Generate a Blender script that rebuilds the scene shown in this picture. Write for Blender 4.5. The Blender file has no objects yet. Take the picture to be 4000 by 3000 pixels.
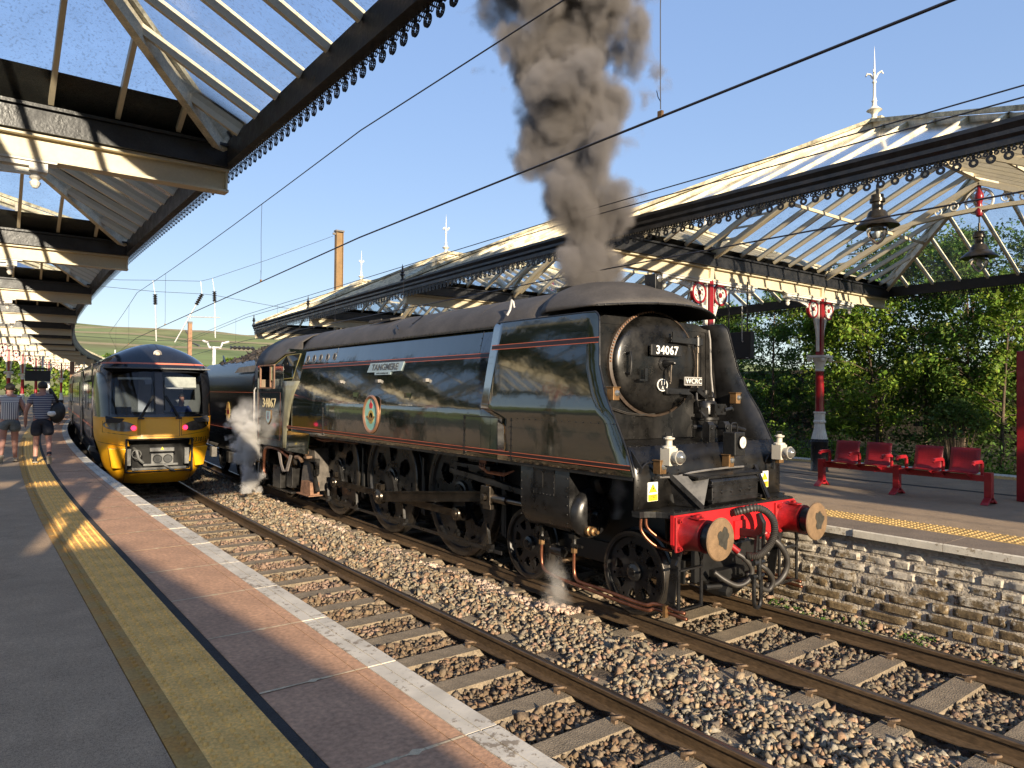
import bpy, math, random
import numpy as np
from mathutils import Vector, Matrix, Euler
random.seed(7); rng = np.random.default_rng(7)
S = bpy.context.scene
COL = S.collection
PI = math.pi

# ------------------------------------------------------------------ camera, sky, sun, exposure
CAM = (-6.8396, -5.6206, 2.4842); YAW, PITCH, ROLL = .650292, .0126778, .00924494
cam = bpy.data.objects.new('camera', bpy.data.cameras.new('camera')); COL.objects.link(cam)
F = Vector((math.sin(YAW)*math.cos(PITCH), math.cos(YAW)*math.cos(PITCH), math.sin(PITCH)))
R0 = Vector((math.cos(YAW), -math.sin(YAW), 0)); U0 = R0.cross(F)
R2 = R0*math.cos(ROLL)+U0*math.sin(ROLL); U2 = -R0*math.sin(ROLL)+U0*math.cos(ROLL)
cam.matrix_world = Matrix(((R2.x, U2.x, -F.x, CAM[0]), (R2.y, U2.y, -F.y, CAM[1]), (R2.z, U2.z, -F.z, CAM[2]), (0, 0, 0, 1)))
cam.data.sensor_width = 36; cam.data.lens = 36*2797.6/4000
cam.data.clip_start = .1; cam.data.clip_end = 6000
S.camera = cam

SUN_AZ = math.atan2(-.215, -.97); SUN_EL = math.radians(15)
W = bpy.data.worlds.new('World'); S.world = W; W.use_nodes = True
nt = W.node_tree; nt.nodes.clear()
sky = nt.nodes.new('ShaderNodeTexSky'); sky.sky_type = 'NISHITA'; sky.sun_disc = False
sky.sun_elevation = SUN_EL; sky.sun_rotation = SUN_AZ
sky.air_density = 1.0; sky.dust_density = .3; sky.ozone_density = 3.0; sky.altitude = 100
bg = nt.nodes.new('ShaderNodeBackground'); bg.inputs[1].default_value = .15
wo = nt.nodes.new('ShaderNodeOutputWorld')
gm = nt.nodes.new('ShaderNodeGamma'); gm.inputs[1].default_value = .34      # the phone compresses the whole sky evenly
hsv = nt.nodes.new('ShaderNodeHueSaturation'); hsv.inputs['Hue'].default_value = .522; hsv.inputs['Saturation'].default_value = 1.82; hsv.inputs['Value'].default_value = 1.22
nt.links.new(sky.outputs[0], gm.inputs[0]); nt.links.new(gm.outputs[0], hsv.inputs['Color']); nt.links.new(hsv.outputs[0], bg.inputs[0]); nt.links.new(bg.outputs[0], wo.inputs[0])

sl = bpy.data.lights.new('sun', 'SUN'); sl.energy = 3.7; sl.angle = math.radians(.55); sl.color = (1, .83, .61)
so = bpy.data.objects.new('sun', sl); COL.objects.link(so)
to_sun = Vector((math.sin(SUN_AZ)*math.cos(SUN_EL), math.cos(SUN_AZ)*math.cos(SUN_EL), math.sin(SUN_EL)))
so.rotation_euler = to_sun.to_track_quat('Z', 'Y').to_euler(); so.location = (0, -30, 30)

S.view_settings.view_transform = 'Standard'; S.view_settings.look = 'None'
S.view_settings.exposure = 1.6; S.view_settings.gamma = 1; S.view_settings.use_curve_mapping = False
S.render.engine = 'CYCLES'
cy = S.cycles
cy.use_denoising = True
try: cy.denoiser = 'OPENIMAGEDENOISE'
except Exception: pass
cy.max_bounces = 7; cy.diffuse_bounces = 3; cy.glossy_bounces = 3; cy.transmission_bounces = 5
cy.transparent_max_bounces = 24; cy.volume_bounces = 1; cy.volume_step_rate = 1.0; cy.volume_max_steps = 256
cy.caustics_reflective = False; cy.caustics_refractive = False
cy.sample_clamp_indirect = 4

# ------------------------------------------------------------------ materials
MATS = {}
def _c(c): return (c[0], c[1], c[2], 1)
def _mul(c, k): return tuple(max(0, min(1, x*k)) for x in c)
def M(name, col, rough=.6, metal=0, var=.18, scale=5, col2=None, fine=0, bump=0, bscale=40, coat=0, spec=.5, lo=.35, hi=.65, stretch=None, rvar=0, emit=None):
    """Principled material: two tones mixed by layered noise, fine speckle, bump."""
    if name in MATS: return MATS[name]
    m = bpy.data.materials.new(name); m.use_nodes = True; MATS[name] = m
    t = m.node_tree; n = t.nodes; L = t.links.new
    b = n['Principled BSDF']
    tc = n.new('ShaderNodeTexCoord'); vec = tc.outputs['Object']
    if stretch:
        mp = n.new('ShaderNodeMapping'); mp.inputs['Scale'].default_value = stretch; L(vec, mp.inputs[0]); vec = mp.outputs[0]
    nz = n.new('ShaderNodeTexNoise'); nz.inputs['Scale'].default_value = scale; nz.inputs['Detail'].default_value = 6; nz.inputs['Roughness'].default_value = .65
    L(vec, nz.inputs['Vector'])
    cr = n.new('ShaderNodeValToRGB'); L(nz.outputs[0], cr.inputs[0])
    cr.color_ramp.elements[0].position = lo; cr.color_ramp.elements[1].position = hi
    cr.color_ramp.elements[0].color = _c(_mul(col, 1-var)); cr.color_ramp.elements[1].color = _c(col2 if col2 else _mul(col, 1+var))
    out = cr.outputs[0]
    if fine:
        n2 = n.new('ShaderNodeTexNoise'); n2.inputs['Scale'].default_value = scale*16; n2.inputs['Detail'].default_value = 3
        L(vec, n2.inputs['Vector'])
        mr = n.new('ShaderNodeMapRange'); mr.inputs[1].default_value = .3; mr.inputs[2].default_value = .7
        mr.inputs[3].default_value = 1-fine; mr.inputs[4].default_value = 1+fine; L(n2.outputs[0], mr.inputs[0])
        vm = n.new('ShaderNodeVectorMath'); vm.operation = 'SCALE'; L(out, vm.inputs[0]); L(mr.outputs[0], vm.inputs['Scale']); out = vm.outputs[0]
    L(out, b.inputs['Base Color'])
    b.inputs['Roughness'].default_value = rough; b.inputs['Metallic'].default_value = metal
    b.inputs['Specular IOR Level'].default_value = spec
    if coat: b.inputs['Coat Weight'].default_value = coat; b.inputs['Coat Roughness'].default_value = .06
    if rvar:
        mr2 = n.new('ShaderNodeMapRange'); mr2.inputs[3].default_value = max(0, rough-rvar); mr2.inputs[4].default_value = min(1, rough+rvar)
        mr2.inputs[1].default_value = .3; mr2.inputs[2].default_value = .7
        L(nz.outputs[0], mr2.inputs[0]); L(mr2.outputs[0], b.inputs['Roughness'])
    if bump:
        n3 = n.new('ShaderNodeTexNoise'); n3.inputs['Scale'].default_value = bscale; n3.inputs['Detail'].default_value = 4; L(vec, n3.inputs['Vector'])
        bp = n.new('ShaderNodeBump'); bp.inputs['Strength'].default_value = min(1, bump); bp.inputs['Distance'].default_value = .02 if bump <= 1 else .02*bump
        L(n3.outputs[0], bp.inputs['Height']); L(bp.outputs[0], b.inputs['Normal'])
    if emit: b.inputs['Emission Color'].default_value = _c(emit[0]); b.inputs['Emission Strength'].default_value = emit[1]
    return m

cream = M('cream_paint', (.70, .60, .40), .45, var=.10, scale=3, fine=.05, col2=(.60, .52, .37), rvar=.1)
cream_d = M('cream_paint_dirty', (.60, .53, .38), .55, var=.3, scale=4, fine=.15)
cream_roof = M('cream_lichen_paint', (.62, .56, .40), .6, var=.35, scale=6, fine=.18, lo=.3, hi=.55)
ridge_m = M('lichen_ridge', (.42, .38, .26), .8, var=.55, scale=7, fine=.25, bump=.4, bscale=25)
white_iron = M('white_ironwork', (.70, .66, .57), .5, var=.1, scale=6, fine=.06)
red_paint = M('red_gloss_paint', (.25, .010, .016), .3, var=.12, scale=6, coat=.2)
black_gut = M('black_gutter_paint', (.016, .016, .017), .42, var=.5, scale=6, fine=.3, rvar=.15, bump=.15, bscale=30)
black_val = M('black_valance_paint', (.010, .010, .011), .5, var=.3)
tarmac = M('tarmac', (.285, .205, .132), .9, var=.13, scale=1.2, fine=.35, bump=.5, bscale=160)
tarmac2 = M('tarmac_island', (.27, .20, .135), .9, var=.14, scale=1.1, fine=.22, bump=.3, bscale=120)
def worn_tarmac(name, col):
    m = bpy.data.materials.new(name); m.use_nodes = True; t = m.node_tree; n = t.nodes; L = t.links.new; b = n['Principled BSDF']
    g = n.new('ShaderNodeNewGeometry'); P = g.outputs['Position']
    def noise(sc, det=5, ro=.6):
        q = n.new('ShaderNodeTexNoise'); q.inputs['Scale'].default_value = sc; q.inputs['Detail'].default_value = det; q.inputs['Roughness'].default_value = ro; L(P, q.inputs[0]); return q.outputs[0]
    def rng_(x, a, b_, c, d):
        q = n.new('ShaderNodeMapRange'); q.inputs[1].default_value = a; q.inputs[2].default_value = b_; q.inputs[3].default_value = c; q.inputs[4].default_value = d; L(x, q.inputs[0]); return q.outputs[0]
    def mul(a, b_):
        q = n.new('ShaderNodeMath'); q.operation = 'MULTIPLY'; L(a, q.inputs[0]); L(b_, q.inputs[1]); return q.outputs[0]
    f = rng_(noise(.55, 4), .3, .7, .80, 1.16); f = mul(f, rng_(noise(3.5, 6, .7), .3, .7, .86, 1.12)); f = mul(f, rng_(noise(190, 2), .34, .66, .62, 1.36)); f = mul(f, rng_(noise(48, 3), .34, .7, .84, 1.14))
    st = rng_(noise(1.9, 7, .75), .62, .74, 1.0, .66); f = mul(f, st)
    vo = n.new('ShaderNodeTexVoronoi'); vo.inputs['Scale'].default_value = 2.3; L(P, vo.inputs[0])
    gum = rng_(vo.outputs['Distance'], .022, .035, 1.0, 0.0)
    vm = n.new('ShaderNodeVectorMath'); vm.operation = 'SCALE'; vm.inputs[0].default_value = col; L(f, vm.inputs['Scale'])
    mx = n.new('ShaderNodeMixRGB'); mx.inputs[2].default_value = (.46, .43, .37, 1); L(mul(gum, rng_(noise(.9, 2), .45, .55, 0, .8)), mx.inputs[0]); L(vm.outputs[0], mx.inputs[1])
    L(mx.outputs[0], b.inputs['Base Color']); b.inputs['Roughness'].default_value = .88; b.inputs['Specular IOR Level'].default_value = .35
    bp = n.new('ShaderNodeBump'); bp.inputs['Strength'].default_value = .6; bp.inputs['Distance'].default_value = .006; L(noise(150, 3), bp.inputs['Height']); L(bp.outputs[0], b.inputs['Normal'])
    return m
tarmac = worn_tarmac('worn_tarmac', (.37, .262, .165)); tarmac2 = worn_tarmac('worn_tarmac_island', (.30, .22, .145))
paver_m = worn_tarmac('worn_paver', (.40, .252, .158))
dark_seam = M('bitumen_strip', (.028, .027, .026), .9, var=.25, scale=9, fine=.3, bump=.5, bscale=120)
paver_m = M('brown_paver', (.43, .245, .142), .85, var=.16, scale=2.2, fine=.22, bump=.25, bscale=90)
mortar_m = M('pale_mortar', (.56, .44, .28), .95, var=.2, scale=12, fine=.15)
tact_y = M('tactile_yellow', (.78, .46, .125), .75, var=.17, scale=3.5, fine=.22, bump=.3, bscale=150)  # yellow lifted in colour to make up for the shade on this platform
tact_o = M('tactile_orange', (.60, .285, .045), .75, var=.28, scale=3, fine=.22, col2=(.38, .24, .07), bump=.3, bscale=150)
rail_side = M('rail_rust', (.080, .052, .028), .7, var=.3, scale=4, fine=.3, stretch=(1, .25, 1), spec=.3)
rail_top = M('rail_steel', (.16, .13, .105), .38, metal=.85, var=.25, scale=5, stretch=(20, .2, 1))
clip_m = M('rusty_clip', (.15, .10, .060), .8, var=.3, scale=20, fine=.2)
sleeper_m = M('concrete_sleeper', (.20, .16, .11), .92, var=.22, scale=5, fine=.35, bump=.5, bscale=70)
ballast_base = M('ballast_fines', (.070, .052, .036), .95, var=.4, scale=14, fine=.4, bump=1, bscale=30)
earth_m = M('earth', (.05, .045, .025), .95, var=.4, scale=.8, fine=.3, bump=.6, bscale=10)
black_loco = M('loco_black', (.010, .010, .0105), .33, var=.4, scale=5, fine=.15, rvar=.13, spec=.5)
black_matt = M('smokebox_black', (.0055, .0055, .0055), .34, var=.5, scale=3.5, fine=.25, col2=(.0125, .0115, .0105), rvar=.14)
black_roof = M('sooty_roof_black', (.050, .045, .041), .72, var=.25, scale=2.5, fine=.15)
black_frame = M('frame_black', (.006, .006, .006), .5, var=.5, scale=6)
steel = M('worn_steel', (.13, .11, .09), .3, metal=.9, var=.35, scale=7)
rod_m = M('oiled_rod_steel', (.10, .085, .07), .27, metal=.9, var=.4, scale=5)
brass = M('old_brass', (.20, .115, .05), .42, metal=.6, var=.3, scale=12)
copper = M('copper_pipe', (.21, .085, .048), .32, metal=.75, var=.35, scale=9)
rusty = M('rusty_iron', (.20, .105, .06), .75, var=.4, scale=9, fine=.2)
red_beam = M('bufferbeam_red', (.52, .014, .018), .38, var=.07, scale=5, fine=.04)
red_dirty = M('buffer_red_dirty', (.25, .010, .012), .42, var=.35, scale=7, fine=.2)
buffer_face = M('buffer_face_rust', (.155, .098, .052), .62, var=.2, scale=10, fine=.25)
grease = M('buffer_grease', (.035, .032, .026), .45, var=.4, scale=16)
white_lamp_m = M('white_lamp_enamel', (.46, .43, .36), .32, var=.08, scale=10)
rubber = M('rubber_hose', (.030, .027, .024), .5, var=.3, scale=9)
stripe_o = M('lining_orange', (.42, .10, .045), .45, var=.1)
stripe_b = M('lining_dark', (.016, .008, .008), .35, var=.1)
gold_num = M('cream_numerals', (.62, .52, .30), .5, var=.05)
sign_white = M('sign_white', (.74, .74, .70), .5, var=.05)
sign_yellow = M('sign_yellow', (.75, .52, .02), .5, var=.06)
ink = M('sign_ink', (.01, .01, .01), .6, var=.1)
emu_yellow = M('emu_yellow', (.95, .45, .010), .42, var=.05, scale=1.6, col2=(.88, .40, .012), coat=.15, fine=.03)
emu_black = M('emu_black_mask', (.010, .011, .014), .2, var=.25, scale=3, coat=.5)
emu_blue = M('emu_side_blue', (.035, .035, .06), .3, var=.2, scale=3, coat=.4)
emu_pink = M('emu_pink_line', (.55, .15, .09), .45, var=.05)
emu_under = M('emu_underframe', (.02, .019, .018), .8, var=.4, scale=5)
glass_dark = M('dark_glass', (.010, .012, .014), .04, var=.2, scale=2, spec=.7)
grey_metal = M('grey_metal', (.22, .21, .20), .45, metal=.5, var=.2, scale=8)
galv = M('galvanised_steel', (.45, .44, .42), .5, metal=.4, var=.15, scale=8)
wire_m = M('overhead_wire', (.018, .018, .024), .5, var=.2)
insul_m = M('insulator', (.02, .018, .018), .3, var=.2)
mast_m = M('mast_brown', (.19, .115, .045), .65, var=.2, scale=2, fine=.1)
mast_g = M('mast_grey', (.13, .115, .10), .65, var=.2, scale=2, fine=.1)
bench_red = M('bench_red', (.34, .012, .018), .38, var=.12, scale=8, coat=.2)
stone_dark = M('old_stone_wall', (.040, .035, .026), .95, var=.5, scale=5, fine=.3, bump=1, bscale=9)
coal_m = M('coal', (.030, .026, .023), .55, var=.6, scale=9, fine=.3)
bark = M('bark', (.085, .06, .04), .9, var=.4, scale=12, fine=.2, bump=.6, bscale=30)
skin = M('skin', (.40, .20, .145), .55, var=.08, scale=9)
hair_m = M('dark_hair', (.014, .010, .008), .6, var=.3, scale=30)
navy = M('navy_cloth', (.020, .022, .032), .9, var=.2, scale=20)
denim = M('grey_denim', (.13, .15, .155), .9, var=.2, scale=16)
bag_m = M('black_bag', (.012, .012, .012), .6, var=.4, scale=14)
shoe_m = M('black_shoe', (.02, .02, .02), .6, var=.3, scale=20)
sole_m = M('pale_sole', (.42, .36, .27), .7, var=.15, scale=12)
brick_m = M('shade_building_brick', (.20, .12, .08), .9, var=.25, scale=5, fine=.2)

def glossgreen():
    m = bpy.data.materials.new('loco_green'); m.use_nodes = True; t = m.node_tree; n = t.nodes; L = t.links.new; b = n['Principled BSDF']
    tc = n.new('ShaderNodeTexCoord')
    nz = n.new('ShaderNodeTexNoise'); nz.inputs['Scale'].default_value = 1.6; nz.inputs['Detail'].default_value = 6; L(tc.outputs['Object'], nz.inputs[0])
    cr = n.new('ShaderNodeValToRGB'); L(nz.outputs[0], cr.inputs[0])
    cr.color_ramp.elements[0].color = (.0055, .0085, .0050, 1); cr.color_ramp.elements[1].color = (.010, .0135, .0075, 1)
    L(cr.outputs[0], b.inputs['Base Color'])
    b.inputs['Roughness'].default_value = .09; b.inputs['Specular IOR Level'].default_value = .9; b.inputs['Coat Weight'].default_value = .8; b.inputs['Coat Roughness'].default_value = .04; b.inputs['Coat IOR'].default_value = 1.6
    # gentle panel waviness: hand beaten sheets
    n2 = n.new('ShaderNodeTexNoise'); n2.inputs['Scale'].default_value = 1.1; n2.inputs['Detail'].default_value = 2; L(tc.outputs['Object'], n2.inputs[0])
    n3 = n.new('ShaderNodeTexNoise'); n3.inputs['Scale'].default_value = 4.5; n3.inputs['Detail'].default_value = 2; L(tc.outputs['Object'], n3.inputs[0])
    ad = n.new('ShaderNodeMath'); ad.operation = 'MULTIPLY_ADD'; ad.inputs[1].default_value = .18; L(n3.outputs[0], ad.inputs[0]); L(n2.outputs[0], ad.inputs[2])
    bp = n.new('ShaderNodeBump'); bp.inputs['Strength'].default_value = .35; bp.inputs['Distance'].default_value = .05; L(ad.outputs[0], bp.inputs['Height']); L(bp.outputs[0], b.inputs['Normal'])
    return m
green = glossgreen()

def glass_roof(name, tint, lo, hi, dirt, streak):
    """Weathered rooflight glass: clear pane, sooty speckle and runs that hide part of the sky."""
    m = bpy.data.materials.new(name); m.use_nodes = True; t = m.node_tree; n = t.nodes; L = t.links.new
    n.clear(); o = n.new('ShaderNodeOutputMaterial')
    tc = n.new('ShaderNodeTexCoord')
    mp = n.new('ShaderNodeMapping'); mp.inputs['Scale'].default_value = streak; L(tc.outputs['Object'], mp.inputs[0])
    nz = n.new('ShaderNodeTexNoise'); nz.inputs['Scale'].default_value = 2.2; nz.inputs['Detail'].default_value = 7; nz.inputs['Roughness'].default_value = .7; L(mp.outputs[0], nz.inputs[0])
    sp = n.new('ShaderNodeTexNoise'); sp.inputs['Scale'].default_value = 45; sp.inputs['Detail'].default_value = 3; L(mp.outputs[0], sp.inputs[0])
    a = n.new('ShaderNodeMapRange'); a.inputs[1].default_value = .36; a.inputs[2].default_value = .72; a.inputs[3].default_value = lo; a.inputs[4].default_value = hi; L(nz.outputs[0], a.inputs[0])
    b2 = n.new('ShaderNodeMapRange'); b2.inputs[1].default_value = .54; b2.inputs[2].default_value = .68; b2.inputs[3].default_value = 0; b2.inputs[4].default_value = .30; L(sp.outputs[0], b2.inputs[0])
    ad = n.new('ShaderNodeMath'); ad.operation = 'ADD'; ad.use_clamp = True; L(a.outputs[0], ad.inputs[0]); L(b2.outputs[0], ad.inputs[1])
    tr = n.new('ShaderNodeBsdfTransparent'); tr.inputs[0].default_value = _c(tint)
    df = n.new('ShaderNodeBsdfDiffuse'); df.inputs[0].default_value = _c(dirt)
    tl = n.new('ShaderNodeBsdfTranslucent'); tl.inputs[0].default_value = _c(_mul(dirt, 1.2))
    mx0 = n.new('ShaderNodeMixShader'); mx0.inputs[0].default_value = .45; L(df.outputs[0], mx0.inputs[1]); L(tl.outputs[0], mx0.inputs[2])
    mx = n.new('ShaderNodeMixShader'); L(ad.outputs[0], mx.inputs[0]); L(tr.outputs[0], mx.inputs[1]); L(mx0.outputs[0], mx.inputs[2])
    gl = n.new('ShaderNodeBsdfGlossy'); gl.inputs['Roughness'].default_value = .12
    fr = n.new('ShaderNodeFresnel'); fr.inputs[0].default_value = 1.10
    mx2 = n.new('ShaderNodeMixShader'); L(fr.outputs[0], mx2.inputs[0]); L(mx.outputs[0], mx2.inputs[1]); L(gl.outputs[0], mx2.inputs[2])
    L(mx2.outputs[0], o.inputs[0]); MATS[name] = m
    return m
pane_l = glass_roof('sooty_pane', (.88, .93, .98), .0, .20, (.16, .15, .13), (1, 1, .6))
pane_r = glass_roof('weathered_pane', (.90, .94, .98), .02, .26, (.18, .18, .17), (1, 1, .6))
pane_hip = glass_roof('cloudy_pane', (.80, .86, .92), .30, .85, (.27, .26, .22), (1, 1, .6))

def clear_glass(name, tint, refl=1.45, rough=.02):
    m = bpy.data.materials.new(name); m.use_nodes = True; t = m.node_tree; n = t.nodes; L = t.links.new
    n.clear(); o = n.new('ShaderNodeOutputMaterial')
    tr = n.new('ShaderNodeBsdfTransparent'); tr.inputs[0].default_value = _c(tint)
    gl = n.new('ShaderNodeBsdfGlossy'); gl.inputs['Roughness'].default_value = rough
    fr = n.new('ShaderNodeFresnel'); fr.inputs[0].default_value = refl
    nz = n.new('ShaderNodeTexNoise'); nz.inputs['Scale'].default_value = 3; tc = n.new('ShaderNodeTexCoord'); L(tc.outputs['Object'], nz.inputs[0])
    bp = n.new('ShaderNodeBump'); bp.inputs['Strength'].default_value = .03; L(nz.outputs[0], bp.inputs['Height']); L(bp.outputs[0], gl.inputs['Normal'])
    mx = n.new('ShaderNodeMixShader'); L(fr.outputs[0], mx.inputs[0]); L(tr.outputs[0], mx.inputs[1]); L(gl.outputs[0], mx.inputs[2])
    L(mx.outputs[0], o.inputs[0]); return m
screen_glass = clear_glass('windscreen_glass', (.62, .66, .68), 1.5)
globe_glass = clear_glass('lamp_globe', (.85, .87, .87), 1.6, .05)
cab_glass = clear_glass('cab_window_glass', (.45, .45, .42), 1.5)
lens_m = M('lamp_lens', (.30, .30, .28), .08, metal=.7, var=.2, scale=14)

def attr_mat(name, rough=.85, sat=1, trans=0, attr='col', bump=0, spec=.3):
    """Base colour from a per-piece colour attribute with fine noise."""
    m = bpy.data.materials.new(name); m.use_nodes = True; t = m.node_tree; n = t.nodes; L = t.links.new; b = n['Principled BSDF']
    a = n.new('ShaderNodeAttribute'); a.attribute_name = attr
    tc = n.new('ShaderNodeTexCoord'); nz = n.new('ShaderNodeTexNoise'); nz.inputs['Scale'].default_value = 55; nz.inputs['Detail'].default_value = 4; L(tc.outputs['Object'], nz.inputs[0])
    mr = n.new('ShaderNodeMapRange'); mr.inputs[1].default_value = .3; mr.inputs[2].default_value = .7; mr.inputs[3].default_value = .72; mr.inputs[4].default_value = 1.28; L(nz.outputs[0], mr.inputs[0])
    vm = n.new('ShaderNodeVectorMath'); vm.operation = 'SCALE'; L(a.outputs['Color'], vm.inputs[0]); L(mr.outputs[0], vm.inputs['Scale'])
    L(vm.outputs[0], b.inputs['Base Color']); b.inputs['Roughness'].default_value = rough; b.inputs['Specular IOR Level'].default_value = spec
    if bump:
        bp = n.new('ShaderNodeBump'); bp.inputs['Strength'].default_value = bump; bp.inputs['Distance'].default_value = .01; L(nz.outputs[0], bp.inputs['Height']); L(bp.outputs[0], b.inputs['Normal'])
    if trans:
        tl = n.new('ShaderNodeBsdfTranslucent'); L(vm.outputs[0], tl.inputs[0])
        mx = n.new('ShaderNodeMixShader'); mx.inputs[0].default_value = trans; L(b.outputs[0], mx.inputs[1]); L(tl.outputs[0], mx.inputs[2]); L(mx.outputs[0], n['Material Output'].inputs[0])
    return m
stone_m = attr_mat('ballast_stone', .9, bump=.4)
leaf_m = attr_mat('leaf', .55, trans=.35)

# ------------------------------------------------------------------ mesh helpers
class MB:
    """Collects boxes, tubes, lathes and plates, then links them as one mesh object."""
    def __init__(s): s.v = []; s.f = []
    def add(s, vs, fs):
        k = len(s.v); s.v += [tuple(p) for p in vs]; s.f += [tuple(i+k for i in f) for f in fs]; return s
    def box(s, c, d, rot=None):
        x, y, z = d[0]/2, d[1]/2, d[2]/2
        vs = [Vector((i*x, j*y, k*z)) for i in (-1, 1) for j in (-1, 1) for k in (-1, 1)]
        if rot is not None:
            e = Euler(rot).to_matrix(); vs = [e @ v for v in vs]
        c = Vector(c); vs = [v+c for v in vs]
        return s.add(vs, [(0, 1, 3, 2), (4, 6, 7, 5), (0, 4, 5, 1), (2, 3, 7, 6), (0, 2, 6, 4), (1, 5, 7, 3)])
    def bar(s, a, b, w, h, up=(0, 0, 1)):
        a, b = Vector(a), Vector(b); d = (b-a).normalized(); u = Vector(up); r = d.cross(u)
        if r.length < 1e-5: r = d.cross(Vector((1, 0, 0)))
        r.normalize(); u = r.cross(d); r *= w/2; u *= h/2
        vs = [p+q for p in (a, b) for q in (-r-u, r-u, r+u, -r+u)]
        return s.add(vs, [(3, 2, 1, 0), (4, 5, 6, 7), (0, 1, 5, 4), (1, 2, 6, 5), (2, 3, 7, 6), (3, 0, 4, 7)])
    def cyl(s, a, b, r0, r1=None, n=16, cap=True):
        return s.tube([a, b], [r0, r0 if r1 is None else r1], n, cap)
    def tube(s, pts, r, n=8, cap=True):
        pts = [Vector(p) for p in pts]; m = len(pts)
        rr = r if isinstance(r, (list, tuple)) else [r]*m
        vs = []; fs = []; ref = None
        for i, p in enumerate(pts):
            d = (pts[min(i+1, m-1)]-pts[max(i-1, 0)]).normalized()
            if ref is None:
                ref = d.orthogonal().normalized()
            else:
                ref = (ref-d*ref.dot(d)); ref = ref.normalized() if ref.length > 1e-6 else d.orthogonal().normalized()
            q = d.cross(ref)
            for k in range(n):
                a = 2*PI*k/n; vs.append(p+(ref*math.cos(a)+q*math.sin(a))*rr[i])
        for i in range(m-1):
            for k in range(n):
                fs.append((i*n+k, i*n+(k+1) % n, (i+1)*n+(k+1) % n, (i+1)*n+k))
        if cap: fs.append(tuple(range(n-1, -1, -1))); fs.append(tuple((m-1)*n+k for k in range(n)))
        return s.add(vs, fs)
    def lathe(s, prof, c=(0, 0, 0), axis='z', n=20, sx=1, sy=1, cap=True):
        """prof: (radius, height) list, spun about an axis through c"""
        vs = []; fs = []
        for r, h in prof:
            for k in range(n):
                a = 2*PI*k/n; x, y = r*math.cos(a)*sx, r*math.sin(a)*sy
                p = {'z': (x, y, h), 'y': (x, h, y), 'x': (h, x, y)}[axis]
                vs.append((p[0]+c[0], p[1]+c[1], p[2]+c[2]))
        m = len(prof)
        for i in range(m-1):
            for k in range(n):
                q = (i*n+k, i*n+(k+1) % n, (i+1)*n+(k+1) % n, (i+1)*n+k)
                fs.append(q if axis != 'y' else q[::-1])
        if prof[0] == prof[-1]: cap = False
        if cap and prof[0][0] > 1e-6: fs.append(tuple(range(n))[::-1])
        if cap and prof[-1][0] > 1e-6: fs.append(tuple((m-1)*n+k for k in range(n)))
        return s.add(vs, fs)
    def prism(s, poly, axis, a, b):
        """poly: 2D outline; axis x: (y,z), y: (x,z), z: (x,y); extruded a..b"""
        def P(p, h): return {'x': (h, p[0], p[1]), 'y': (p[0], h, p[1]), 'z': (p[0], p[1], h)}[axis]
        n = len(poly); vs = [P(p, a) for p in poly]+[P(p, b) for p in poly]
        fs = [tuple(range(n))[::-1], tuple(range(n, 2*n))]+[(i, (i+1) % n, n+(i+1) % n, n+i) for i in range(n)]
        return s.add(vs, fs)
    def sheet(s, rows):
        """rows of points -> quad grid"""
        n = len(rows[0]); vs = [p for r in rows for p in r]
        fs = [(i*n+k, i*n+k+1, (i+1)*n+k+1, (i+1)*n+k) for i in range(len(rows)-1) for k in range(n-1)]
        return s.add(vs, fs)
    def plate(s, poly, axis, h, t):
        return s.prism(poly, axis, h, h+t)
    def ball(s, c, r, n=10, m=6, sc=(1, 1, 1)):
        vs = []; fs = []
        for i in range(m+1):
            t = PI*i/m
            for k in range(n):
                a = 2*PI*k/n; vs.append((c[0]+r*sc[0]*math.sin(t)*math.cos(a), c[1]+r*sc[1]*math.sin(t)*math.sin(a), c[2]+r*sc[2]*math.cos(t)))
        for i in range(m):
            for k in range(n): fs.append((i*n+k, (i+1)*n+k, (i+1)*n+(k+1) % n, i*n+(k+1) % n))
        return s.add(vs, fs)
    def mesh(s, name, mat):
        me = bpy.data.meshes.new(name); me.from_pydata(s.v, [], s.f)
        for m in (mat if isinstance(mat, (list, tuple)) else [mat]): me.materials.append(m)
        return me
    def build(s, name, mat, parent=None, smooth=False, bevel=0, kind=None, solid=0, label=None):
        me = s.mesh(name, mat); me.validate(clean_customdata=False)
        return link(name, me, parent, smooth, bevel, kind, solid, label)

def link(name, me, parent=None, smooth=False, bevel=0, kind=None, solid=0, label=None):
    o = bpy.data.objects.new(name, me); COL.objects.link(o)
    if parent is not None: o.parent = parent
    if smooth:
        try: me.polygons.foreach_set('use_smooth', [True]*len(me.polygons))
        except Exception: pass
        if smooth != 'all':
            try: me.set_sharp_from_angle(angle=math.radians(38))
            except Exception: pass
    if solid:
        q = o.modifiers.new('solid', 'SOLIDIFY'); q.thickness = solid; q.offset = 0
    if bevel:
        q = o.modifiers.new('bevel', 'BEVEL'); q.width = bevel; q.segments = 2; q.limit_method = 'ANGLE'; q.angle_limit = math.radians(40)
    if kind: o['kind'] = kind
    if label: o['label'] = label
    return o

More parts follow.
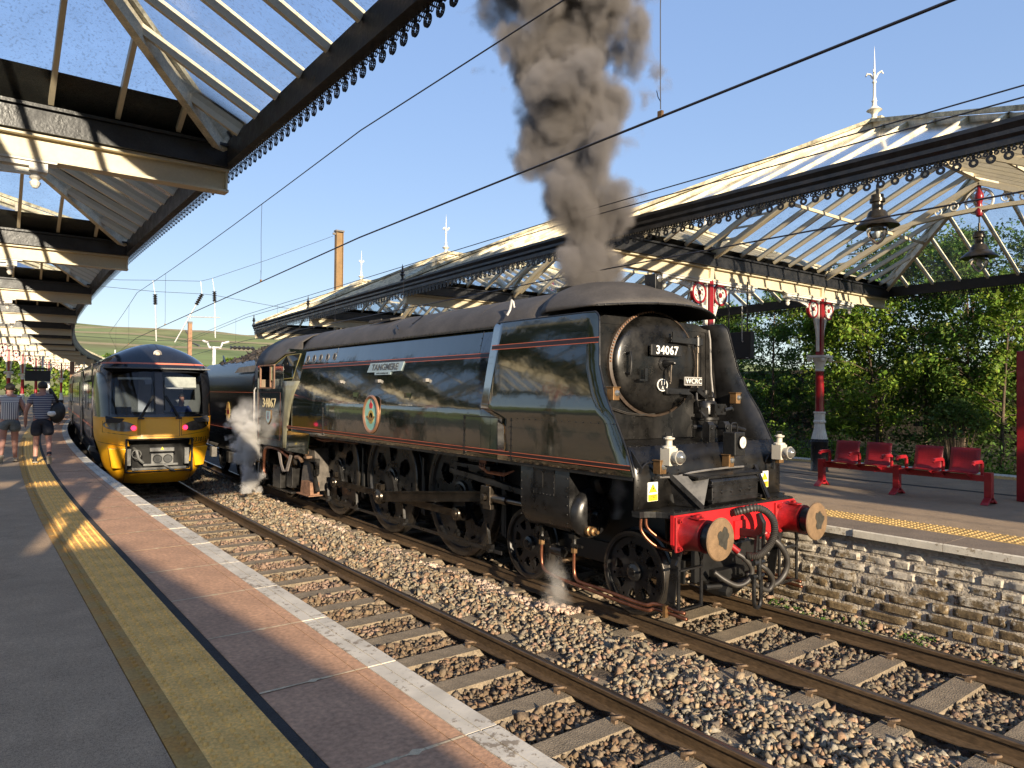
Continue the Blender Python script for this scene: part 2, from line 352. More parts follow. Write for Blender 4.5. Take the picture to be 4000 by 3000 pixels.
def tag(o, label=None, cat=None, group=None, kind=None):
    if label: o['label'] = label
    if cat: o['category'] = cat
    if group: o['group'] = group
    if kind: o['kind'] = kind
    return o
def thing(name, label, cat, loc=(0, 0, 0), rz=0, group=None, kind=None):
    o = bpy.data.objects.new(name, None); COL.objects.link(o); o.location = loc; o.rotation_euler = (0, 0, rz)
    o.empty_display_size = .2
    return tag(o, label, cat, group, kind)
def copy_tree(o, parent=None):
    c = o.copy(); COL.objects.link(c); c.parent = parent
    for ch in o.children: copy_tree(ch, c)
    return c
def text(name, body, size, mat, parent, loc, rot, extrude=.002, shear=0, align='CENTER', sx=1, bold=0, space=1):
    cu = bpy.data.curves.new(name, 'FONT'); cu.body = body; cu.size = size; cu.extrude = extrude; cu.align_x = align; cu.align_y = 'CENTER'
    cu.shear = shear; cu.offset = bold; cu.space_character = space; cu.resolution_u = 3
    cu.materials.append(mat)
    tmp = bpy.data.objects.new('tmp_text', cu); COL.objects.link(tmp)
    me = bpy.data.meshes.new_from_object(tmp); me.name = name; bpy.data.objects.remove(tmp); bpy.data.curves.remove(cu)
    if not me.materials: me.materials.append(mat)
    o = bpy.data.objects.new(name, me); COL.objects.link(o)
    o.location = loc; o.rotation_euler = rot; o.scale = (sx, 1, 1); o.parent = parent
    return o

# ------------------------------------------------------------------ the station curves gently to the right
RAD, S0 = 260.0, 3.0
def cv(x, s, z=0):
    if s <= S0: return Vector((x, s, z))
    a = (s-S0)/RAD
    return Vector((RAD-(RAD-x)*math.cos(a), S0+(RAD-x)*math.sin(a), z))
def ang(s): return 0 if s <= S0 else -(s-S0)/RAD
def srange(a, b, st): 
    n = max(1, int(round((b-a)/st))); return [a+(b-a)*i/n for i in range(n+1)]
def strip(name, x0, x1, s0, s1, z, mat, parent=None, step=2.0, thick=0, kind=None):
    """A flat band that follows the curve"""
    m = MB(); ss = srange(s0, s1, step)
    if not thick:
        m.sheet([[cv(x1, t, z), cv(x0, t, z)] for t in ss])
    else:
        m.sheet([[cv(x1, t, z-thick), cv(x1, t, z), cv(x0, t, z), cv(x0, t, z-thick)] for t in ss])
        for t, fl in ((s0, 0), (s1, 1)):
            q = [cv(x1, t, z-thick), cv(x1, t, z), cv(x0, t, z), cv(x0, t, z-thick)]
            m.add(q if fl else q[::-1], [(0, 1, 2, 3)])
    return m.build(name, mat, parent, kind=kind)
# ================================================================== SETTING
# ground sheet out to the horizon
g = MB(); g.sheet([[(-4000, -1500, -.62), (4000, -1500, -.62)], [(-4000, 4000, -.62), (4000, 4000, -.62)]])
tag(g.build('ground', earth_m), kind='structure')

def vnoise(x, y, seed=0):
    """smooth value noise on arrays"""
    x = np.asarray(x, float); y = np.asarray(y, float)
    xi = np.floor(x).astype(int); yi = np.floor(y).astype(int); fx = x-xi; fy = y-yi
    fx = fx*fx*(3-2*fx); fy = fy*fy*(3-2*fy)
    def h(a, b):
        n = (a*374761393+b*668265263+seed*1442695041) & 0x7fffffff
        n = ((n ^ (n >> 13))*1274126177) & 0x7fffffff
        return ((n ^ (n >> 16)) & 0xffff)/65535.0
    return (h(xi, yi)*(1-fx)+h(xi+1, yi)*fx)*(1-fy)+(h(xi, yi+1)*(1-fx)+h(xi+1, yi+1)*fx)*fy

def set_cols(me, cols):
    a = me.color_attributes.new('col', 'FLOAT_COLOR', 'POINT'); a.data.foreach_set('color', np.asarray(cols, np.float32).ravel())

TRK = (-3.27, 0.0)                    # the two track centre lines
def bed_z(x, y):
    z = np.full_like(x, -.235)
    mid = np.clip(1-np.abs(x+1.64)/.62, 0, 1); z = z+.125*np.sqrt(mid)
    e = np.clip((x-1.25)/.35, 0, 1); z = z+.04*e
    z = z+.035*(vnoise(x*2.2, y*2.2, 3)-.5)+.02*(vnoise(x*6, y*6, 4)-.5)
    return z
# ballast bed
xs = np.linspace(-4.78, 1.70, 66); ys = np.concatenate([np.linspace(-6, 16, 180), np.linspace(17, 95, 60)])
gx, gy = np.meshgrid(xs, ys); gz = bed_z(gx, gy)
b = MB(); b.sheet([[cv(gx[i, j], gy[i, j], gz[i, j]) for j in range(len(xs))] for i in range(len(ys))])
tag(b.build('ballast_bed', ballast_base, smooth='all'), kind='structure')

# loose ballast stones: one mass nobody could count
SLP = .71
def slp_phase(k): return (-.80, -.03)[k]
ICO = None
def ico():
    p = (1+5**.5)/2
    v = np.array([(-1, p, 0), (1, p, 0), (-1, -p, 0), (1, -p, 0), (0, -1, p), (0, 1, p), (0, -1, -p), (0, 1, -p), (p, 0, -1), (p, 0, 1), (-p, 0, -1), (-p, 0, 1)], float)
    v /= np.linalg.norm(v[0])
    f = [(0, 11, 5), (0, 5, 1), (0, 1, 7), (0, 7, 10), (0, 10, 11), (1, 5, 9), (5, 11, 4), (11, 10, 2), (10, 7, 6), (7, 1, 8), (3, 9, 4), (3, 4, 2), (3, 2, 6), (3, 6, 8), (3, 8, 9), (4, 9, 5), (2, 4, 11), (6, 2, 10), (8, 6, 7), (9, 8, 1)]
    return v, np.array(f)
def octa():
    v = np.array([(1, 0, 0), (-1, 0, 0), (0, 1, 0), (0, -1, 0), (0, 0, 1), (0, 0, -1)], float)*1.05
    f = [(0, 2, 4), (2, 1, 4), (1, 3, 4), (3, 0, 4), (2, 0, 5), (1, 2, 5), (3, 1, 5), (0, 3, 5)]
    return v, np.array(f)
def cube_t():
    v = np.array([(i, j, k) for i in (-1, 1) for j in (-1, 1) for k in (-1, 1)], float)*.62
    f = [(0, 1, 3), (0, 3, 2), (4, 6, 7), (4, 7, 5), (0, 4, 5), (0, 5, 1), (2, 3, 7), (2, 7, 6), (0, 2, 6), (0, 6, 4), (1, 5, 7), (1, 7, 3)]
    return v, np.array(f)
def rocks(name, P, size, cols, mat, parent=None, flat=.7, angular=True, kind='stuff', jit=.22):
    """P: n x 3 centres; angular stones in one mesh, each with a colour of its own"""
    allv = []; allf = []; allc = []; off = 0
    n = len(P); pick = rng.random(n) < (.72 if angular else 0)
    for tmpl, sel in ((cube_t(), pick), (octa(), ~pick)):
        tv, tf = tmpl; idx = np.where(sel)[0]; k = len(idx)
        if not k: continue
        sc = size[idx][:, None]*np.stack([rng.uniform(.75, 1.35, k), rng.uniform(.65, 1.1, k), rng.uniform(.45, .9, k)*flat/.7], 1)
        v = tv[None]*(1+rng.uniform(-jit, jit, (k, len(tv), 1))*1.3)+rng.normal(0, jit*.62, (k, len(tv), 3))
        v = v*sc[:, None, :]
        q = rng.normal(size=(k, 4)); q[:, 0] += .6; q /= np.linalg.norm(q, axis=1, keepdims=True)
        w, x, y, z = q.T
        Rm = np.stack([1-2*(y*y+z*z), 2*(x*y-z*w), 2*(x*z+y*w), 2*(x*y+z*w), 1-2*(x*x+z*z), 2*(y*z-x*w), 2*(x*z-y*w), 2*(y*z+x*w), 1-2*(x*x+y*y)], 1).reshape(k, 3, 3)
        v = np.einsum('nij,nkj->nki', Rm, v)+P[idx][:, None, :]
        allv.append(v.reshape(-1, 3)); allc.append(np.repeat(cols[idx], len(tv), 0))
        allf.append((tf[None]+(np.arange(k)*len(tv))[:, None, None]).reshape(-1, 3)+off); off += k*len(tv)
    V = np.concatenate(allv); Fc = np.concatenate(allf); C = np.concatenate(allc)
    me = bpy.data.meshes.new(name); me.vertices.add(len(V)); me.vertices.foreach_set('co', V.astype(np.float32).ravel())
    me.loops.add(len(Fc)*3); me.loops.foreach_set('vertex_index', Fc.astype(np.int32).ravel())
    me.polygons.add(len(Fc)); me.polygons.foreach_set('loop_start', np.arange(0, len(Fc)*3, 3, dtype=np.int32)); me.polygons.foreach_set('loop_total', np.full(len(Fc), 3, np.int32))
    me.update(calc_edges=True); me.validate()
    set_cols(me, np.concatenate([C, np.ones((len(C), 1))], 1)); me.materials.append(mat)
    return link(name, me, parent, kind=kind)

def scatter(x0, x1, y0, y1, per):
    n = int((x1-x0)*(y1-y0)*per); x = rng.uniform(x0, x1, n); y = rng.uniform(y0, y1, n); return x, y
xx = []; yy = []; sz = []
for x0, x1, y0, y1, per, s in ((-4.75, 1.66, -4.3, 1.0, 1150, .0285), (-4.75, -.5, 1.0, 5.0, 900, .030), (-.5, 1.66, 1.0, 5.0, 120, .045), (-4.7, -.4, 5.0, 10.0, 560, .035), (-4.6, -.3, 10, 17, 230, .047), (-2.2, -.9, 17, 26, 200, .055)):
    a, c = scatter(x0, x1, y0, y1, per); xx.append(a); yy.append(c); sz.append(rng.gamma(9, s/9, len(a)))
xx = np.concatenate(xx); yy = np.concatenate(yy); sz = np.clip(np.concatenate(sz), .014, .062)
keep = np.ones(len(xx), bool); inside = np.zeros(len(xx), bool)
for k, tc_ in enumerate(TRK):
    dx = np.abs(xx-tc_); ph = (yy-slp_phase(k)+SLP/2) % SLP-SLP/2
    slab = (dx < 1.27) & (np.abs(ph) < .135)
    keep &= ~(slab & (rng.random(len(xx)) < (.985)))
    keep &= ~(np.abs(dx-.755) < .105)
    inside |= dx < .70
zz = bed_z(xx, yy)+sz*.35+rng.uniform(-.012, .02, len(xx))
keep &= ~((xx > 1.2) & (yy > -4) & (rng.random(len(xx)) < .25))
xx, yy, zz, sz, inside = xx[keep], yy[keep], zz[keep], sz[keep], inside[keep]
pal = np.array([(.20, .178, .125), (.27, .205, .125), (.24, .145, .085), (.30, .19, .135), (.085, .073, .060), (.36, .30, .22), (.17, .148, .112), (.23, .218, .18)])
pr_ = np.array([.22, .22, .15, .08, .09, .06, .10, .08])
ci = rng.choice(len(pal), len(xx), p=pr_/pr_.sum()); cc = (pal[ci]*.72+pal.mean(0)*.28)*rng.uniform(.78, 1.22, (len(xx), 1))
brown = np.array((.125, .078, .045)); inL = inside & (xx < -1.6); inR = inside & (xx > -1.6)
cc[inL] = cc[inL]*.42+brown*.50; cc[inR] = cc[inR]*.62+np.array((.075, .055, .035))*.5
# pink replacement stone tipped in the cribs, paler stone beside the loco
pk = (np.abs(xx+3.0+.25*(vnoise(yy*1.4, yy*0, 9)-.5)) < .26) & (vnoise(yy*1.1+4, xx*.7, 11) > .50) & (yy > -1.2)
cc[pk] = np.array((.24, .165, .12))*rng.uniform(.7, 1.2, (pk.sum(), 1))
pw = (np.abs(xx+1.16) < .15) & (yy > 1.0) & (yy < 11.2) & (vnoise(yy*1.41+1, yy*0, 5) > .42)
cc[pw] = np.array((.44, .34, .27))*rng.uniform(.75, 1.15, (pw.sum(), 1))
pw2 = ((xx+1.02)**2+((yy-1.05)*1.0)**2) < .09
cc[pw2] = np.array((.42, .31, .24))*rng.uniform(.75, 1.15, (pw2.sum(), 1)); zz[pw2] += .045
Pw = np.array([cv(a, c, d) for a, c, d in zip(xx, yy, zz)])
st = rocks('ballast_stones', Pw, sz, cc, stone_m)
tag(st, 'crushed stone ballast spread between and around the rails', 'ballast', kind='stuff')

# tracks: rails, sleepers, clips
def rail_profile():
    return [(-.070, -.159), (-.070, -.148), (-.012, -.128), (-.010, -.045), (-.034, -.034), (-.035, -.008), (-.027, -.0015), (-.012, 0), (.012, 0), (.027, -.0015), (.035, -.008), (.034, -.034), (.010, -.045), (.012, -.128), (.070, -.148), (.070, -.159)]
def make_rail(parent, x, s0, s1):
    prof = rail_profile(); ss = srange(s0, 20, .5)+srange(20, s1, 2)[1:]
    m = MB(); m.sheet([[cv(x+px, t, pz) for px, pz in prof] for t in ss]); m.add([cv(x+px, s0, pz) for px, pz in prof], [tuple(range(len(prof)))])
    me = m.mesh('rail', [rail_side, rail_top]); n = len(prof)-1
    idx = [1 if 6 <= (i % n) <= 8 else 0 for i in range(len(me.polygons)-1)]+[0]
    me.polygons.foreach_set('material_index', idx); me.update()
    return link('rail', me, parent, smooth=True)
sm = MB(); pr0 = [(-1.25, -.40), (1.25, -.40), (1.25, -.18), (1.22, -.165), (.35, -.172), (-.35, -.172), (-1.22, -.165), (-1.25, -.18)]
for sgn in (1,):
    vs = [(p[0], -.135, p[1]) for p in pr0]+[(p[0], .135, p[1]) for p in pr0]
    for i, v in enumerate(vs):
        if v[2] > -.2: vs[i] = (v[0], v[1]*.86, v[2])
    n = len(pr0); sm.add(vs, [tuple(range(n)), tuple(range(n, 2*n))[::-1]]+[(i, n+i, n+(i+1) % n, (i+1) % n) for i in range(n)])
sleeper_me = sm.mesh('sleeper', sleeper_m)
cm = MB(); pth = []
for i in range(15):
    a = -.4+i/14*5.2; pth.append((.052*math.cos(a)*.8+.02, .050*math.sin(a), .030+.012*math.sin(a*1.3)))
pth += [(.03, -.02, .03), (-.03, -.02, .016), (-.05, .03, .012)]
cm.tube(pth, .0105, 6); cm.box((.035, 0, -.012), (.035, .05, .035)); cm.box((-.04, 0, -.006), (.05, .08, .010))
clip_me = cm.mesh('rail_clip', clip_m)
for k, tcx in enumerate(TRK):
    T = thing('railway_track', None, None, kind='structure')
    for sd in (-1, 1): make_rail(T, tcx+sd*.7525, -6.5, 90)
    i0 = int((-5.2-slp_phase(k))/SLP); 
    for i in range(i0, i0+31):
        s = slp_phase(k)+i*SLP; o = link('sleeper', sleeper_me, T); o.location = cv(tcx, s); o.rotation_euler = (0, random.uniform(-.004, .004), ang(s)+random.uniform(-.012, .012))
        if s < 7.5:
            for sd in (-1, 1):
                for e in (-1, 1):
                    c = link('rail_clip', clip_me, T); c.location = cv(tcx+sd*.7525+e*.088, s+.0, -.148); c.rotation_euler = (0, 0, ang(s)+(0 if e > 0 else PI)+random.uniform(-.06, .06))

# ---------------------------------------------------------------- left platform
PZ = .9
PL = thing('platform', None, None, kind='structure')
strip('tarmac_surface', -16, -6.118, -12, 120, PZ-.004, tarmac, PL, 2)
strip('bitumen_strip', -5.67, -5.59, -8, 100, PZ-.006, dark_seam, PL, 2)
strip('mortar_bed', -5.60, -4.815, -8, 100, PZ-.014, mortar_m, PL, 2, .25)
strip('platform_wall', -6.0, -4.93, -8, 100, PZ-.2, stone_dark, PL, 4, 1.3)
strip('tile_bed', -6.13, -5.655, -8, 100, PZ-.012, dark_seam, PL, 2)
def tile_mesh(name, w, l, rows, per, mat, side=0):
    m = MB(); t = .03; e = .004
    m.box((0, 0, -t/2), (w-.003, l-.003, t))
    for r in range(rows):
        x = -w/2+(r+.5)*w/rows+(side)
        for j in range(per):
            y = -l/2+(j+.5)*l/per
            n = 8; vs = [(x+.0150*math.cos(2*PI*i/n), y+.024*math.sin(2*PI*i/n), -.001) for i in range(n)]+[(x+.0085*math.cos(2*PI*i/n), y+.015*math.sin(2*PI*i/n), .0125) for i in range(n)]
            m.add(vs, [(i, (i+1) % n, n+(i+1) % n, n+i) for i in range(n)]+[tuple(range(n, 2*n))])
    # fine grip ribs between the rows
    for r in range(rows*3):
        x = -w/2+(r+.5)*w/(rows*3)
        m.box((x+w/(rows*6), 0, .0006), (.004, l-.01, .0016))
    return m.mesh(name, mat)
ty = tile_mesh('tactile_tile', .34, .40, 5, 6, tact_y); to = tile_mesh('tactile_tile', .115, .40, 1, 6, tact_o, .012)
def paint_chips(name, col, under, h0=.52, h1=.56):
    m = bpy.data.materials.new(name); m.use_nodes = True; t = m.node_tree; n = t.nodes; L = t.links.new; b_ = n['Principled BSDF']
    tc = n.new('ShaderNodeTexCoord'); g_ = n.new('ShaderNodeNewGeometry')
    nz = n.new('ShaderNodeTexNoise'); nz.inputs['Scale'].default_value = 22; nz.inputs['Detail'].default_value = 7; nz.inputs['Roughness'].default_value = .7; L(g_.outputs['Position'], nz.inputs[0])
    n2 = n.new('ShaderNodeTexNoise'); n2.inputs['Scale'].default_value = 1.7; n2.inputs['Detail'].default_value = 3; L(g_.outputs['Position'], n2.inputs[0])
    ad = n.new('ShaderNodeMath'); ad.operation = 'MULTIPLY_ADD'; ad.inputs[1].default_value = .45; L(n2.outputs[0], ad.inputs[0]); L(nz.outputs[0], ad.inputs[2])
    cr = n.new('ShaderNodeValToRGB'); L(ad.outputs[0], cr.inputs[0]); cr.color_ramp.elements[0].position = h0+.225; cr.color_ramp.elements[1].position = h1+.225
    cr.color_ramp.elements[0].color = _c(col); cr.color_ramp.elements[1].color = _c(under)
    n4 = n.new('ShaderNodeTexNoise'); n4.inputs['Scale'].default_value = 5; n4.inputs['Detail'].default_value = 5; L(g_.outputs['Position'], n4.inputs[0])
    mr = n.new('ShaderNodeMapRange'); mr.inputs[1].default_value = .3; mr.inputs[2].default_value = .7; mr.inputs[3].default_value = .8; mr.inputs[4].default_value = 1.1; L(n4.outputs[0], mr.inputs[0])
    vm = n.new('ShaderNodeVectorMath'); vm.operation = 'SCALE'; L(cr.outputs[0], vm.inputs[0]); L(mr.outputs[0], vm.inputs['Scale'])
    L(vm.outputs[0], b_.inputs['Base Color']); b_.inputs['Roughness'].default_value = .8
    bp = n.new('ShaderNodeBump'); bp.inputs['Strength'].default_value = .3; bp.inputs['Distance'].default_value = .01; L(nz.outputs[0], bp.inputs['Height']); L(bp.outputs[0], b_.inputs['Normal'])
    return m
white_edge = paint_chips('worn_white_edge_paint', (.56, .51, .42), (.27, .22, .16), .57, .62)
coping_white = paint_chips('white_coping_face', (.58, .54, .45), (.30, .25, .18), .58, .64)
for i in range(72):
    s = -7.0+.4*(i+.5); p = cv(-5.83, s, PZ); o = link('tactile_tile', ty, PL); o.location = p; o.rotation_euler = (0, 0, ang(s))
    p = cv(-6.0575, s+.13, PZ); o = link('tactile_tile', to, PL); o.location = p; o.rotation_euler = (0, 0, ang(s))
strip('tactile_paving', -6.115, -5.66, 21.8, 100, PZ-.001, tact_y, PL, 2)
# paver slabs and white edge slabs, a mortar joint between each pair
pm = MB(); L1 = 1.0
pm.box((-.2675-.0, 0, -.02), (.535, L1, .04)); pm.box((.0425, 0, -.02), (.073, L1, .04))
paver_me = pm.mesh('paver_slab', paver_m)
em = MB(); em.box((-.0475, 0, -.05), (.079, L1, .10)); em.box((.0445, 0, -.05), (.091, L1, .10)); em.box((0, 0, -.056), (.03, L1, .10))
edge_me = em.mesh('edge_slab', white_edge)
for i in range(-5, 90):
    s = -.82+1.015*i-.5075
    for me, x in ((paver_me, -5.062), (edge_me, -4.89)):
        o = link('paver_slab' if me is paver_me else 'edge_slab', me, PL); o.location = cv(x, s, PZ+random.uniform(-.0015, .0015)); o.rotation_euler = (random.uniform(-.0012, .0012), random.uniform(-.002, .002), ang(s))
        if i < 12 and me is edge_me: pass
dm = MB()
for i in range(-4, 16):
    s = -.82+1.015*i; c = cv(-5.27+random.uniform(-.05, .03), s, PZ+.0025)
    w, h = random.uniform(.04, .06), random.uniform(.022, .03)
    dm.add([(c.x-w, c.y-.004, c.z), (c.x, c.y-h, c.z), (c.x+w, c.y+.004, c.z), (c.x, c.y+h, c.z)], [(0, 1, 2, 3)])
    for k in range(9):
        a = cv(-5.6+k*.067, s, PZ+.002); bb = cv(-5.6+(k+1)*.067+.004, s, PZ+.002); q = random.uniform(.006, .013)
        dm.add([(a.x, a.y-q, a.z), (bb.x, bb.y-q, bb.z), (bb.x, bb.y+q, bb.z), (a.x, a.y+q, a.z)], [(0, 1, 2, 3)])
dm.build('mortar_joints', mortar_m, PL, kind='stuff')

# ---------------------------------------------------------------- island platform with its stone wall
PR = thing('platform', None, None, kind='structure')
strip('tarmac_surface', 2.72, 9.25, -12, 75, PZ-.004, tarmac2, PR, 2)
strip('coping_bed', 1.74, 2.72, -12, 75, PZ-.02, mortar_m, PR, 2, .06)
strip('far_coping', 9.70, 10.25, -12, 75, PZ, coping_white, PR, 2, .3)
strip('far_platform_wall', 9.9, 10.1, -12, 75, PZ-.2, stone_dark, PR, 3, 1.4)
strip('bitumen_strip', 6.60, 6.76, -12, 60, PZ-.001, dark_seam, PR, 2)
cp = MB(); cp.prism([(-.315, -.088), (-.315, -.012), (-.303, 0), (.315, 0), (.315, -.088)], 'y', -.492, .492)
cop_me = cp.mesh('coping_slab', [M('coping_stone', (.175, .135, .100), .88, var=.16, scale=3, fine=.2, bump=.3, bscale=60), coping_white])
cop_me.polygons.foreach_set('material_index', [1 if abs(p.normal.x) > .5 and p.center.x < -.2 else 0 for p in cop_me.polygons])
for i in range(-8, 40):
    s = -1.285+.99*i-.495; o = link('coping_slab', cop_me, PR); o.location = cv(1.895+random.uniform(-.012, .012), s, PZ+random.uniform(-.002, .003)); o.rotation_euler = (0, random.uniform(-.006, .006), ang(s)+random.uniform(-.006, .006))
ti = tile_mesh('tactile_tile', .49, .45, 6, 6, M('tactile_island', (.50, .34, .13), .75, var=.17, scale=3.5, fine=.22))  # darker copy of the tactile yellow, for the sunlit island
for i in range(60):
    s = -6+.45*(i+.5)
    o = link('tactile_tile', ti, PR); o.location = cv(2.462, s, PZ+.002); o.rotation_euler = (0, 0, ang(s))
    if i < 36:
        o = link('tactile_tile', ti, PR); o.location = cv(9.47, s, PZ+.002); o.rotation_euler = (0, 0, ang(s))
# rubble wall: each stone its own piece, pale mortar recessed behind
def stone_mat():
    m = bpy.data.materials.new('limewashed_stone'); m.use_nodes = True; t = m.node_tree; n = t.nodes; L = t.links.new; b_ = n['Principled BSDF']
    g_ = n.new('ShaderNodeNewGeometry'); oi = n.new('ShaderNodeObjectInfo')
    nz = n.new('ShaderNodeTexNoise'); nz.inputs['Scale'].default_value = 16; nz.inputs['Detail'].default_value = 9; nz.inputs['Roughness'].default_value = .75; L(g_.outputs['Position'], nz.inputs[0])
    cr = n.new('ShaderNodeValToRGB'); L(nz.outputs[0], cr.inputs[0]); e = cr.color_ramp.elements
    e[0].position = .3; e[0].color = (.050, .034, .017, 1); e[1].position = .7; e[1].color = (.23, .165, .085, 1)
    vm = n.new('ShaderNodeVectorMath'); vm.operation = 'SCALE'; mr = n.new('ShaderNodeMapRange'); mr.inputs[3].default_value = .65; mr.inputs[4].default_value = 1.3; L(oi.outputs['Random'], mr.inputs[0]); L(cr.outputs[0], vm.inputs[0]); L(mr.outputs[0], vm.inputs['Scale'])
    sx = n.new('ShaderNodeSeparateXYZ'); L(g_.outputs['Position'], sx.inputs[0])
    n2 = n.new('ShaderNodeTexNoise'); n2.inputs['Scale'].default_value = 15; n2.inputs['Detail'].default_value = 9; n2.inputs['Roughness'].default_value = .8; L(g_.outputs['Position'], n2.inputs[0])
    n3 = n.new('ShaderNodeTexNoise'); n3.inputs['Scale'].default_value = 2.6; n3.inputs['Detail'].default_value = 3; L(g_.outputs['Position'], n3.inputs[0])
    # lime remains more on the upper courses and on the stones' arrises
    h = n.new('ShaderNodeMapRange'); h.inputs[1].default_value = -.15; h.inputs[2].default_value = .75; h.inputs[3].default_value = -.22; h.inputs[4].default_value = .055; L(sx.outputs[2], h.inputs[0])
    a1 = n.new('ShaderNodeMath'); a1.operation = 'MULTIPLY_ADD'; a1.inputs[1].default_value = .5; L(n3.outputs[0], a1.inputs[0]); L(h.outputs[0], a1.inputs[2])
    a2 = n.new('ShaderNodeMath'); a2.operation = 'ADD'; L(a1.outputs[0], a2.inputs[0]); L(n2.outputs[0], a2.inputs[1])
    pt = n.new('ShaderNodeMapRange'); pt.inputs[1].default_value = .47; pt.inputs[2].default_value = .56; pt.inputs[3].default_value = -.05; pt.inputs[4].default_value = .12; L(g_.outputs['Pointiness'], pt.inputs[0])
    a3 = n.new('ShaderNodeMath'); a3.operation = 'ADD'; L(a2.outputs[0], a3.inputs[0]); L(pt.outputs[0], a3.inputs[1])
    wr = n.new('ShaderNodeMapRange'); wr.inputs[1].default_value = .70; wr.inputs[2].default_value = .80; L(a3.outputs[0], wr.inputs[0])
    mx = n.new('ShaderNodeMixRGB'); mx.inputs[2].default_value = (.44, .40, .33, 1); L(wr.outputs[0], mx.inputs[0]); L(vm.outputs[0], mx.inputs[1])
    L(mx.outputs[0], b_.inputs['Base Color']); b_.inputs['Roughness'].default_value = .95
    bp = n.new('ShaderNodeBump'); bp.inputs['Strength'].default_value = .8; bp.inputs['Distance'].default_value = .02; L(nz.outputs[0], bp.inputs['Height']); L(bp.outputs[0], b_.inputs['Normal'])
    return m
wall_stone = stone_mat()
WALL = thing('stone_platform_wall', 'rough limewashed stone wall under the edge of the island platform', 'wall')
wb = MB(); wb.box((1.888, 3.0, .24), (.40, 18, 1.12)); wb.build('mortar_core', M('lime_mortar', (.40, .35, .28), .95, var=.4, scale=14, fine=.3, bump=.8, bscale=40), WALL)
z = -.30; crs = 0
while z < .80:
    h = random.uniform(.095, .165)
    if z+h > .74: h = .805-z
    y = -5.2+random.uniform(0, .3)
    while y < 2.0:
        l = random.choice((random.uniform(.15, .28), random.uniform(.28, .45), random.uniform(.4, .6)))
        nu, nv = 9, 6; g1 = random.uniform(.004, .009)
        hh = h-2*g1; ll = l-2*g1; off = random.uniform(-.010, .010); sd = random.randint(0, 9999)
        rows = []
        for j in range(nv):
            r_ = []
            for i in range(nu):
                u, v = i/(nu-1), j/(nv-1)
                eu = min(u, 1-u)*ll; ev = min(v, 1-v)*hh
                d = min(1, min(eu, ev)/.012); d = d**.4
                nb = float(vnoise(u*3+sd, v*2+sd*.7, 1))-.5
                yy_ = y+g1+u*ll+(.012*(float(vnoise(v*3, sd, 2))-.5) if i in (0, nu-1) else 0)
                zz_ = z+g1+v*hh+(.012*(float(vnoise(u*3, sd, 6))-.5) if j in (0, nv-1) else 0)
                r_.append((1.700-.030*d+off*d-.022*nb*d-.010*(float(vnoise(u*9+sd, v*6+sd, 8))-.5)*d, yy_, zz_))
            rows.append(r_)
        m = MB(); m.sheet([r_[::-1] for r_ in rows])
        m.build('stone', wall_stone, WALL, smooth=True)
        y += l
    z += h; crs += 1
# small weeds at the foot of the wall
wv = []; 
for k in range(26):
    y0 = random.uniform(-3.4, -.3); x0 = 1.32+random.uniform(-.1, .25)
    for j in range(9):
        a = random.uniform(0, 2*PI); l = random.uniform(.02, .05)
        wv.append(((x0+random.uniform(-.03, .03), y0+random.uniform(-.05, .05), -.18+random.uniform(0, .03)), a, l))
m = MB()
for p, a, l in wv:
    dx, dy = math.cos(a)*l, math.sin(a)*l; q = l*.35
    m.add([p, (p[0]+dx*.5-dy*.35, p[1]+dy*.5+dx*.35, p[2]+q), (p[0]+dx, p[1]+dy, p[2]+q*.9), (p[0]+dx*.5+dy*.35, p[1]+dy*.5-dx*.35, p[2]+q)], [(0, 1, 2, 3)])
tag(m.build('weeds', M('weed_green', (.10, .20, .03), .6, var=.3, scale=30)), 'small green weeds growing in the ballast below the stone wall', 'weeds', kind='stuff')

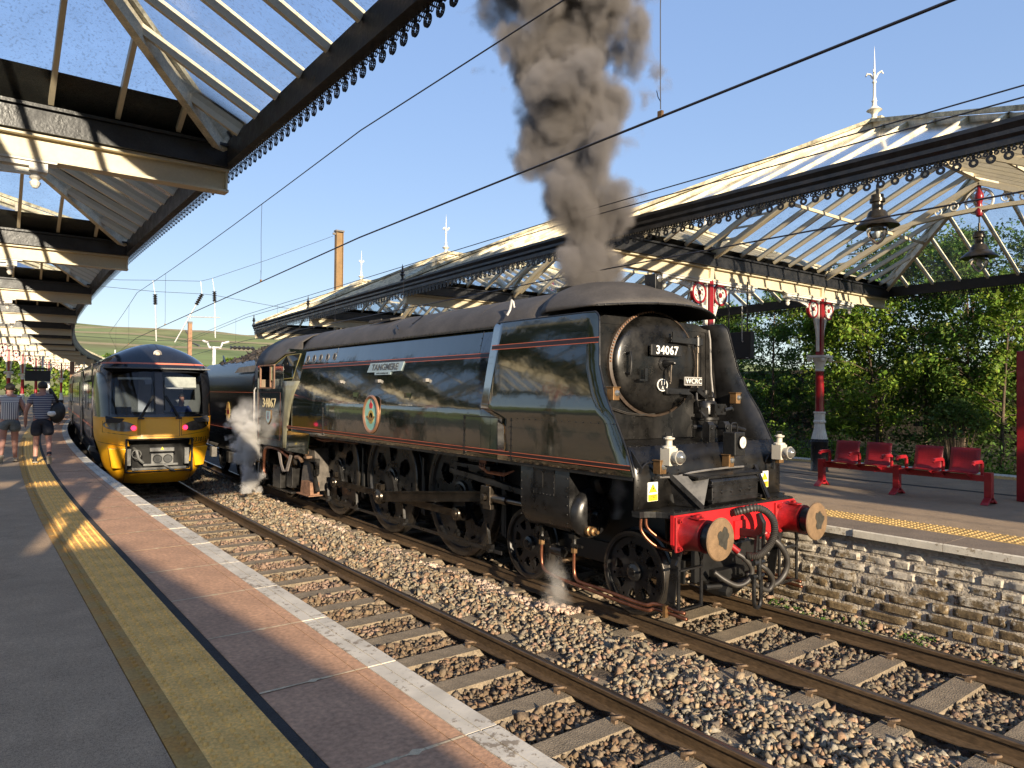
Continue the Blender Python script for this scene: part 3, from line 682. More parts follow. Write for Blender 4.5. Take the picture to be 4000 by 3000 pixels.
# ---------------------------------------------------------------- far hill
def hill_h(x, y):
    r = np.sqrt((x-0)**2+y**2); t = np.clip((y-330)/1250, 0, 1)
    h = 128*(t**.85)*(1-.10*np.clip((y-1600)/900, 0, 1))
    h = h+14*(vnoise(x/260, y/260, 21)-.5)*np.clip(t*3, 0, 1)+5*(vnoise(x/70, y/70, 22)-.5)*np.clip(t*3, 0, 1)
    h = h*(1-.05*np.sin((x-150)/330.)**2)
    return h-1
hx = np.linspace(-900, 1500, 100); hy = np.linspace(300, 2300, 90)
hgx, hgy = np.meshgrid(hx, hy); hgz = hill_h(hgx, hgy)
hm = MB(); hm.sheet([[(hgx[i, j], hgy[i, j], hgz[i, j]) for j in range(len(hx))] for i in range(len(hy))])
def hill_mat():
    m = bpy.data.materials.new('hill_pasture'); m.use_nodes = True; t = m.node_tree; n = t.nodes; L = t.links.new; b_ = n['Principled BSDF']
    g_ = n.new('ShaderNodeNewGeometry')
    n1 = n.new('ShaderNodeTexNoise'); n1.inputs['Scale'].default_value = .0045; n1.inputs['Detail'].default_value = 7; n1.inputs['Roughness'].default_value = .6; L(g_.outputs['Position'], n1.inputs[0])
    cr = n.new('ShaderNodeValToRGB'); L(n1.outputs[0], cr.inputs[0]); e = cr.color_ramp.elements
    e[0].position = .36; e[0].color = (.155, .205, .080, 1); e[1].position = .66; e[1].color = (.245, .215, .110, 1)
    e2 = cr.color_ramp.elements.new(.5); e2.color = (.195, .225, .095, 1)
    n2 = n.new('ShaderNodeTexVoronoi'); n2.inputs['Scale'].default_value = .006; L(g_.outputs['Position'], n2.inputs[0])
    mr = n.new('ShaderNodeMapRange'); mr.inputs[3].default_value = .78; mr.inputs[4].default_value = 1.18
    sp = n.new('ShaderNodeSeparateColor'); L(n2.outputs['Color'], sp.inputs[0]); L(sp.outputs[0], mr.inputs[0])
    n3 = n.new('ShaderNodeTexNoise'); n3.inputs['Scale'].default_value = .05; n3.inputs['Detail'].default_value = 6; L(g_.outputs['Position'], n3.inputs[0])
    m3 = n.new('ShaderNodeMapRange'); m3.inputs[1].default_value = .3; m3.inputs[2].default_value = .7; m3.inputs[3].default_value = .8; m3.inputs[4].default_value = 1.15; L(n3.outputs[0], m3.inputs[0])
    mu = n.new('ShaderNodeMath'); mu.operation = 'MULTIPLY'; L(mr.outputs[0], mu.inputs[0]); L(m3.outputs[0], mu.inputs[1])
    vm = n.new('ShaderNodeVectorMath'); vm.operation = 'SCALE'; L(cr.outputs[0], vm.inputs[0]); L(mu.outputs[0], vm.inputs['Scale'])
    L(vm.outputs[0], b_.inputs['Base Color']); b_.inputs['Roughness'].default_value = 1; b_.inputs['Specular IOR Level'].default_value = .1
    return m
tag(hm.build('hill', hill_mat(), smooth='all'), kind='structure')
fw = M('field_wall_stone', (.12, .11, .085), .95, var=.2)
for k, (x0, y0, x1, y1) in enumerate(((-250, 820, 620, 900), (-250, 1150, 700, 1110), (-60, 620, 60, 1300), (150, 640, 290, 1350), (330, 700, 560, 1350), (-250, 620, 420, 640), (40, 1000, 420, 1010))):
    m = MB(); N = 60; pts = []
    for i in range(N+1):
        x = x0+(x1-x0)*i/N; y = y0+(y1-y0)*i/N+6*math.sin(i*.4+k); pts.append((x, y, float(hill_h(np.array(x), np.array(y)))+.2))
    for a, c in zip(pts[:-1], pts[1:]): m.bar(a, c, 1.4, 2.6)
    tag(m.build('dry_stone_wall', fw), ('long dry stone wall crossing the lower hill pasture', 'dry stone wall running level high on the green hill', 'dry stone wall climbing the hill above the train roof', 'dry stone wall climbing the middle of the hill', 'dry stone wall climbing the hill nearest the island roof', 'lowest dry stone wall along the foot of the hill', 'short dry stone wall across the mid slope of the hill')[k], 'wall', 'field walls on the hill')
# ================================================================== CANOPIES
def valance_unit():
    """one pendant of the cast lace edging: ring with a star hole, a stem and two small rosettes; drawn in (u, z)"""
    v = []; f = []
    n = 16
    def ring(cu, cz, ro, ri, star=False):
        k = len(v)
        for i in range(n):
            a = 2*PI*i/n; q = ri*(1.0 if not star else (1.12 if i % 2 else .66))
            v.append((cu+ro*math.cos(a), cz+ro*math.sin(a))); v.append((cu+q*math.cos(a), cz+q*math.sin(a)))
        for i in range(n):
            j = (i+1) % n; f.append((k+2*i, k+2*j, k+2*j+1, k+2*i+1))
    ring(0, -.098, .043, .022, True); ring(-.045, -.045, .022, .010); ring(.045, -.045, .022, .010)
    ring(0, -.040, .018, .007)
    k = len(v); v.extend([(-.010, -.06), (.010, -.06), (.010, 0), (-.010, 0)]); f.append((k, k+1, k+2, k+3))
    for sx in (-1, 1):
        k = len(v); v.extend([(sx*.045-.008, -.03), (sx*.045+.008, -.03), (sx*.045+.008, 0), (sx*.045-.008, 0)]); f.append((k, k+1, k+2, k+3))
    return v, f
VU = valance_unit()

def arch_pts(a, b, za, zc, n=14, p=1.0):
    """half ellipse arch between a and b: springing za, crown zc"""
    out = []
    for i in range(n+1):
        t = PI*i/n; out.append((a+(b-a)*(1-math.cos(t))/2, za+(zc-za)*math.sin(t)**p))
    return out

def canopy(T, s_list, zb, xf, xo, inner, detail, both, cols, pitch, pane_m, hip_m, vstep=.145, extra=()):
    """Ridge and furrow glazed canopy. xf: track side fascia, xo: the other side (fascia too when both), inner: +1 when the roof lies to +x of xf.
    s_list: valley lines; detail: indices of bays whose bars and panes are separate pieces."""
    HIP, RISE = 2.85, 1.42
    def P(x, s, z): return cv(x, s, z+zb(s))
    def hipped(x):
        d = abs(x-xf)
        if both: d = min(d, abs(x-xo))
        return min(1, d/HIP)
    # beams and gutters on every valley
    for s in s_list:
        m = MB(); a, c = xf+inner*.02, xo-inner*.02
        m.bar(P(a, s, .115), P(c, s, .115), .05, .19); m.bar(P(a, s, .012), P(c, s, .012), .15, .024); m.bar(P(a, s, .218), P(c, s, .218), .19, .028)
        m.bar(P(a+inner*.012, s, .115), P(a+inner*.030, s, .115), .15, .20)
        m.build('beam', cream, T)
        m = MB(); m.bar(P(xf+inner*.05, s, .335), P(xo, s, .335), .28, .20); m.bar(P(xf+inner*.05, s, .452), P(xo, s, .452), .36, .03); m.build('gutter', black_gut, T)
    for i in range(len(s_list)-1):
        sa, sb = s_list[i], s_list[i+1]; sm_ = (sa+sb)/2; det = i in detail
        sides = [(xf, inner)]+([(xo, -inner)] if both else [])
        for X0, d in sides:
            # fascia board with moulded gutter, and the lace edging under it
            m = MB(); N = 6
            for k in range(N):
                s0, s1 = sa+(sb-sa)*k/N, sa+(sb-sa)*(k+1)/N
                prof = [(0, .27), (-.03, .27), (-.03, .33), (-.06, .36), (-.06, .40), (-.10, .45), (-.10, .49), (.06, .49), (.06, .27)]
                r = [[P(X0+d*px, t, pz) for px, pz in prof+[prof[0]]] for t in (s0, s1)]
                if d > 0: r = r[::-1]
                m.sheet(r)
            m.build('fascia', black_gut, T, smooth=False)
            m = MB(); nu = int((sb-sa)/vstep); v, f = VU
            for k in range(nu):
                u0 = sa+(k+.5)*(sb-sa)/nu
                for dx in (0, .012):
                    m.add([P(X0+d*(dx-.02), u0+u, .272+z) for u, z in v], f if dx else [q[::-1] for q in f])
            m.build('valance', black_val, T, kind='stuff')
            # hip ribs
            ap = P(X0+d*HIP, sm_, .46+RISE)
            for sv in (sa, sb):
                m = MB(); m.bar(P(X0+d*.08, sv+(.06 if sv == sa else -.06), .44), ap, .075, .15)
                m.ball(P(X0+d*.10, sv+(.08 if sv == sa else -.08), .44), .085, 8, 5)
                m.build('hip_rib', cream_d, T)
            m = MB()
            for sv in (sa, sb):
                m.bar(P(X0+d*.05, sv+(.04 if sv == sa else -.04), .555), ap+Vector((0, 0, .10)), .14, .05)
            m.build('hip_capping', ridge_m, T)
        xr0 = xf+inner*HIP; xr1 = xo-inner*HIP if both else xo
        m = MB(); m.bar(P(xr0, sm_, .46+RISE), P(xr1, sm_, .46+RISE), .08, .16); m.build('ridge_beam', cream_d, T)
        m = MB(); m.bar(P(xr0, sm_, .57+RISE), P(xr1, sm_, .57+RISE), .20, .07); m.build('ridge_capping', ridge_m, T)
        # glazing: collect bars and panes
        bars = []; panes = []
        span = abs(xo-xf); nb = max(2, int(round(span/pitch))); xs_ = [xf+inner*span*k/nb for k in range(nb+1)]
        for sv in (sa, sb):
            for k, x in enumerate(xs_):
                t = hipped(x)
                if 0 < k < nb+(0 if both else 1) and t > .05: bars.append((P(x, sv+(sm_-sv)*.045, .46+RISE*.045), P(x, sv+(sm_-sv)*t, .46+RISE*t), 0))
                if k < nb:
                    x2 = xs_[k+1]; t2 = hipped(x2)
                    q = [P(x, sv, .46), P(x2, sv, .46), P(x2, sv+(sm_-sv)*t2, .46+RISE*t2), P(x, sv+(sm_-sv)*t, .46+RISE*t)]
                    if max(t, t2) > .02: panes.append((q, pane_m))
        nh = max(2, int(round((sb-sa)/.555))); hs = [sa+(sb-sa)*k/nh for k in range(nh+1)]
        for X0, d in sides:
            for k, s in enumerate(hs):
                t = 1-abs(s-sm_)/((sb-sa)/2)
                if 0 < k < nh and t > .05: bars.append((P(X0+d*.06, s, .48), P(X0+d*HIP*t, s, .46+RISE*t), 1))
                if k < nh:
                    s2 = hs[k+1]; t2 = 1-abs(s2-sm_)/((sb-sa)/2)
                    panes.append(([P(X0, s, .46), P(X0, s2, .46), P(X0+d*HIP*t2, s2, .46+RISE*t2), P(X0+d*HIP*t, s, .46+RISE*t)], hip_m))
        if det:
            for a, c, w in bars: MB().bar(a, c, .042, .085).build('glazing_bar', (cream_roof if both and xf > 0 else cream) if w else cream, T)
            for q, pm_ in panes:
                q = [Vector(p) for p in q]; q2 = [q[0]]
                for p in q[1:]:
                    if (p-q2[-1]).length > 1e-4 and (p-q2[0]).length > 1e-4: q2.append(p)
                if len(q2) > 2: MB().add([p+Vector((0, 0, .012)) for p in q2], [tuple(range(len(q2)))]).build('pane', pm_, T)
        else:
            m = MB()
            for a, c, w in bars: m.bar(a, c, .042, .085)
            m.build('glazing_bars', cream_roof, T, kind='stuff')
            m = MB()
            for q, pm_ in panes: m.add(q, [(0, 1, 2, 3)])
            m.build('panes', pane_m, T, kind='stuff')
        # sooty lead flashing along the valley
        for sv in (sa, sb):
            m = MB(); t = .15 if xf < 0 else .06; e = inner*HIP*t
            m.add([P(xf+inner*.08, sv, .474), P(xo-(inner*.08 if both else 0), sv, .474), P(xo-(e if both else 0), sv+(sm_-sv)*t, .474+RISE*t), P(xf+e, sv+(sm_-sv)*t, .474+RISE*t)], [(0, 1, 2, 3)]); m.build('flashing', M('sooty_flashing', (.022, .020, .014), .8, var=.5, scale=4, fine=.3), T)
        # purlin under each slope
        for sv in (sa, sb):
            m = MB(); t = .5; m.bar(P(xf+inner*HIP*t, sv+(sm_-sv)*t, .40+RISE*t), P(xo-(inner*HIP*t if both else 0), sv+(sm_-sv)*t, .40+RISE*t), .03, .05); m.build('purlin', cream, T)
        # arched ribs over the column lines
        for xc in cols:
            m = MB(); lo = [P(xc, s, z) for s, z in arch_pts(sa+.03, sb-.03, .02, 1.30, 18, .62)]
            up = [P(xc, sa+(sb-sa)*k/18, .36+RISE*(1-abs(k-9)/9)) for k in range(19)]
            for a, c in zip(lo[:-1], lo[1:]): m.bar(a, c, .10, .07)
            for a, c in zip(up[:-1], up[1:]): m.bar(a, c, .09, .09)
            for k in (1, 2, 3, 4, 14, 15, 16, 17): m.bar(lo[k], up[k], .04, .03)
            m.build('arched_rib', cream, T)
            m = MB()
            for sg in (-1, 1):
                for k in range(5):
                    c = P(xc, sm_+sg*(.42+k*.27), 1.42-.035*k-.1*(k/5)**2*3); r = .11-.013*k; sp = []
                    for j in range(16):
                        a = j*.62; q = r*(1-j/18); sp.append(c+Vector((0, sg*math.cos(a)*q, math.sin(a)*q)))
                    m.tube(sp, .013, 5)
            m.build('rib_scrollwork', white_iron, T, kind='stuff')
            m = MB(); c = P(xc, sm_, 1.44); m.tube([c+Vector((0, math.cos(2*PI*k/20)*.22, math.sin(2*PI*k/20)*.22)) for k in range(21)], .024, 6)
            for k in range(12): m.tube([c+Vector((0, math.cos(2*PI*k/12)*.08, math.sin(2*PI*k/12)*.08)), c+Vector((0, math.cos(2*PI*k/12)*.21, math.sin(2*PI*k/12)*.21))], .010, 4)
            m.build('rib_roundel', white_iron, T)
            m = MB(); m.lathe([(.03, .36), (.035, .22), (.07, .14), (.075, .06), (.045, 0), (.05, -.1), (.07, -.16), (.05, -.24), (.02, -.26)], P(xc, sm_, 1.42), n=12); m.build('rib_boss', red_paint, T, smooth=True)
    return P

def finial(T, p, h=1.0):
    m = MB(); k = h; p = Vector(p)
    m.lathe([(r*.72, q*.86) for r, q in [(.05, -.06), (.055, .0), (.05, .05), (.085, .09), (.15, .12), (.10, .15), (.05, .19), (.04, .26), (.055, .28), (.04, .30), (.028, .36), (.026, .58), (.045, .60), (.026, .64), (.03, .70), (.018, .75), (.012, .95), (.001, 1.22)]], p, n=12)
    for i in range(4):
        a = PI/2*i+.4; d = Vector((math.cos(a), math.sin(a), 0)); c = Vector(p)
        m.tube([c+d*.02+Vector((0, 0, .57)), c+d*.05+Vector((0, 0, .64)), c+d*.095+Vector((0, 0, .66)), c+d*.115+Vector((0, 0, .62))], [.010, .014, .017, .009], 6)
    return m.build('finial', white_iron, T, smooth=True)

def bracket(sgn, zt):
    """cast spandrel bracket in the x-z plane beside a column, top at zt; returns list of (name, MB, mat)"""
    out = []; m = MB()
    arc = [(.075, zt-1.12), (.085, zt-.90), (.125, zt-.66), (.21, zt-.45), (.36, zt-.27), (.56, zt-.165), (.80, zt-.115), (1.10, zt-.10), (1.28, zt-.10)]
    for a, c in zip(arc[:-1], arc[1:]): m.bar((sgn*a[0], 0, a[1]), (sgn*c[0], 0, c[1]), .055, .042, up=(0, 1, 0))
    m.box((sgn*.68, 0, zt-.038), (1.26, .11, .038)); m.box((sgn*.70, 0, zt-.006), (1.36, .15, .022)); m.box((sgn*1.24, 0, zt-.075), (.14, .11, .05))
    m.lathe([(.02, -.24), (.035, -.22), (.045, -.19), (.025, -.17), (.05, -.15), (.035, -.12), (.05, -.10)], (sgn*1.22, 0, zt), n=10)
    m.box((sgn*.085, 0, zt-.56), (.03, .06, 1.08))
    out.append(('bracket', m, white_iron))
    cx, cz = sgn*.30, zt-.245
    m = MB(); n = 24
    m.lathe([(.155, -.03), (.195, -.03), (.195, .03), (.155, .03), (.155, -.03)], (cx, 0, cz), 'y', n); m.lathe([(0.001, -.045), (.045, -.035), (.05, 0), (.045, .035), (.001, .045)], (cx, 0, cz), 'y', 12)
    out.append(('roundel_ring', m, red_paint))
    m = MB()
    m.lathe([(.125, -.02), (.155, -.02), (.155, .02), (.125, .02), (.125, -.02)], (cx, 0, cz), 'y', n); m.lathe([(.05, -.022), (.07, -.022), (.07, .022), (.05, .022), (.05, -.022)], (cx, 0, cz), 'y', 14)
    for k in range(8):
        a = 2*PI*k/8; m.tube([(cx+math.cos(a)*.06, 0, cz+math.sin(a)*.06), (cx+math.cos(a+.25)*.10, 0, cz+math.sin(a+.25)*.10), (cx+math.cos(a)*.13, 0, cz+math.sin(a)*.13)], .021, 5)
    out.append(('roundel_flower', m, white_iron))
    m = MB()
    for (qx, qz, r, st_) in ((.56, -.115, .055, 0), (.72, -.085, .038, 1), (.84, -.078, .028, 0), (.95, -.072, .022, 1), (.44, -.13, .045, 2), (.66, -.135, .028, 1), (.10, -.30, .04, 0), (.155, -.50, .05, 2), (.125, -.64, .035, 0), (.11, -.76, .024, 1), (.50, -.20, .03, 1), (.20, -.42, .03, 0)):
        sp = []
        for j in range(14):
            a = j*.66+st_; q = r*(1-j/17); sp.append((sgn*(qx+math.cos(a)*q), 0, zt+qz+math.sin(a)*q))
        m.tube(sp, .017, 5)
    out.append(('scrollwork', m, white_iron))
    return out

def column(T, zt, x, s, sgns=(-1, 1)):
    """cast iron column, foot at the platform; built at the origin and copied"""
    sh = MB(); sh.lathe([(.092, 1.25), (.086, 1.4), (.082, 2.12), (.09, 2.14)], n=18)
    o = sh.build('column', red_paint, T, smooth=True); o.location = cv(x, s, PZ); o.rotation_euler = (0, 0, ang(s))
    m = MB(); m.lathe([(.185, 0), (.185, .03), (.170, .05), (.170, .62), (.185, .64), (.15, .68), (.13, .70)], n=20)
    for k in range(14): m.ball((.165*math.cos(2*PI*k/14), .165*math.sin(2*PI*k/14), .665), .016, 6, 4)
    m.build('base', black_loco, o, smooth=True)
    m = MB(); nf = 20; prof = [(.165, .69), (.150, .75), (.118, .88), (.104, 1.0), (.104, 1.02), (.125, 1.04), (.125, 1.07), (.106, 1.09), (.108, 1.22), (.122, 1.24), (.122, 1.265), (.09, 1.27)]
    vs = []
    for r, h in prof:
        for k in range(nf*2):
            a = PI*k/nf; q = r*(1-.055*(k % 2)); vs.append((q*math.cos(a), q*math.sin(a), h))
    n2 = nf*2; m.add(vs, [(i*n2+k, i*n2+(k+1) % n2, (i+1)*n2+(k+1) % n2, (i+1)*n2+k) for i in range(len(prof)-1) for k in range(n2)])
    m.build('fluted_foot', white_iron, o)
    m = MB(); m.lathe([(.088, 2.12), (.10, 2.14), (.088, 2.17), (.092, 2.22), (.12, 2.32), (.15, 2.37), (.15, 2.40)], n=16); m.box((0, 0, 2.43), (.38, .38, .05))
    for i in (-1, 1):
        for j in (-1, 1): m.ball((i*.15, j*.15, 2.36), .05, 8, 5); 
    m.build('capital', white_iron, o)
    zt2 = zt-PZ
    m = MB(); m.box((0, 0, (2.45+zt2)/2), (.10, .13, zt2-2.45)); m.build('upper_post', red_paint, o)
    for sg in sgns:
        for nm, mb, mt in bracket(sg, zt2): mb.build(nm, mt, o)
    return o

# ---- canopy over the near (left) platform
TL = thing('platform_canopy', 'glazed canopy with cream beams and black lace edging over the curved platform', 'canopy')
sl_list = [-3.9+6.0*k for k in range(13)]
zbl = lambda s: 4.53
canopy(TL, sl_list, zbl, -4.70, -10.5, -1, (0, 1, 2, 3), True, (-7.6,), .52, pane_l, pane_l, .145)
c0 = column(TL, 4.53, -7.6, 2.1)
for s in sl_list:
    if abs(s-2.1) < .1: continue
    c = copy_tree(c0, TL); c.location = cv(-7.6, s, PZ); c.rotation_euler = (0, 0, ang(s))

# ---- canopy over the island platform
TR = thing('island_canopy', 'glazed hipped canopy on red columns over the island platform', 'canopy')
sr_list = [-27.5, -21.5, -15.5, -9.5, -3.5, 2.5, 8.6, 14.7, 20.8]
zbr = lambda s: float(np.interp(s, [-3.5, 2.5, 8.6, 14.7, 20.8], [4.56, 4.545, 4.46, 4.40, 4.38]))
PRf = canopy(TR, sr_list, zbr, .83, 10.35, 1, (4, 5, 6, 7), True, (3.78, 7.52), .52, pane_r, pane_r)
c1 = None
for s in sr_list:
    for x in (3.78, 7.52):
        if c1 is None: c1 = column(TR, zbr(s), x, s); c1x = c1
        else:
            c = copy_tree(c1, TR); c.location = cv(x, s, PZ-(zbr(sr_list[0])-zbr(s))); c.rotation_euler = (0, 0, ang(s))
for i in range(4, 8):
    sm_ = (sr_list[i]+sr_list[i+1])/2
    f = finial(TR, PRf(.83+2.85, sm_, .60+1.42)); f2 = finial(TR, PRf(10.35-2.85, sm_, .60+1.42))
for s in sr_list[6:]:
    m = MB(); p = PRf(.80, s, .49); m.lathe([(.05, 0), (.05, .04), (.02, .07), (.03, .12), (.065, .15), (.03, .19), (.05, .22), (.015, .26), (.02, .30), (.001, .40)], p, n=10); m.build('gutter_finial', black_val, TR, smooth=True)

# pendant lamps under the island roof
def pendant(x, s, z, lab):
    T = thing('pendant_lamp', lab, 'lamp', cv(x, s, z), group='pendant lamps under the island roof')
    m = MB(); m.lathe([(.02, .62), (.02, .48), (.085, .47), (.085, .42), (.105, .41), (.105, .36), (.075, .35), (.075, .24), (.11, .23), (.13, .20), (.15, .13), (.20, .10), (.28, .03), (.30, .0), (.28, -.005), (.12, .03), (.001, .04)], n=24)
    m.build('lamp_shade', M('lamp_bronze', (.055, .045, .032), .3, metal=.6, var=.3, scale=9), T, smooth=True)
    m = MB(); m.lathe([(.145, .02), (.15, -.03), (.14, -.10), (.11, -.17), (.06, -.23), (.015, -.26), (.001, -.265)], n=20); m.build('globe', globe_glass, T, smooth='all')
    m = MB(); m.lathe([(.001, -.02), (.03, -.03), (.045, -.09), (.03, -.15), (.001, -.17)], n=10); m.build('bulb', M('lamp_bulb', (.6, .6, .58), .3), T, smooth='all')
    m = MB(); m.cyl((0, 0, .60), (0, 0, .78), .012, n=8); m.build('hanging_rod', black_val, T)
    return T
pendant(7.52, -.5, 4.98, 'bronze pendant lamp hanging from the arch between the red columns, farther of two')
pendant(3.78, -.5, 4.98, 'bronze pendant lamp half hidden behind the black lace edging')
for (x, s) in ((3.78, 5.55), (7.52, 5.55)): pendant(x, s, 4.9, 'bronze pendant lamp hidden behind the smoke and the engine hood' if x < 5 else 'bronze pendant lamp in the second roof bay of the island')

# unseen building added behind the viewpoint, its outline shaped to shade the near platform
SB = thing('shade_building', 'low unseen building added behind the viewpoint to shade the near platform', 'building', (-12.35, -16, PZ))
m = MB(); m.box((0, 0, 1.35), (9.4, 8.0, 2.7)); m.build('wall', brick_m, SB)
m = MB(); rp_ = [(-5.0, 2.65), (5.1, 2.65), (3.5, 4.05), (-4.2, 4.05)]; m.prism(rp_, 'y', -4.3, 4.0); m.build('roof', M('shade_building_slate', (.08, .08, .085), .7, var=.3, scale=6, fine=.2), SB)  # eaves slope set so the shade edge follows the platform edge
m = MB(); m.box((1.7, 3.4, 4.6), (1.6, .8, 2.0)); m.box((1.7, 3.4, 5.55), (1.8, 1.0, .14)); m.build('shade_stack', brick_m, SB)  # stack added to cast a further patch of shade on the platform
for k in range(3):
    m = MB(); m.box((4.71, -2.6+k*2.6, 1.5), (.05, 1.1, 1.5)); w_ = m.build('window', glass_dark, SB)  # windows and sills of the added shade building
    m = MB(); m.box((4.73, -2.6+k*2.6, .70), (.12, 1.3, .12)); m.build('sill', mortar_m, w_)
# ================================================================== STEAM LOCOMOTIVE
LO = thing('steam_locomotive', 'dark green streamlined steam locomotive with black smokebox and red buffer beam', 'locomotive', (0, -1.25, 0))
class LP:  # parts are modelled in world metres, the Empty stands at the buffers
    pass
_inv = Vector((0, 1.25, 0))
def lb(mb, name, mat, parent=None, **k):
    if parent is None or parent is LO:
        mb.v = [(x, y+1.25, z) for x, y, z in mb.v]; return mb.build(name, mat, LO, **k)
    mb.v = [(x, y+1.25, z) for x, y, z in mb.v]; return mb.build(name, mat, parent, **k)
def lt(name, body, size, mat, loc, rot, parent=None, **k):
    return text(name, body, size, mat, parent or LO, (loc[0], loc[1]+1.25, loc[2]), rot, **k)
SIDE = (PI/2, 0, -PI/2); FRONT = (PI/2, 0, 0)

# --- casing section: half width by height
def cas_x(z): return float(np.interp(z, [1.62, 2.12, 2.22, 2.34, 3.37], [1.328, 1.328, 1.322, 1.300, 1.060]))
zs = [1.62, 1.75, 1.9, 2.05, 2.15, 2.22, 2.30, 2.45, 2.65, 2.85, 3.05, 3.2, 3.30, 3.37]
def front_y(z): return float(np.interp(z, [1.62, 1.66, 1.92, 2.26, 2.5, 2.8, 3.30, 3.38, 3.42], [-.468, -.462, -.360, -.180, -.030, .105, .195, .215, .28]))
for sg in (-1, 1):
    m = MB(); ysl = srange(1.9, 9.32, .45)
    rows = [[(sg*cas_x(z), y, z) for z in zs] for y in ysl]
    rows.append([(sg*(cas_x(z)+(.0)), 9.36, z) for z in zs])
    m.sheet(rows if sg < 0 else [r[::-1] for r in rows]); side = lb(m, 'side_casing', green, smooth='all', solid=.012)
    # panel that drops beside the firebox
    m = MB(); m.prism([(8.36, 1.63), (9.80, 1.63), (9.72, 1.20), (8.46, 1.20)], 'x', sg*1.334, sg*1.318); lb(m, 'firebox_panel', green)
    # forward side sheet with the smoke deflector
    zz2 = [1.62, 1.75, 1.9, 2.05, 2.15, 2.19, 2.23, 2.28, 2.34, 2.5, 2.8, 3.0, 3.2, 3.30, 3.36, 3.40, 3.42]
    def dx(z): return float(np.interp(z, [1.62, 2.15, 2.19, 2.28, 2.40, 2.70, 3.42], [1.332, 1.332, 1.336, 1.340, 1.330, 1.288, 1.172]))
    def ry(z): return float(np.interp(z, [1.62, 2.15, 2.28, 3.36, 3.40, 3.42], [1.91, 1.91, 2.28, 2.22, 2.20, 2.16]))
    rows = [[(sg*dx(z), front_y(z)+(ry(z)-front_y(z))*t, z) for z in zz2] for t in [k/10 for k in range(11)]]
    m = MB(); m.sheet(rows if sg < 0 else [r[::-1] for r in rows]); de = lb(m, 'smoke_deflector', green, smooth='all', solid=.016)
    rows = [[(sg*(dx(z)-.012), front_y(z)+.004+(ry(z)-front_y(z)-.008)*t, z) for z in zz2] for t in [k/6 for k in range(7)]]
    m = MB(); m.sheet(rows[::-1] if sg < 0 else [r[::-1] for r in rows[::-1]]); lb(m, 'deflector_lining', black_loco, smooth='all', solid=.004)
    m = MB(); m.tube([(sg*dx(z), front_y(z)-.004, z) for z in zz2]+[(sg*1.172, front_y(3.42)+(ry(3.42)-front_y(3.42))*k/6, 3.424) for k in range(1, 7)], .011, 6); lb(m, 'deflector_beading', black_loco)
    # lining
    for za, zb_ in ((1.686, 1.694), (1.732, 1.740)):
        m = MB(); m.prism([(-.43+(za-1.68)*-.2, za), (9.80, za), (9.80, zb_), (-.43, zb_)], 'x', sg*1.3415, sg*1.330); lb(m, 'lining_stripe', stripe_o)
    m = MB(); m.prism([(-.43, 1.694), (9.80, 1.694), (9.80, 1.732), (-.43, 1.732)], 'x', sg*1.3408, sg*1.330); lb(m, 'lining_band', stripe_b)
    for za, zb_, mt in ((2.968, 2.976, stripe_o), (2.978, 3.024, stripe_b), (3.026, 3.034, stripe_o)):
        m = MB(); e = .008
        r0 = [[(sg*(cas_x(z)+e), y, z) for z in (za, zb_)] for y in (2.16, 9.30)]
        m.sheet(r0 if sg < 0 else [q[::-1] for q in r0]); lb(m, 'lining_stripe' if mt is stripe_o else 'lining_band', mt, solid=.003)
        dz = .09; r0 = [[(sg*(dx(z)+.0105), y, z) for z in (za+dz, zb_+dz)] for y in (front_y(3.05)+.01, 2.2)]; m = MB(); m.sheet(r0 if sg < 0 else [q[::-1] for q in r0]); lb(m, 'lining_stripe' if mt is stripe_o else 'lining_band', mt, solid=.002)
    # vertical joint strips and rivets
    m = MB()
    for y in (1.62, 2.70, 7.68):
        m.box((sg*1.336, y, 1.90), (.012, .018, .54))
        for z in srange(1.66, 2.14, .075):
            for q in (-.022, .022): m.ball((sg*1.338, y+q, z), .0085, 6, 4)
    for y in (2.62, 7.57):
        for z in srange(2.2, 3.25, .1): m.ball((sg*(cas_x(z)+.006), y+(z-2.2)*.02, z), .0085, 6, 4)
        m.bar((sg*(cas_x(2.2)+.004), y, 2.2), (sg*(cas_x(3.35)+.004), y, 3.35), .012, .010)
    for y in srange(-.2, 2.7, .12): m.ball((sg*1.340, y, 2.165), .009, 6, 4)
    for y in srange(2.8, 9.3, .16): m.ball((sg*1.334, y, 2.165), .006, 6, 4)
    for y in srange(.1, 1.9, .4):
        for z in srange(2.5, 3.1, .09): 
            if abs(y-.5) < .05 or abs(y-1.3) < .05: m.ball((sg*(dx(z)+.010), y, z), .006, 5, 3)
    for y in srange(2.3, 9.2, .12): m.ball((sg*1.088, y, 3.392), .010, 6, 4)
    lb(m, 'rivets', black_loco, kind='stuff')
    m = MB(); m.box((sg*1.336, 1.25, 2.165), (.010, 2.95, .014)); lb(m, 'joint_strip', black_loco)
    # little foot steps and hatches on the casing
    for y in (3.9, 5.5, 7.05):
        m = MB(); m.box((sg*(cas_x(2.67)+.03), y, 2.67), (.06, .09, .05)); lb(m, 'step_bracket', grey_metal)
    for y in (4.4, 6.3):
        m = MB(); m.box((sg*(cas_x(2.40)+.003), y, 2.40), (.008, .22, .14)); m.box((sg*(cas_x(2.40)+.008), y-.08, 2.40), (.012, .02, .10)); lb(m, 'hatch', green)
        m = MB()
        for k in range(9): m.ball((sg*1.333, y-.2+k*.05, 2.28), .007, 5, 3)
        lb(m, 'hatch_rivets', grey_metal, kind='stuff')
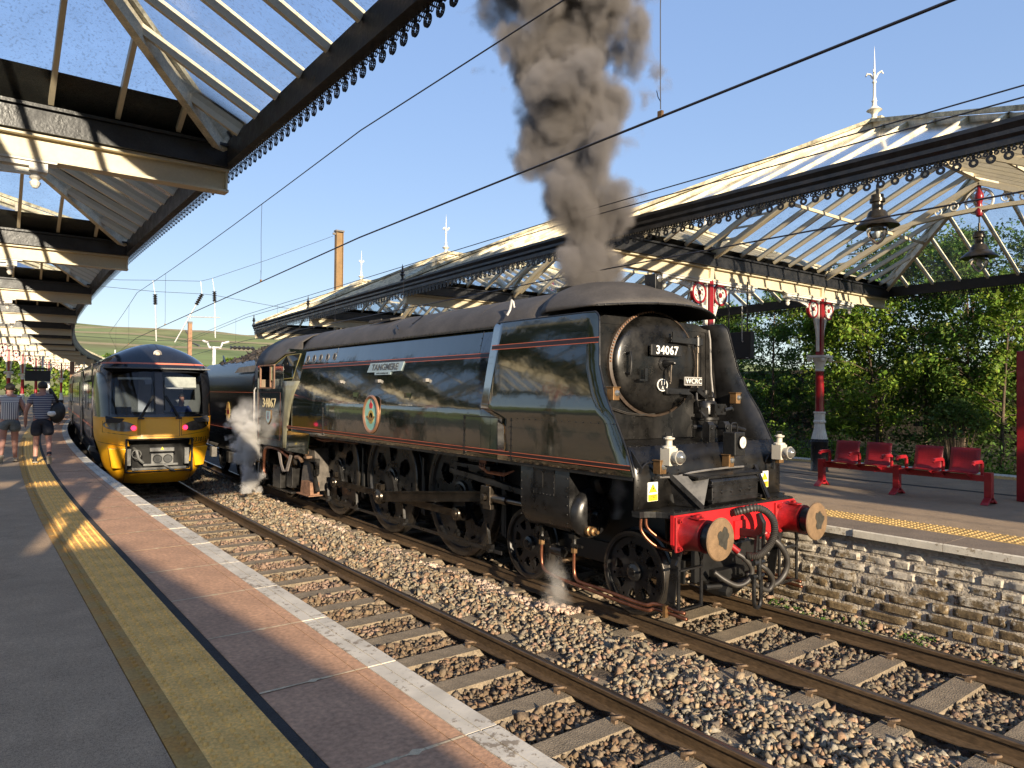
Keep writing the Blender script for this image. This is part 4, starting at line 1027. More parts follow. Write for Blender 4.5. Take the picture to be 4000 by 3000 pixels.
    for k in range(5):
        y = 7.66+k*.345; m = MB(); m.lathe([(.058, 0), (.075, 0), (.075, .02), (.058, .02), (.058, 0)], (0, 0, 0), 'x', 16)
        xs0 = cas_x(3.17); m.v = [(sg*(xs0+.004+vx*.6-vz*.235), y+vy, 3.17+vz) for vx, vy, vz in m.v]; lb(m, 'porthole_ring', grey_metal)
        m = MB(); m.lathe([(.06, .0), (.06, .006)], (0, 0, 0), 'x', 16); m.v = [(sg*(xs0+.006+vx-vz*.235), y+vy, 3.17+vz) for vx, vy, vz in m.v]; lb(m, 'porthole', ink)

# --- sooty roof
sec = [(1.080, 3.375), (1.065, 3.42), (1.025, 3.50), (.95, 3.60), (.84, 3.69), (.66, 3.775), (.45, 3.845), (.2, 3.882), (0, 3.89)]
sec = [(-x, z) for x, z in sec]+[(x, z) for x, z in sec[::-1][1:]]
m = MB(); m.sheet([[(x, y, z-.004*max(0, y-2)) for x, z in sec] for y in srange(1.25, 9.7, .5)]); lb(m, 'roof_casing', black_roof, smooth='all', solid=.02)
m = MB()
for sg in (-1, 1): m.box((sg*1.066, 5.5, 3.377), (.06, 7.9, .02))
lb(m, 'roof_ledge', black_loco)
m = MB()
for y in (2.9, 4.3, 5.75, 7.2, 8.6):
    for i in range(3, len(sec)-4):
        a, c = sec[i], sec[i+1]; m.bar((a[0], y, a[1]+.008-.004*(y-2)), (c[0], y, c[1]+.008-.004*(y-2)), .012, .03, up=(0, 1, 0))
    for k in range(12):
        i = 1+k; m.ball((sec[i][0], y+.03, sec[i][1]+.006-.004*(y-2)), .010, 5, 3)
for y in srange(2.2, 9.4, .18):
    m.ball((-.30, y, 3.862-.004*(y-2)), .010, 5, 3)
lb(m, 'roof_straps', black_roof, kind='stuff')
m = MB(); m.box((-.55, 6.5, 3.845), (.30, .7, .03), (0, -.22, 0)); m.box((-.62, 6.9, 3.84), (.03, .5, .05)); lb(m, 'safety_valve_hatch', black_roof)
m = MB(); m.tube([(-.98, 2.05, 3.64), (-1.0, 2.05, 3.72), (-1.02, 2.05, 3.74), (-1.05, 2.05, 3.60), (-1.10, 2.05, 3.52)], .016, 6); lb(m, 'whistle_pipe', galv)
m = MB(); m.tube([(-1.0, 5.3, 3.62), (-1.03, 5.28, 3.60), (-1.09, 5.1, 3.53)], .012, 6); m.tube([(-.72, 5.0, 3.78), (-.8, 4.8, 3.755), (-1.02, 4.75, 3.61)], .010, 6); lb(m, 'roof_pipes', black_loco)
# chimney lip where the exhaust leaves
m = MB(); m.lathe([(.40, 3.80), (.42, 3.93), (.36, 3.95), (.34, 3.90), (.33, 3.70)], (0, 1.72, 0), 'z', 24, 1, .8); lb(m, 'chimney', black_loco, smooth=True)

# --- cowl over the smokebox
hs = [(1.10, 3.50), (1.085, 3.56), (1.02, 3.66), (.88, 3.765), (.66, 3.86), (.40, 3.925), (.15, 3.955), (0, 3.96)]
hs = [(-x, z) for x, z in hs]+[(x, z) for x, z in hs[::-1][1:]]
rows = []
for t in [k/9 for k in range(10)]:
    r_ = []
    for x, z in hs:
        c_ = 1-(x/1.1)**2; yf = .34-.36*c_
        y = 1.36+(yf-1.36)*t
        k_ = t**2.4; zf = z*(1-k_)+(3.505+.055*c_)*k_
        r_.append((x*(1-.02*(1-t)), y, zf if t > 0 else zf-.02))
    rows.append(r_)
m = MB(); m.sheet(rows[::-1]); lb(m, 'smokebox_cowl', black_roof, smooth='all', solid=.025)
m = MB(); m.tube(rows[-1], .014, 6)
for x, y, z in rows[-1][1:-1]: m.ball((x, y-.012, z), .012, 5, 3)
lb(m, 'cowl_beading', black_loco)
m = MB(); m.box((.05, .50, 3.90), (.13, .18, .20)); lb(m, 'top_lamp', black_loco, bevel=.008)
m = MB(); m.lathe([(.001, -.03), (.03, -.02), (.045, 0)], (.05, .40, 3.94), 'y', 14); lb(m, 'top_lamp_lens', lens_m, smooth='all')
# flat top of the smokebox under the cowl
m = MB(); m.box((0, .95, 3.34), (2.1, 1.0, .04)); m.box((-1.06, 1.0, 2.9), (.03, 1.1, .9)); m.box((1.06, 1.0, 2.9), (.03, 1.1, .9)); m.box((0, 1.32, 3.45), (2.05, .04, .25)); lb(m, 'smokebox_wrapper', black_matt)

# --- smokebox front
FY = .46
def front_outline(n=26):
    pts = [(-1.315, 1.93), (-1.30, 2.35), (-1.22, 2.9), (-1.10, 3.25)]
    pts += [(-1.02, 3.36), (-.85, 3.42), (.85, 3.42), (1.02, 3.36), (1.10, 3.25), (1.22, 2.9), (1.30, 2.35), (1.315, 1.93)]
    return pts
m = MB(); m.prism(front_outline(), 'y', FY, FY+.03); lb(m, 'smokebox_front', black_matt)
DZ = 2.865
m = MB(); m.lathe([(.80, .0), (.80, -.035), (.765, -.05), (.76, -.0)], (0, FY, DZ), 'y', 48, 1, .825); lb(m, 'door_ring', rusty if False else M('door_ring_brown', (.045, .032, .024), .5, var=.4, scale=12), smooth=True)
m = MB(); m.lathe([(.755, -.005), (.752, -.045), (.735, -.075), (.70, -.098), (.60, -.125), (.42, -.150), (.22, -.163), (.001, -.168)], (0, FY, DZ), 'y', 56, 1, .825)
door = lb(m, 'smokebox_door', black_matt, smooth='all')
m = MB()
for k in range(26):
    a = PI*(.52+k*.019*1.0)*1.0; m.box((.785*math.cos(a), FY-.045, DZ+.785*.825*math.sin(a)), (.02, .02, .02))
lb(m, 'door_clamps', rusty, kind='stuff')
# grab handle, hinges, pin
m = MB(); m.tube([(-.60, FY-.10, DZ+.10), (-.60, FY-.19, DZ+.115), (-.60, FY-.20, DZ+.05), (-.60, FY-.20, DZ-.08), (-.60, FY-.19, DZ-.14), (-.60, FY-.10, DZ-.125)], .018, 8); lb(m, 'grab_handle', black_loco, smooth=True)
for z0, xx0 in ((3.165, .10), (2.52, .02)):
    m = MB(); m.prism([(xx0, z0+.03), (xx0+.03, z0+.045), (.30, z0+.035), (.72, z0+.045), (.72, z0-.045), (.30, z0-.035), (xx0, z0-.03)], 'y', FY-.215, FY-.165); m.cyl((.62, FY-.20, z0-.06), (.62, FY-.20, z0+.06), .042, n=14); lb(m, 'hinge_strap', black_loco, bevel=.006)
m = MB(); m.cyl((.62, FY-.20, 2.36), (.62, FY-.20, 3.24), .020, n=10); m.cyl((.62, FY-.20, 2.43), (.62, FY-.20, 2.50), .036, n=10); m.cyl((.62, FY-.20, 3.02), (.62, FY-.20, 3.09), .036, n=10); lb(m, 'hinge_pin', steel, smooth=True)
# number plate
m = MB(); m.box((.0, FY-.215, 3.025), (.56, .03, .14)); npl = lb(m, 'number_plate', black_loco, bevel=.01)
lt('plate_number', '34067', .145, sign_white, (.0, FY-.2335, 3.022), FRONT, bold=.0028, sx=1.08, space=1.06)
m = MB(); m.box((.12, FY-.20, 3.165), (.05, .05, .02)); m.box((.14, FY-.215, 3.20), (.045, .016, .13)); lb(m, 'lamp_iron', black_loco)
m = MB(); m.box((-.42, FY-.20, 2.655), (.13, .06, .018)); m.box((-.37, FY-.225, 2.72), (.045, .014, .15)); lb(m, 'lamp_iron', black_loco)
# dart handles
m = MB(); m.lathe([(.085, .0), (.085, -.02), (.05, -.03), (.04, -.10), (.025, -.14), (.018, -.20), (.001, -.21)], (.0, FY-.16, DZ), 'y', 16); hub = lb(m, 'door_hub', black_loco, smooth=True)
for q, l, yy0 in ((.02, .25, -.24), (-.04, .23, -.30)):
    m = MB(); m.tube([(0, FY+yy0, DZ), (q*.6, FY+yy0-.01, DZ-l*.5), (q, FY+yy0-.02, DZ-l)], [.015, .012, .016], 7); lb(m, 'door_handle', steel, smooth=True)
m = MB(); m.lathe([(.001, -.012), (.088, -.012), (.095, 0), (.088, .0)], (-.02, FY-.165, 2.60), 'y', 24, 1, .82); lb(m, 'shed_plate', ink)
m = MB(); m.lathe([(.082, -.016), (.094, -.016), (.094, -.004), (.082, -.004), (.082, -.016)], (-.02, FY-.165, 2.60), 'y', 28, 1, .82); lb(m, 'shed_plate_rim', sign_white)
lt('shed_code', '10', .078, sign_white, (-.02, FY-.183, 2.622), FRONT); lt('shed_code', 'A', .062, sign_white, (-.02, FY-.183, 2.562), FRONT)
# operator board
m = MB(); m.box((.47, FY-.255, 2.655), (.34, .012, .105)); lb(m, 'operator_board', galv)
m = MB(); m.box((.47, FY-.2625, 2.655), (.318, .006, .083)); lb(m, 'operator_board_field', M('board_dark', (.06, .055, .05), .6)); lt('operator_letters', 'WCRC', .092, sign_white, (.47, FY-.268, 2.653), FRONT, sx=1.10, space=1.04)
# far handrail up the smokebox side, cable on the door edge
m = MB(); m.tube([(.90, .30, 3.33), (.905, .28, 3.2), (.90, .26, 2.75), (.92, .22, 2.3), (.95, .18, 2.25)], .014, 7); lb(m, 'handrail', grey_metal, smooth=True)
m = MB(); m.tube([(-1.2, .1, 2.42), (-1.05, .30, 2.36), (-.8, FY-.04, 2.33), (-.5, FY-.04, 2.26), (-.25, FY-.04, 2.235), (0, FY-.04, 2.24)], .008, 5); m.tube([(-1.2, .1, 2.40), (-1.05, .30, 2.34), (-.8, FY-.03, 2.315), (-.5, FY-.03, 2.245), (-.25, FY-.03, 2.222), (0, FY-.03, 2.226)], .006, 5); lb(m, 'lamp_cable', rubber)

# brass marker lamps
def marker(x, y, z, rz=0):
    m = MB(); m.box((x, y, z), (.095, .10, .135), (0, 0, rz)); m.box((x, y, z+.073), (.12, .12, .012), (0, 0, rz)); lb(m, 'marker_lamp', brass, bevel=.005)
    m = MB(); m.lathe([(.001, -.03), (.022, -.024), (.034, -.006), (.036, 0)], (x+.01, y-.05, z+.01), 'y', 14); lb(m, 'marker_lens', lens_m, smooth='all')
    m = MB(); m.tube([(x-.02, y+.03, z-.07), (x-.03, y+.05, z-.13), (x+.05, y+.08, z-.15)], .012, 6); lb(m, 'marker_conduit', black_loco)
marker(-1.26, -.10, 2.485); marker(1.23, .12, 2.44); marker(-1.05, -.58, 1.72); marker(.20, -.52, 1.72); marker(1.17, -.55, 1.72)

# --- front shelf, apron, footplate
m = MB(); m.box((0, .05, 1.915), (2.63, .84, .02))
for x in srange(-1.25, 1.25, .1): m.ball((x, -.34, 1.927), .009, 5, 3)
lb(m, 'front_shelf', black_matt)
m = MB(); m.box((-.55, FY-.012, 2.09), (.42, .02, .30)); 
for k in range(5):
    for sx in (-.74, -.36): m.ball((sx, FY-.025, 1.97+k*.06), .009, 5, 3)
lb(m, 'access_panel', black_matt)
prof = [(-.372, 1.925), (-.455, 1.70), (-.472, 1.60), (-.472, 1.262)]
m = MB(); xsA = srange(-1.32, 1.32, .11)
m.sheet([[(x, y, z) for y, z in prof] for x in xsA]); lb(m, 'front_apron', black_matt, smooth=True, solid=.012)
m = MB()
for x in (-1.27, -.62, .62, 1.27):
    for z in srange(1.3, 1.66, .075): m.ball((x, -.482, z), .009, 5, 3)
lb(m, 'apron_rivets', black_loco, kind='stuff')
m = MB(); fp = [(-1.32, -.44), (-1.32, -.55)]+[(-1.32+.23*math.sin(PI/2*k/6)*1.0, -.55-.25*(1-math.cos(PI/2*k/6))) for k in range(1, 7)]
fp = fp+[(1.09, -.80)]+[(1.32-.23*math.sin(PI/2*k/6), -.55-.25*(1-math.cos(PI/2*k/6))) for k in range(5, -1, -1)]+[(1.32, -.44)]
m.prism(fp, 'z', 1.248, 1.272); m.prism([(x*.995, y*.995) for x, y in fp], 'z', 1.21, 1.248); lb(m, 'footplate', black_loco)
m = MB()
for x in srange(-1.05, 1.05, .12): m.ball((x, -.775, 1.276), .008, 5, 3)
lb(m, 'footplate_rivets', black_loco, kind='stuff')
# box over the inside cylinder with braces
m = MB(); m.prism([(-.46, 1.60), (-.46, 1.28), (-.72, 1.28), (-.77, 1.31), (-.77, 1.545), (-.74, 1.565)], 'x', -.42, .42); bx = lb(m, 'valve_cover', black_loco, bevel=.008)
m = MB()
for z in (1.36, 1.43, 1.50): m.box((0, -.774, z), (.80, .010, .014))
for x in (-.25, -.08, .09, .26): m.lathe([(.001, -.012), (.02, -.010), (.024, 0)], (x, -.772, 1.425), 'y', 10)
for x in (-.44, .44):
    for z in (1.33, 1.50): m.cyl((x, -.80, z), (x, -.74, z), .02, n=10); m.cyl((x, -.77, z-.02), (x, -.77, z+.02), .008)
lb(m, 'cover_fittings', black_loco)
m = MB(); m.prism([(-.46, 1.63), (-.74, 1.60), (-.74, 1.575), (-.46, 1.60)], 'x', -.62, .56); lb(m, 'cover_lid', black_loco)
for sg in (-1, 1):
    m = MB(); m.bar((sg*.80, -.475, 1.63), (sg*.60, -.79, 1.285), .03, .04); m.add([(sg*.79, -.47, 1.62), (sg*.44, -.74, 1.58), (sg*.58, -.78, 1.28), (sg*.70, -.47, 1.28)], [(0, 1, 2, 3)]); lb(m, 'cover_brace', black_loco, solid=.008)
    m = MB(); m.prism([(-.40, 1.90), (-.46, 1.72), (-.56, 1.72)], 'x', sg*1.30, sg*1.285); m.tube([(sg*1.12+.11*math.cos(a), -.475-.03*math.sin(a), 1.66+.11*math.sin(a)) for a in [PI*k/8 for k in range(9)]], .012, 6); lb(m, 'apron_gusset', black_loco)
m = MB(); m.tube([(-.95, -.49, 1.60), (-.7, -.5, 1.59), (-.5, -.55, 1.63), (-.3, -.58, 1.645), (.15, -.56, 1.65), (.5, -.52, 1.64)], .012, 6); lb(m, 'lamp_conduit', grey_metal)
m = MB(); m.lathe([(.001, -.01), (.055, -.01), (.06, 0)], (-.70, -.478, 1.36), 'y', 18); lb(m, 'apron_hole', ink)
# warning signs
for x in (-1.05, .98):
    m = MB(); m.box((x, -.484, 1.455), (.155, .008, .20)); sg_ = lb(m, 'warning_sign', sign_white)
    m = MB(); m.prism([(x-.066, 1.447), (x+.066, 1.447), (x, 1.54)], 'y', -.4905, -.489); lb(m, 'sign_triangle_border', ink)
    m = MB(); m.prism([(x-.056, 1.452), (x+.056, 1.452), (x, 1.531)], 'y', -.4925, -.491); lb(m, 'sign_triangle', sign_yellow)
    m = MB(); m.prism([(x+.008, 1.515), (x-.012, 1.486), (x+.002, 1.488), (x-.006, 1.46), (x+.014, 1.494), (x+.001, 1.492)], 'y', -.4945, -.493); lb(m, 'sign_bolt', ink)
    m = MB(); m.box((x, -.489, 1.392), (.145, .002, .068)); lb(m, 'sign_panel', sign_yellow)
    lt('sign_words', 'Danger', .036, ink, (x, -.491, 1.412), FRONT, extrude=.0004); lt('sign_words', 'Overhead\nlive wires', .018, ink, (x, -.491, 1.382), FRONT, extrude=.0004)
# air pump on the shelf
px, py = .42, -.02
m = MB(); m.lathe([(.165, 1.925), (.165, 1.95), (.15, 1.96), (.15, 2.17), (.168, 2.18), (.168, 2.21), (.10, 2.215), (.09, 2.24), (.14, 2.25), (.14, 2.38), (.12, 2.41), (.03, 2.42), (.03, 2.50), (.045, 2.50), (.045, 2.54), (.001, 2.54)], (px, py, 0), 'z', 20)
m.box((px+.05, py-.12, 2.31), (.22, .14, .13)); m.box((px-.17, py-.08, 2.27), (.14, .10, .12)); m.box((px-.13, py+.0, 2.50), (.20, .12, .05), (0, .5, 0))
for k in range(4): m.cyl((px-.03+k*.06, py-.20, 2.28+(k % 2)*.06), (px-.03+k*.06, py-.17, 2.28+(k % 2)*.06), .018, n=8)
lb(m, 'air_pump', black_matt, smooth=True)
m = MB(); m.tube([(px-.2, py-.05, 2.34), (px-.26, py-.08, 2.42), (px-.24, py-.06, 2.5), (px-.2, py-.02, 2.47)], .014, 6); m.tube([(px-.05, py-.1, 2.47), (px+.02, py-.12, 2.45), (px+.04, py-.08, 2.52)], .010, 6)
m.tube([(px-.24, py-.1, 2.3), (px-.2, py-.16, 2.22), (px-.18, py-.14, 2.14)], .016, 6); m.tube([(px+.12, py-.2, 2.30), (px+.26, py-.2, 2.32), (px+.33, py-.16, 2.3)], .022, 7); m.tube([(px-.36, py-.1, 2.10), (px-.2, py-.16, 2.10), (px+.3, py-.2, 2.09), (px+.5, py-.22, 2.05)], .028, 8); lb(m, 'pump_pipes', black_loco, smooth=True)
for x in (px-.30, px+.0):
    m = MB(); m.prism([(-.36, 1.925), (-.36, 2.13), (-.33, 2.17), (-.28, 2.17), (-.25, 2.13), (-.25, 1.925)], 'x', x-.05, x+.05); m.cyl((x-.02, -.38, 2.09), (x-.02, -.23, 2.09), .02, n=8); lb(m, 'pump_bracket', black_loco, bevel=.006)

# --- buffer beam, buffers, coupling
m = MB(); m.prism([(-1.10, .95), (-1.06, .895), (1.06, .895), (1.10, .95), (1.10, 1.247), (-1.10, 1.247)], 'y', -.815, -.77); lb(m, 'buffer_beam', red_beam)
for sg in (-1, 1):
    X_ = sg*.885; Z_ = 1.055
    m = MB(); m.box((X_, -.828, Z_), (.42, .026, .36)); fl = lb(m, 'buffer_flange', red_dirty, bevel=.008)
    m = MB()
    for i in (-1, 1):
        for j in (-1, 1): m.cyl((X_+i*.17, -.875, Z_+j*.14), (X_+i*.17, -.84, Z_+j*.14), .024, n=6); m.cyl((X_+i*.17, -.89, Z_+j*.14), (X_+i*.17, -.84, Z_+j*.14), .011, n=6)
    lb(m, 'buffer_bolts', red_dirty)
    m = MB(); m.lathe([(.185, 0), (.175, -.03), (.168, -.06), (.160, -.20), (.168, -.215), (.168, -.235), (.14, -.24)], (X_, -.84, Z_), 'y', 28); lb(m, 'buffer_housing', red_dirty, smooth=True)
    m = MB(); m.lathe([(.138, 0), (.138, -.13), (.10, -.135)], (X_, -1.06, Z_), 'y', 24); lb(m, 'buffer_ram', black_loco, smooth=True)
    m = MB(); m.lathe([(.10, 0), (.18, -.008), (.212, -.018), (.216, -.030), (.208, -.042), (.12, -.052), (.001, -.055)], (X_, -1.19, Z_), 'y', 40); hd = lb(m, 'buffer_head', buffer_face, smooth=True)
    m = MB(); pts = []
    for k in range(22):
        a = 2*PI*k/22; r = .088+.012*math.sin(a*3+sg)+.012*math.sin(a*5+1)+.006*math.sin(a*9)
        pts.append((X_+.02+r*.95*math.cos(a), Z_+.015+r*1.15*math.sin(a)))
    m.add([(x, -1.2465-.001+.02*((x-X_)**2+(z-Z_)**2), z) for x, z in pts], [tuple(range(22))]); lb(m, 'grease_patch', grease)
    m = MB(); m.box((X_-.02, -.96, Z_+.172), (.10, .12, .012)); m.box((X_+.0, -.93, Z_+.185), (.05, .04, .03)); lb(m, 'buffer_lug', red_dirty)
    # step frames under the buffers
    yf = -.86; x0, x1 = X_-sg*-.19, X_-sg*.17
    m = MB()
    for x in (x0, x1): m.tube([(x, -.80, .90), (x+(.02 if x == x0 else .0), yf-.02, .80), (x, yf, .72), (x, yf, .30)], .0, 4) if False else m.bar((x, yf, .84), (x, yf, .30), .035, .018, up=(0, 1, 0))
    m.bar((x0, yf, .30), (x1, yf, .30), .05, .016); m.bar((x0, yf, .70), (x1, yf, .70), .05, .016)
    m.prism([(x0-.05, .895), (x0+.05*sg, .76), (x0, .72)] if sg > 0 else [(x0+.05, .895), (x0-.05, .76), (x0, .72)], 'y', yf-.01, yf+.01); m.prism([(x1-.06, .895), (x1+.06, .895), (x1, .74)], 'y', yf-.01, yf+.01)
    lb(m, 'step_frame', black_loco)
    m = MB(); m.bar((X_+sg*.03, -.70, .86), (X_+sg*.02, -.62, .30), .10, .02, up=(1, 0, 0)); m.bar((X_+sg*.02, -.62, .32), (X_-sg*.05, -.68, .10), .06, .02, up=(1, 0, 0)); lb(m, 'guard_iron', black_loco)
m = MB(); m.prism([(-.82, 1.02), (-1.02, 1.02), (-1.06, 1.08), (-1.04, 1.20), (-1.08, 1.22), (-1.14, 1.12), (-1.13, 1.0), (-1.05, .93), (-.82, .93)], 'x', -.03, .03); lb(m, 'drawhook', black_loco, bevel=.01)
m = MB(); m.box((0, -.825, 1.0), (.22, .03, .2)); lb(m, 'drawhook_plate', red_beam)
m = MB(); 
for dx_ in (-.065, .065): m.bar((dx_, -1.08, .98), (dx_, -1.06, .66), .03, .03)
m.cyl((0, -1.07, .50), (0, -1.07, .94), .026, n=10); m.cyl((-.09, -1.06, .68), (.09, -1.06, .68), .03, n=8); m.ball((.16, -1.06, .76), .035, 8, 6)
lk = [(-.065, -1.05, .52), (-.065, -1.05, .26), (-.04, -1.05, .20), (0, -1.05, .185), (.04, -1.05, .20), (.065, -1.05, .26), (.065, -1.05, .52)]; m.tube(lk, .022, 8); m.cyl((-.1, -1.05, .53), (.1, -1.05, .53), .028, n=8); lb(m, 'screw_coupling', black_loco, smooth=True)
def hose(name, pts, r, mat, ribs=0):
    P_ = [Vector(p) for p in pts]; out = []; N = 8
    for i in range(len(P_)-1):
        p0, p1, p2, p3 = P_[max(i-1, 0)], P_[i], P_[i+1], P_[min(i+2, len(P_)-1)]
        for k in range(N):
            t = k/N; out.append(.5*((2*p1)+(-p0+p2)*t+(2*p0-5*p1+4*p2-p3)*t*t+(-p0+3*p1-3*p2+p3)*t**3))
    out.append(P_[-1]); m = MB()
    if ribs:
        o2 = []; 
        for a, c in zip(out[:-1], out[1:]):
            for k in range(2): o2.append(a.lerp(c, k/2))
        rr = [r*(1.0 if k % 2 else .82) for k in range(len(o2))]; m.tube(o2, rr, 12)
    else: m.tube(out, r, 10)
    return lb(m, name, mat, smooth='all' if not ribs else True)
hose('steam_heating_hose', [(-.16, -.86, 1.20), (.02, -1.04, 1.26), (.16, -1.12, 1.15), (.17, -1.14, .98), (.08, -1.12, .84), (-.06, -1.08, .76), (-.14, -1.0, .76)], .044, rubber, 1)
hose('brake_hose', [(-.30, -.84, .84), (-.16, -.98, .74), (-.06, -1.02, .60), (-.10, -1.0, .48), (-.22, -.95, .44), (-.34, -.88, .50), (-.42, -.80, .58)], .028, rubber)
hose('brake_hose', [(-.02, -.96, .68), (.12, -1.06, .60), (.24, -1.08, .46), (.22, -1.06, .36), (.14, -1.04, .36), (-.02, -1.0, .46), (-.08, -.98, .56)], .027, rubber)
hose('vacuum_hose', [(.40, -.86, .92), (.52, -.98, .80), (.62, -1.02, .62), (.60, -1.0, .46), (.48, -.97, .36), (.34, -.93, .34)], .034, rubber)
for pp, rr_ in (([(.28, -.84, .90), (.36, -.90, .93), (.43, -.90, .88), (.45, -.94, .84)], .045), ([(-.26, -.9, .86), (-.22, -.97, .80)], .035), ([(-.1, -.95, .71), (.0, -1.0, .66)], .03)):
    m = MB(); m.tube(pp, rr_, 10); lb(m, 'hose_coupling', red_dirty, smooth=True)
m = MB(); m.box((0, -.62, .62), (1.1, .05, .34)); m.box((-.05, -.70, .50), (.5, .1, .12)); m.tube([(-.5, -.75, .42), (-.2, -.8, .40), (.2, -.82, .42)], .03, 8); m.lathe([(.001, -.1), (.06, -.09), (.07, 0)], (-.25, -.78, .36), 'y', 12); lb(m, 'front_frame_stretcher', black_frame)

# --- wheels
def disc_with_holes(R, holes, rim_in=.86, nt=112, nr=16, r_in=.10):
    m = MB(); vs = []; idx = {}
    rs = [r_in+(rim_in-r_in)*k/nr for k in range(nr+1)]
    for i, r in enumerate(rs):
        for k in range(nt):
            a = 2*PI*k/nt; vs.append((0, R*r*math.cos(a), R*r*math.sin(a)))
    fs = []
    for i in range(nr):
        for k in range(nt):
            r = (rs[i]+rs[i+1])/2; a = 2*PI*(k+.5)/nt; y, z = r*math.cos(a), r*math.sin(a)
            if any(h(y, z) for h in holes): continue
            fs.append((i*nt+k, i*nt+(k+1) % nt, (i+1)*nt+(k+1) % nt, (i+1)*nt+k))
    m.add(vs, fs); return m
def ell(cr, ca, ra, rt):
    def f(y, z):
        u = y*math.cos(ca)+z*math.sin(ca)-cr; v = -y*math.sin(ca)+z*math.cos(ca); return (u/ra)**2+(v/rt)**2 < 1
    return f
pin_a = math.atan2(-.27, -.14)
big = [ell(.53, pin_a+PI/6+k*PI/3, .20, .15) for k in range(6)]+[ell(.74, pin_a+k*PI/3, .045, .05) for k in range(6)]
dd = disc_with_holes(.94, big); drv_me = dd.mesh('driving_wheel', black_loco)
bh = [ell(.56, k*PI/4+.2, .14, .12) for k in range(8)]+[ell(.70, k*PI/4+PI/8+.2, .04, .05) for k in range(8)]
bd = disc_with_holes(.47, bh, nt=80, nr=12); bog_me = bd.mesh('bogie_wheel', black_loco)
def tyre(R, mat): 
    m = MB(); m.lathe([(R*.845, -.03), (R*.87, -.065), (R*.985, -.068), (R, -.055), (R*1.0, .035), (R+.028, .045), (R+.028, .070), (R*.86, .075), (R*.845, .03), (R*.845, -.03)], axis='x', n=64); return m.mesh('tyre', mat)
tyre_me = {.94: tyre(.94, black_loco), .47: tyre(.47, steel if False else black_loco)}
rim_me = {}
for R in (.94, .47):
    m = MB(); m.lathe([(R*.93, -.0695), (R*.985, -.0695), (R*1.001, -.052), (R*1.001, .03)], axis='x', n=64, cap=False); rim_me[R] = m.mesh('tread', M('tyre_tread_steel', (.09, .08, .07), .35, metal=.8, var=.3))
def wheel(name, R, y, sg, me, crank=False):
    o = link(name, me, LO, solid=.06); o.location = (sg*.755, y+1.25, R); o.scale = (-sg*-1 if False else 1, 1, 1)
    t = link('tyre', tyre_me[R], o, smooth=True); t.scale = (1 if sg < 0 else -1, 1, 1)
    t = link('tread', rim_me[R], o, smooth=True); t.scale = (1 if sg < 0 else -1, 1, 1)
    m = MB(); q = sg*.07; m.lathe([(.001, q*1.4), (R*.10, q*1.4), (R*.115, q*1.2), (R*.20, q*1.0), (R*.23, 0)], axis='x', n=24); m.build('hub', black_loco, o, smooth=True)
    if crank:
        m = MB(); m.prism([(-.13*math.sin(pin_a)*k+.0, 0) for k in ()] or [(.15*math.cos(a), .15*math.sin(a)) for a in [pin_a+PI*.5+PI*j/6 for j in range(7)]]+[(-.14+.12*math.cos(a), -.27+.12*math.sin(a)) for a in [pin_a-PI*.5+PI*j/6 for j in range(7)]], 'x', sg*.045, sg*.11); m.build('crank', black_loco, o)
    return o
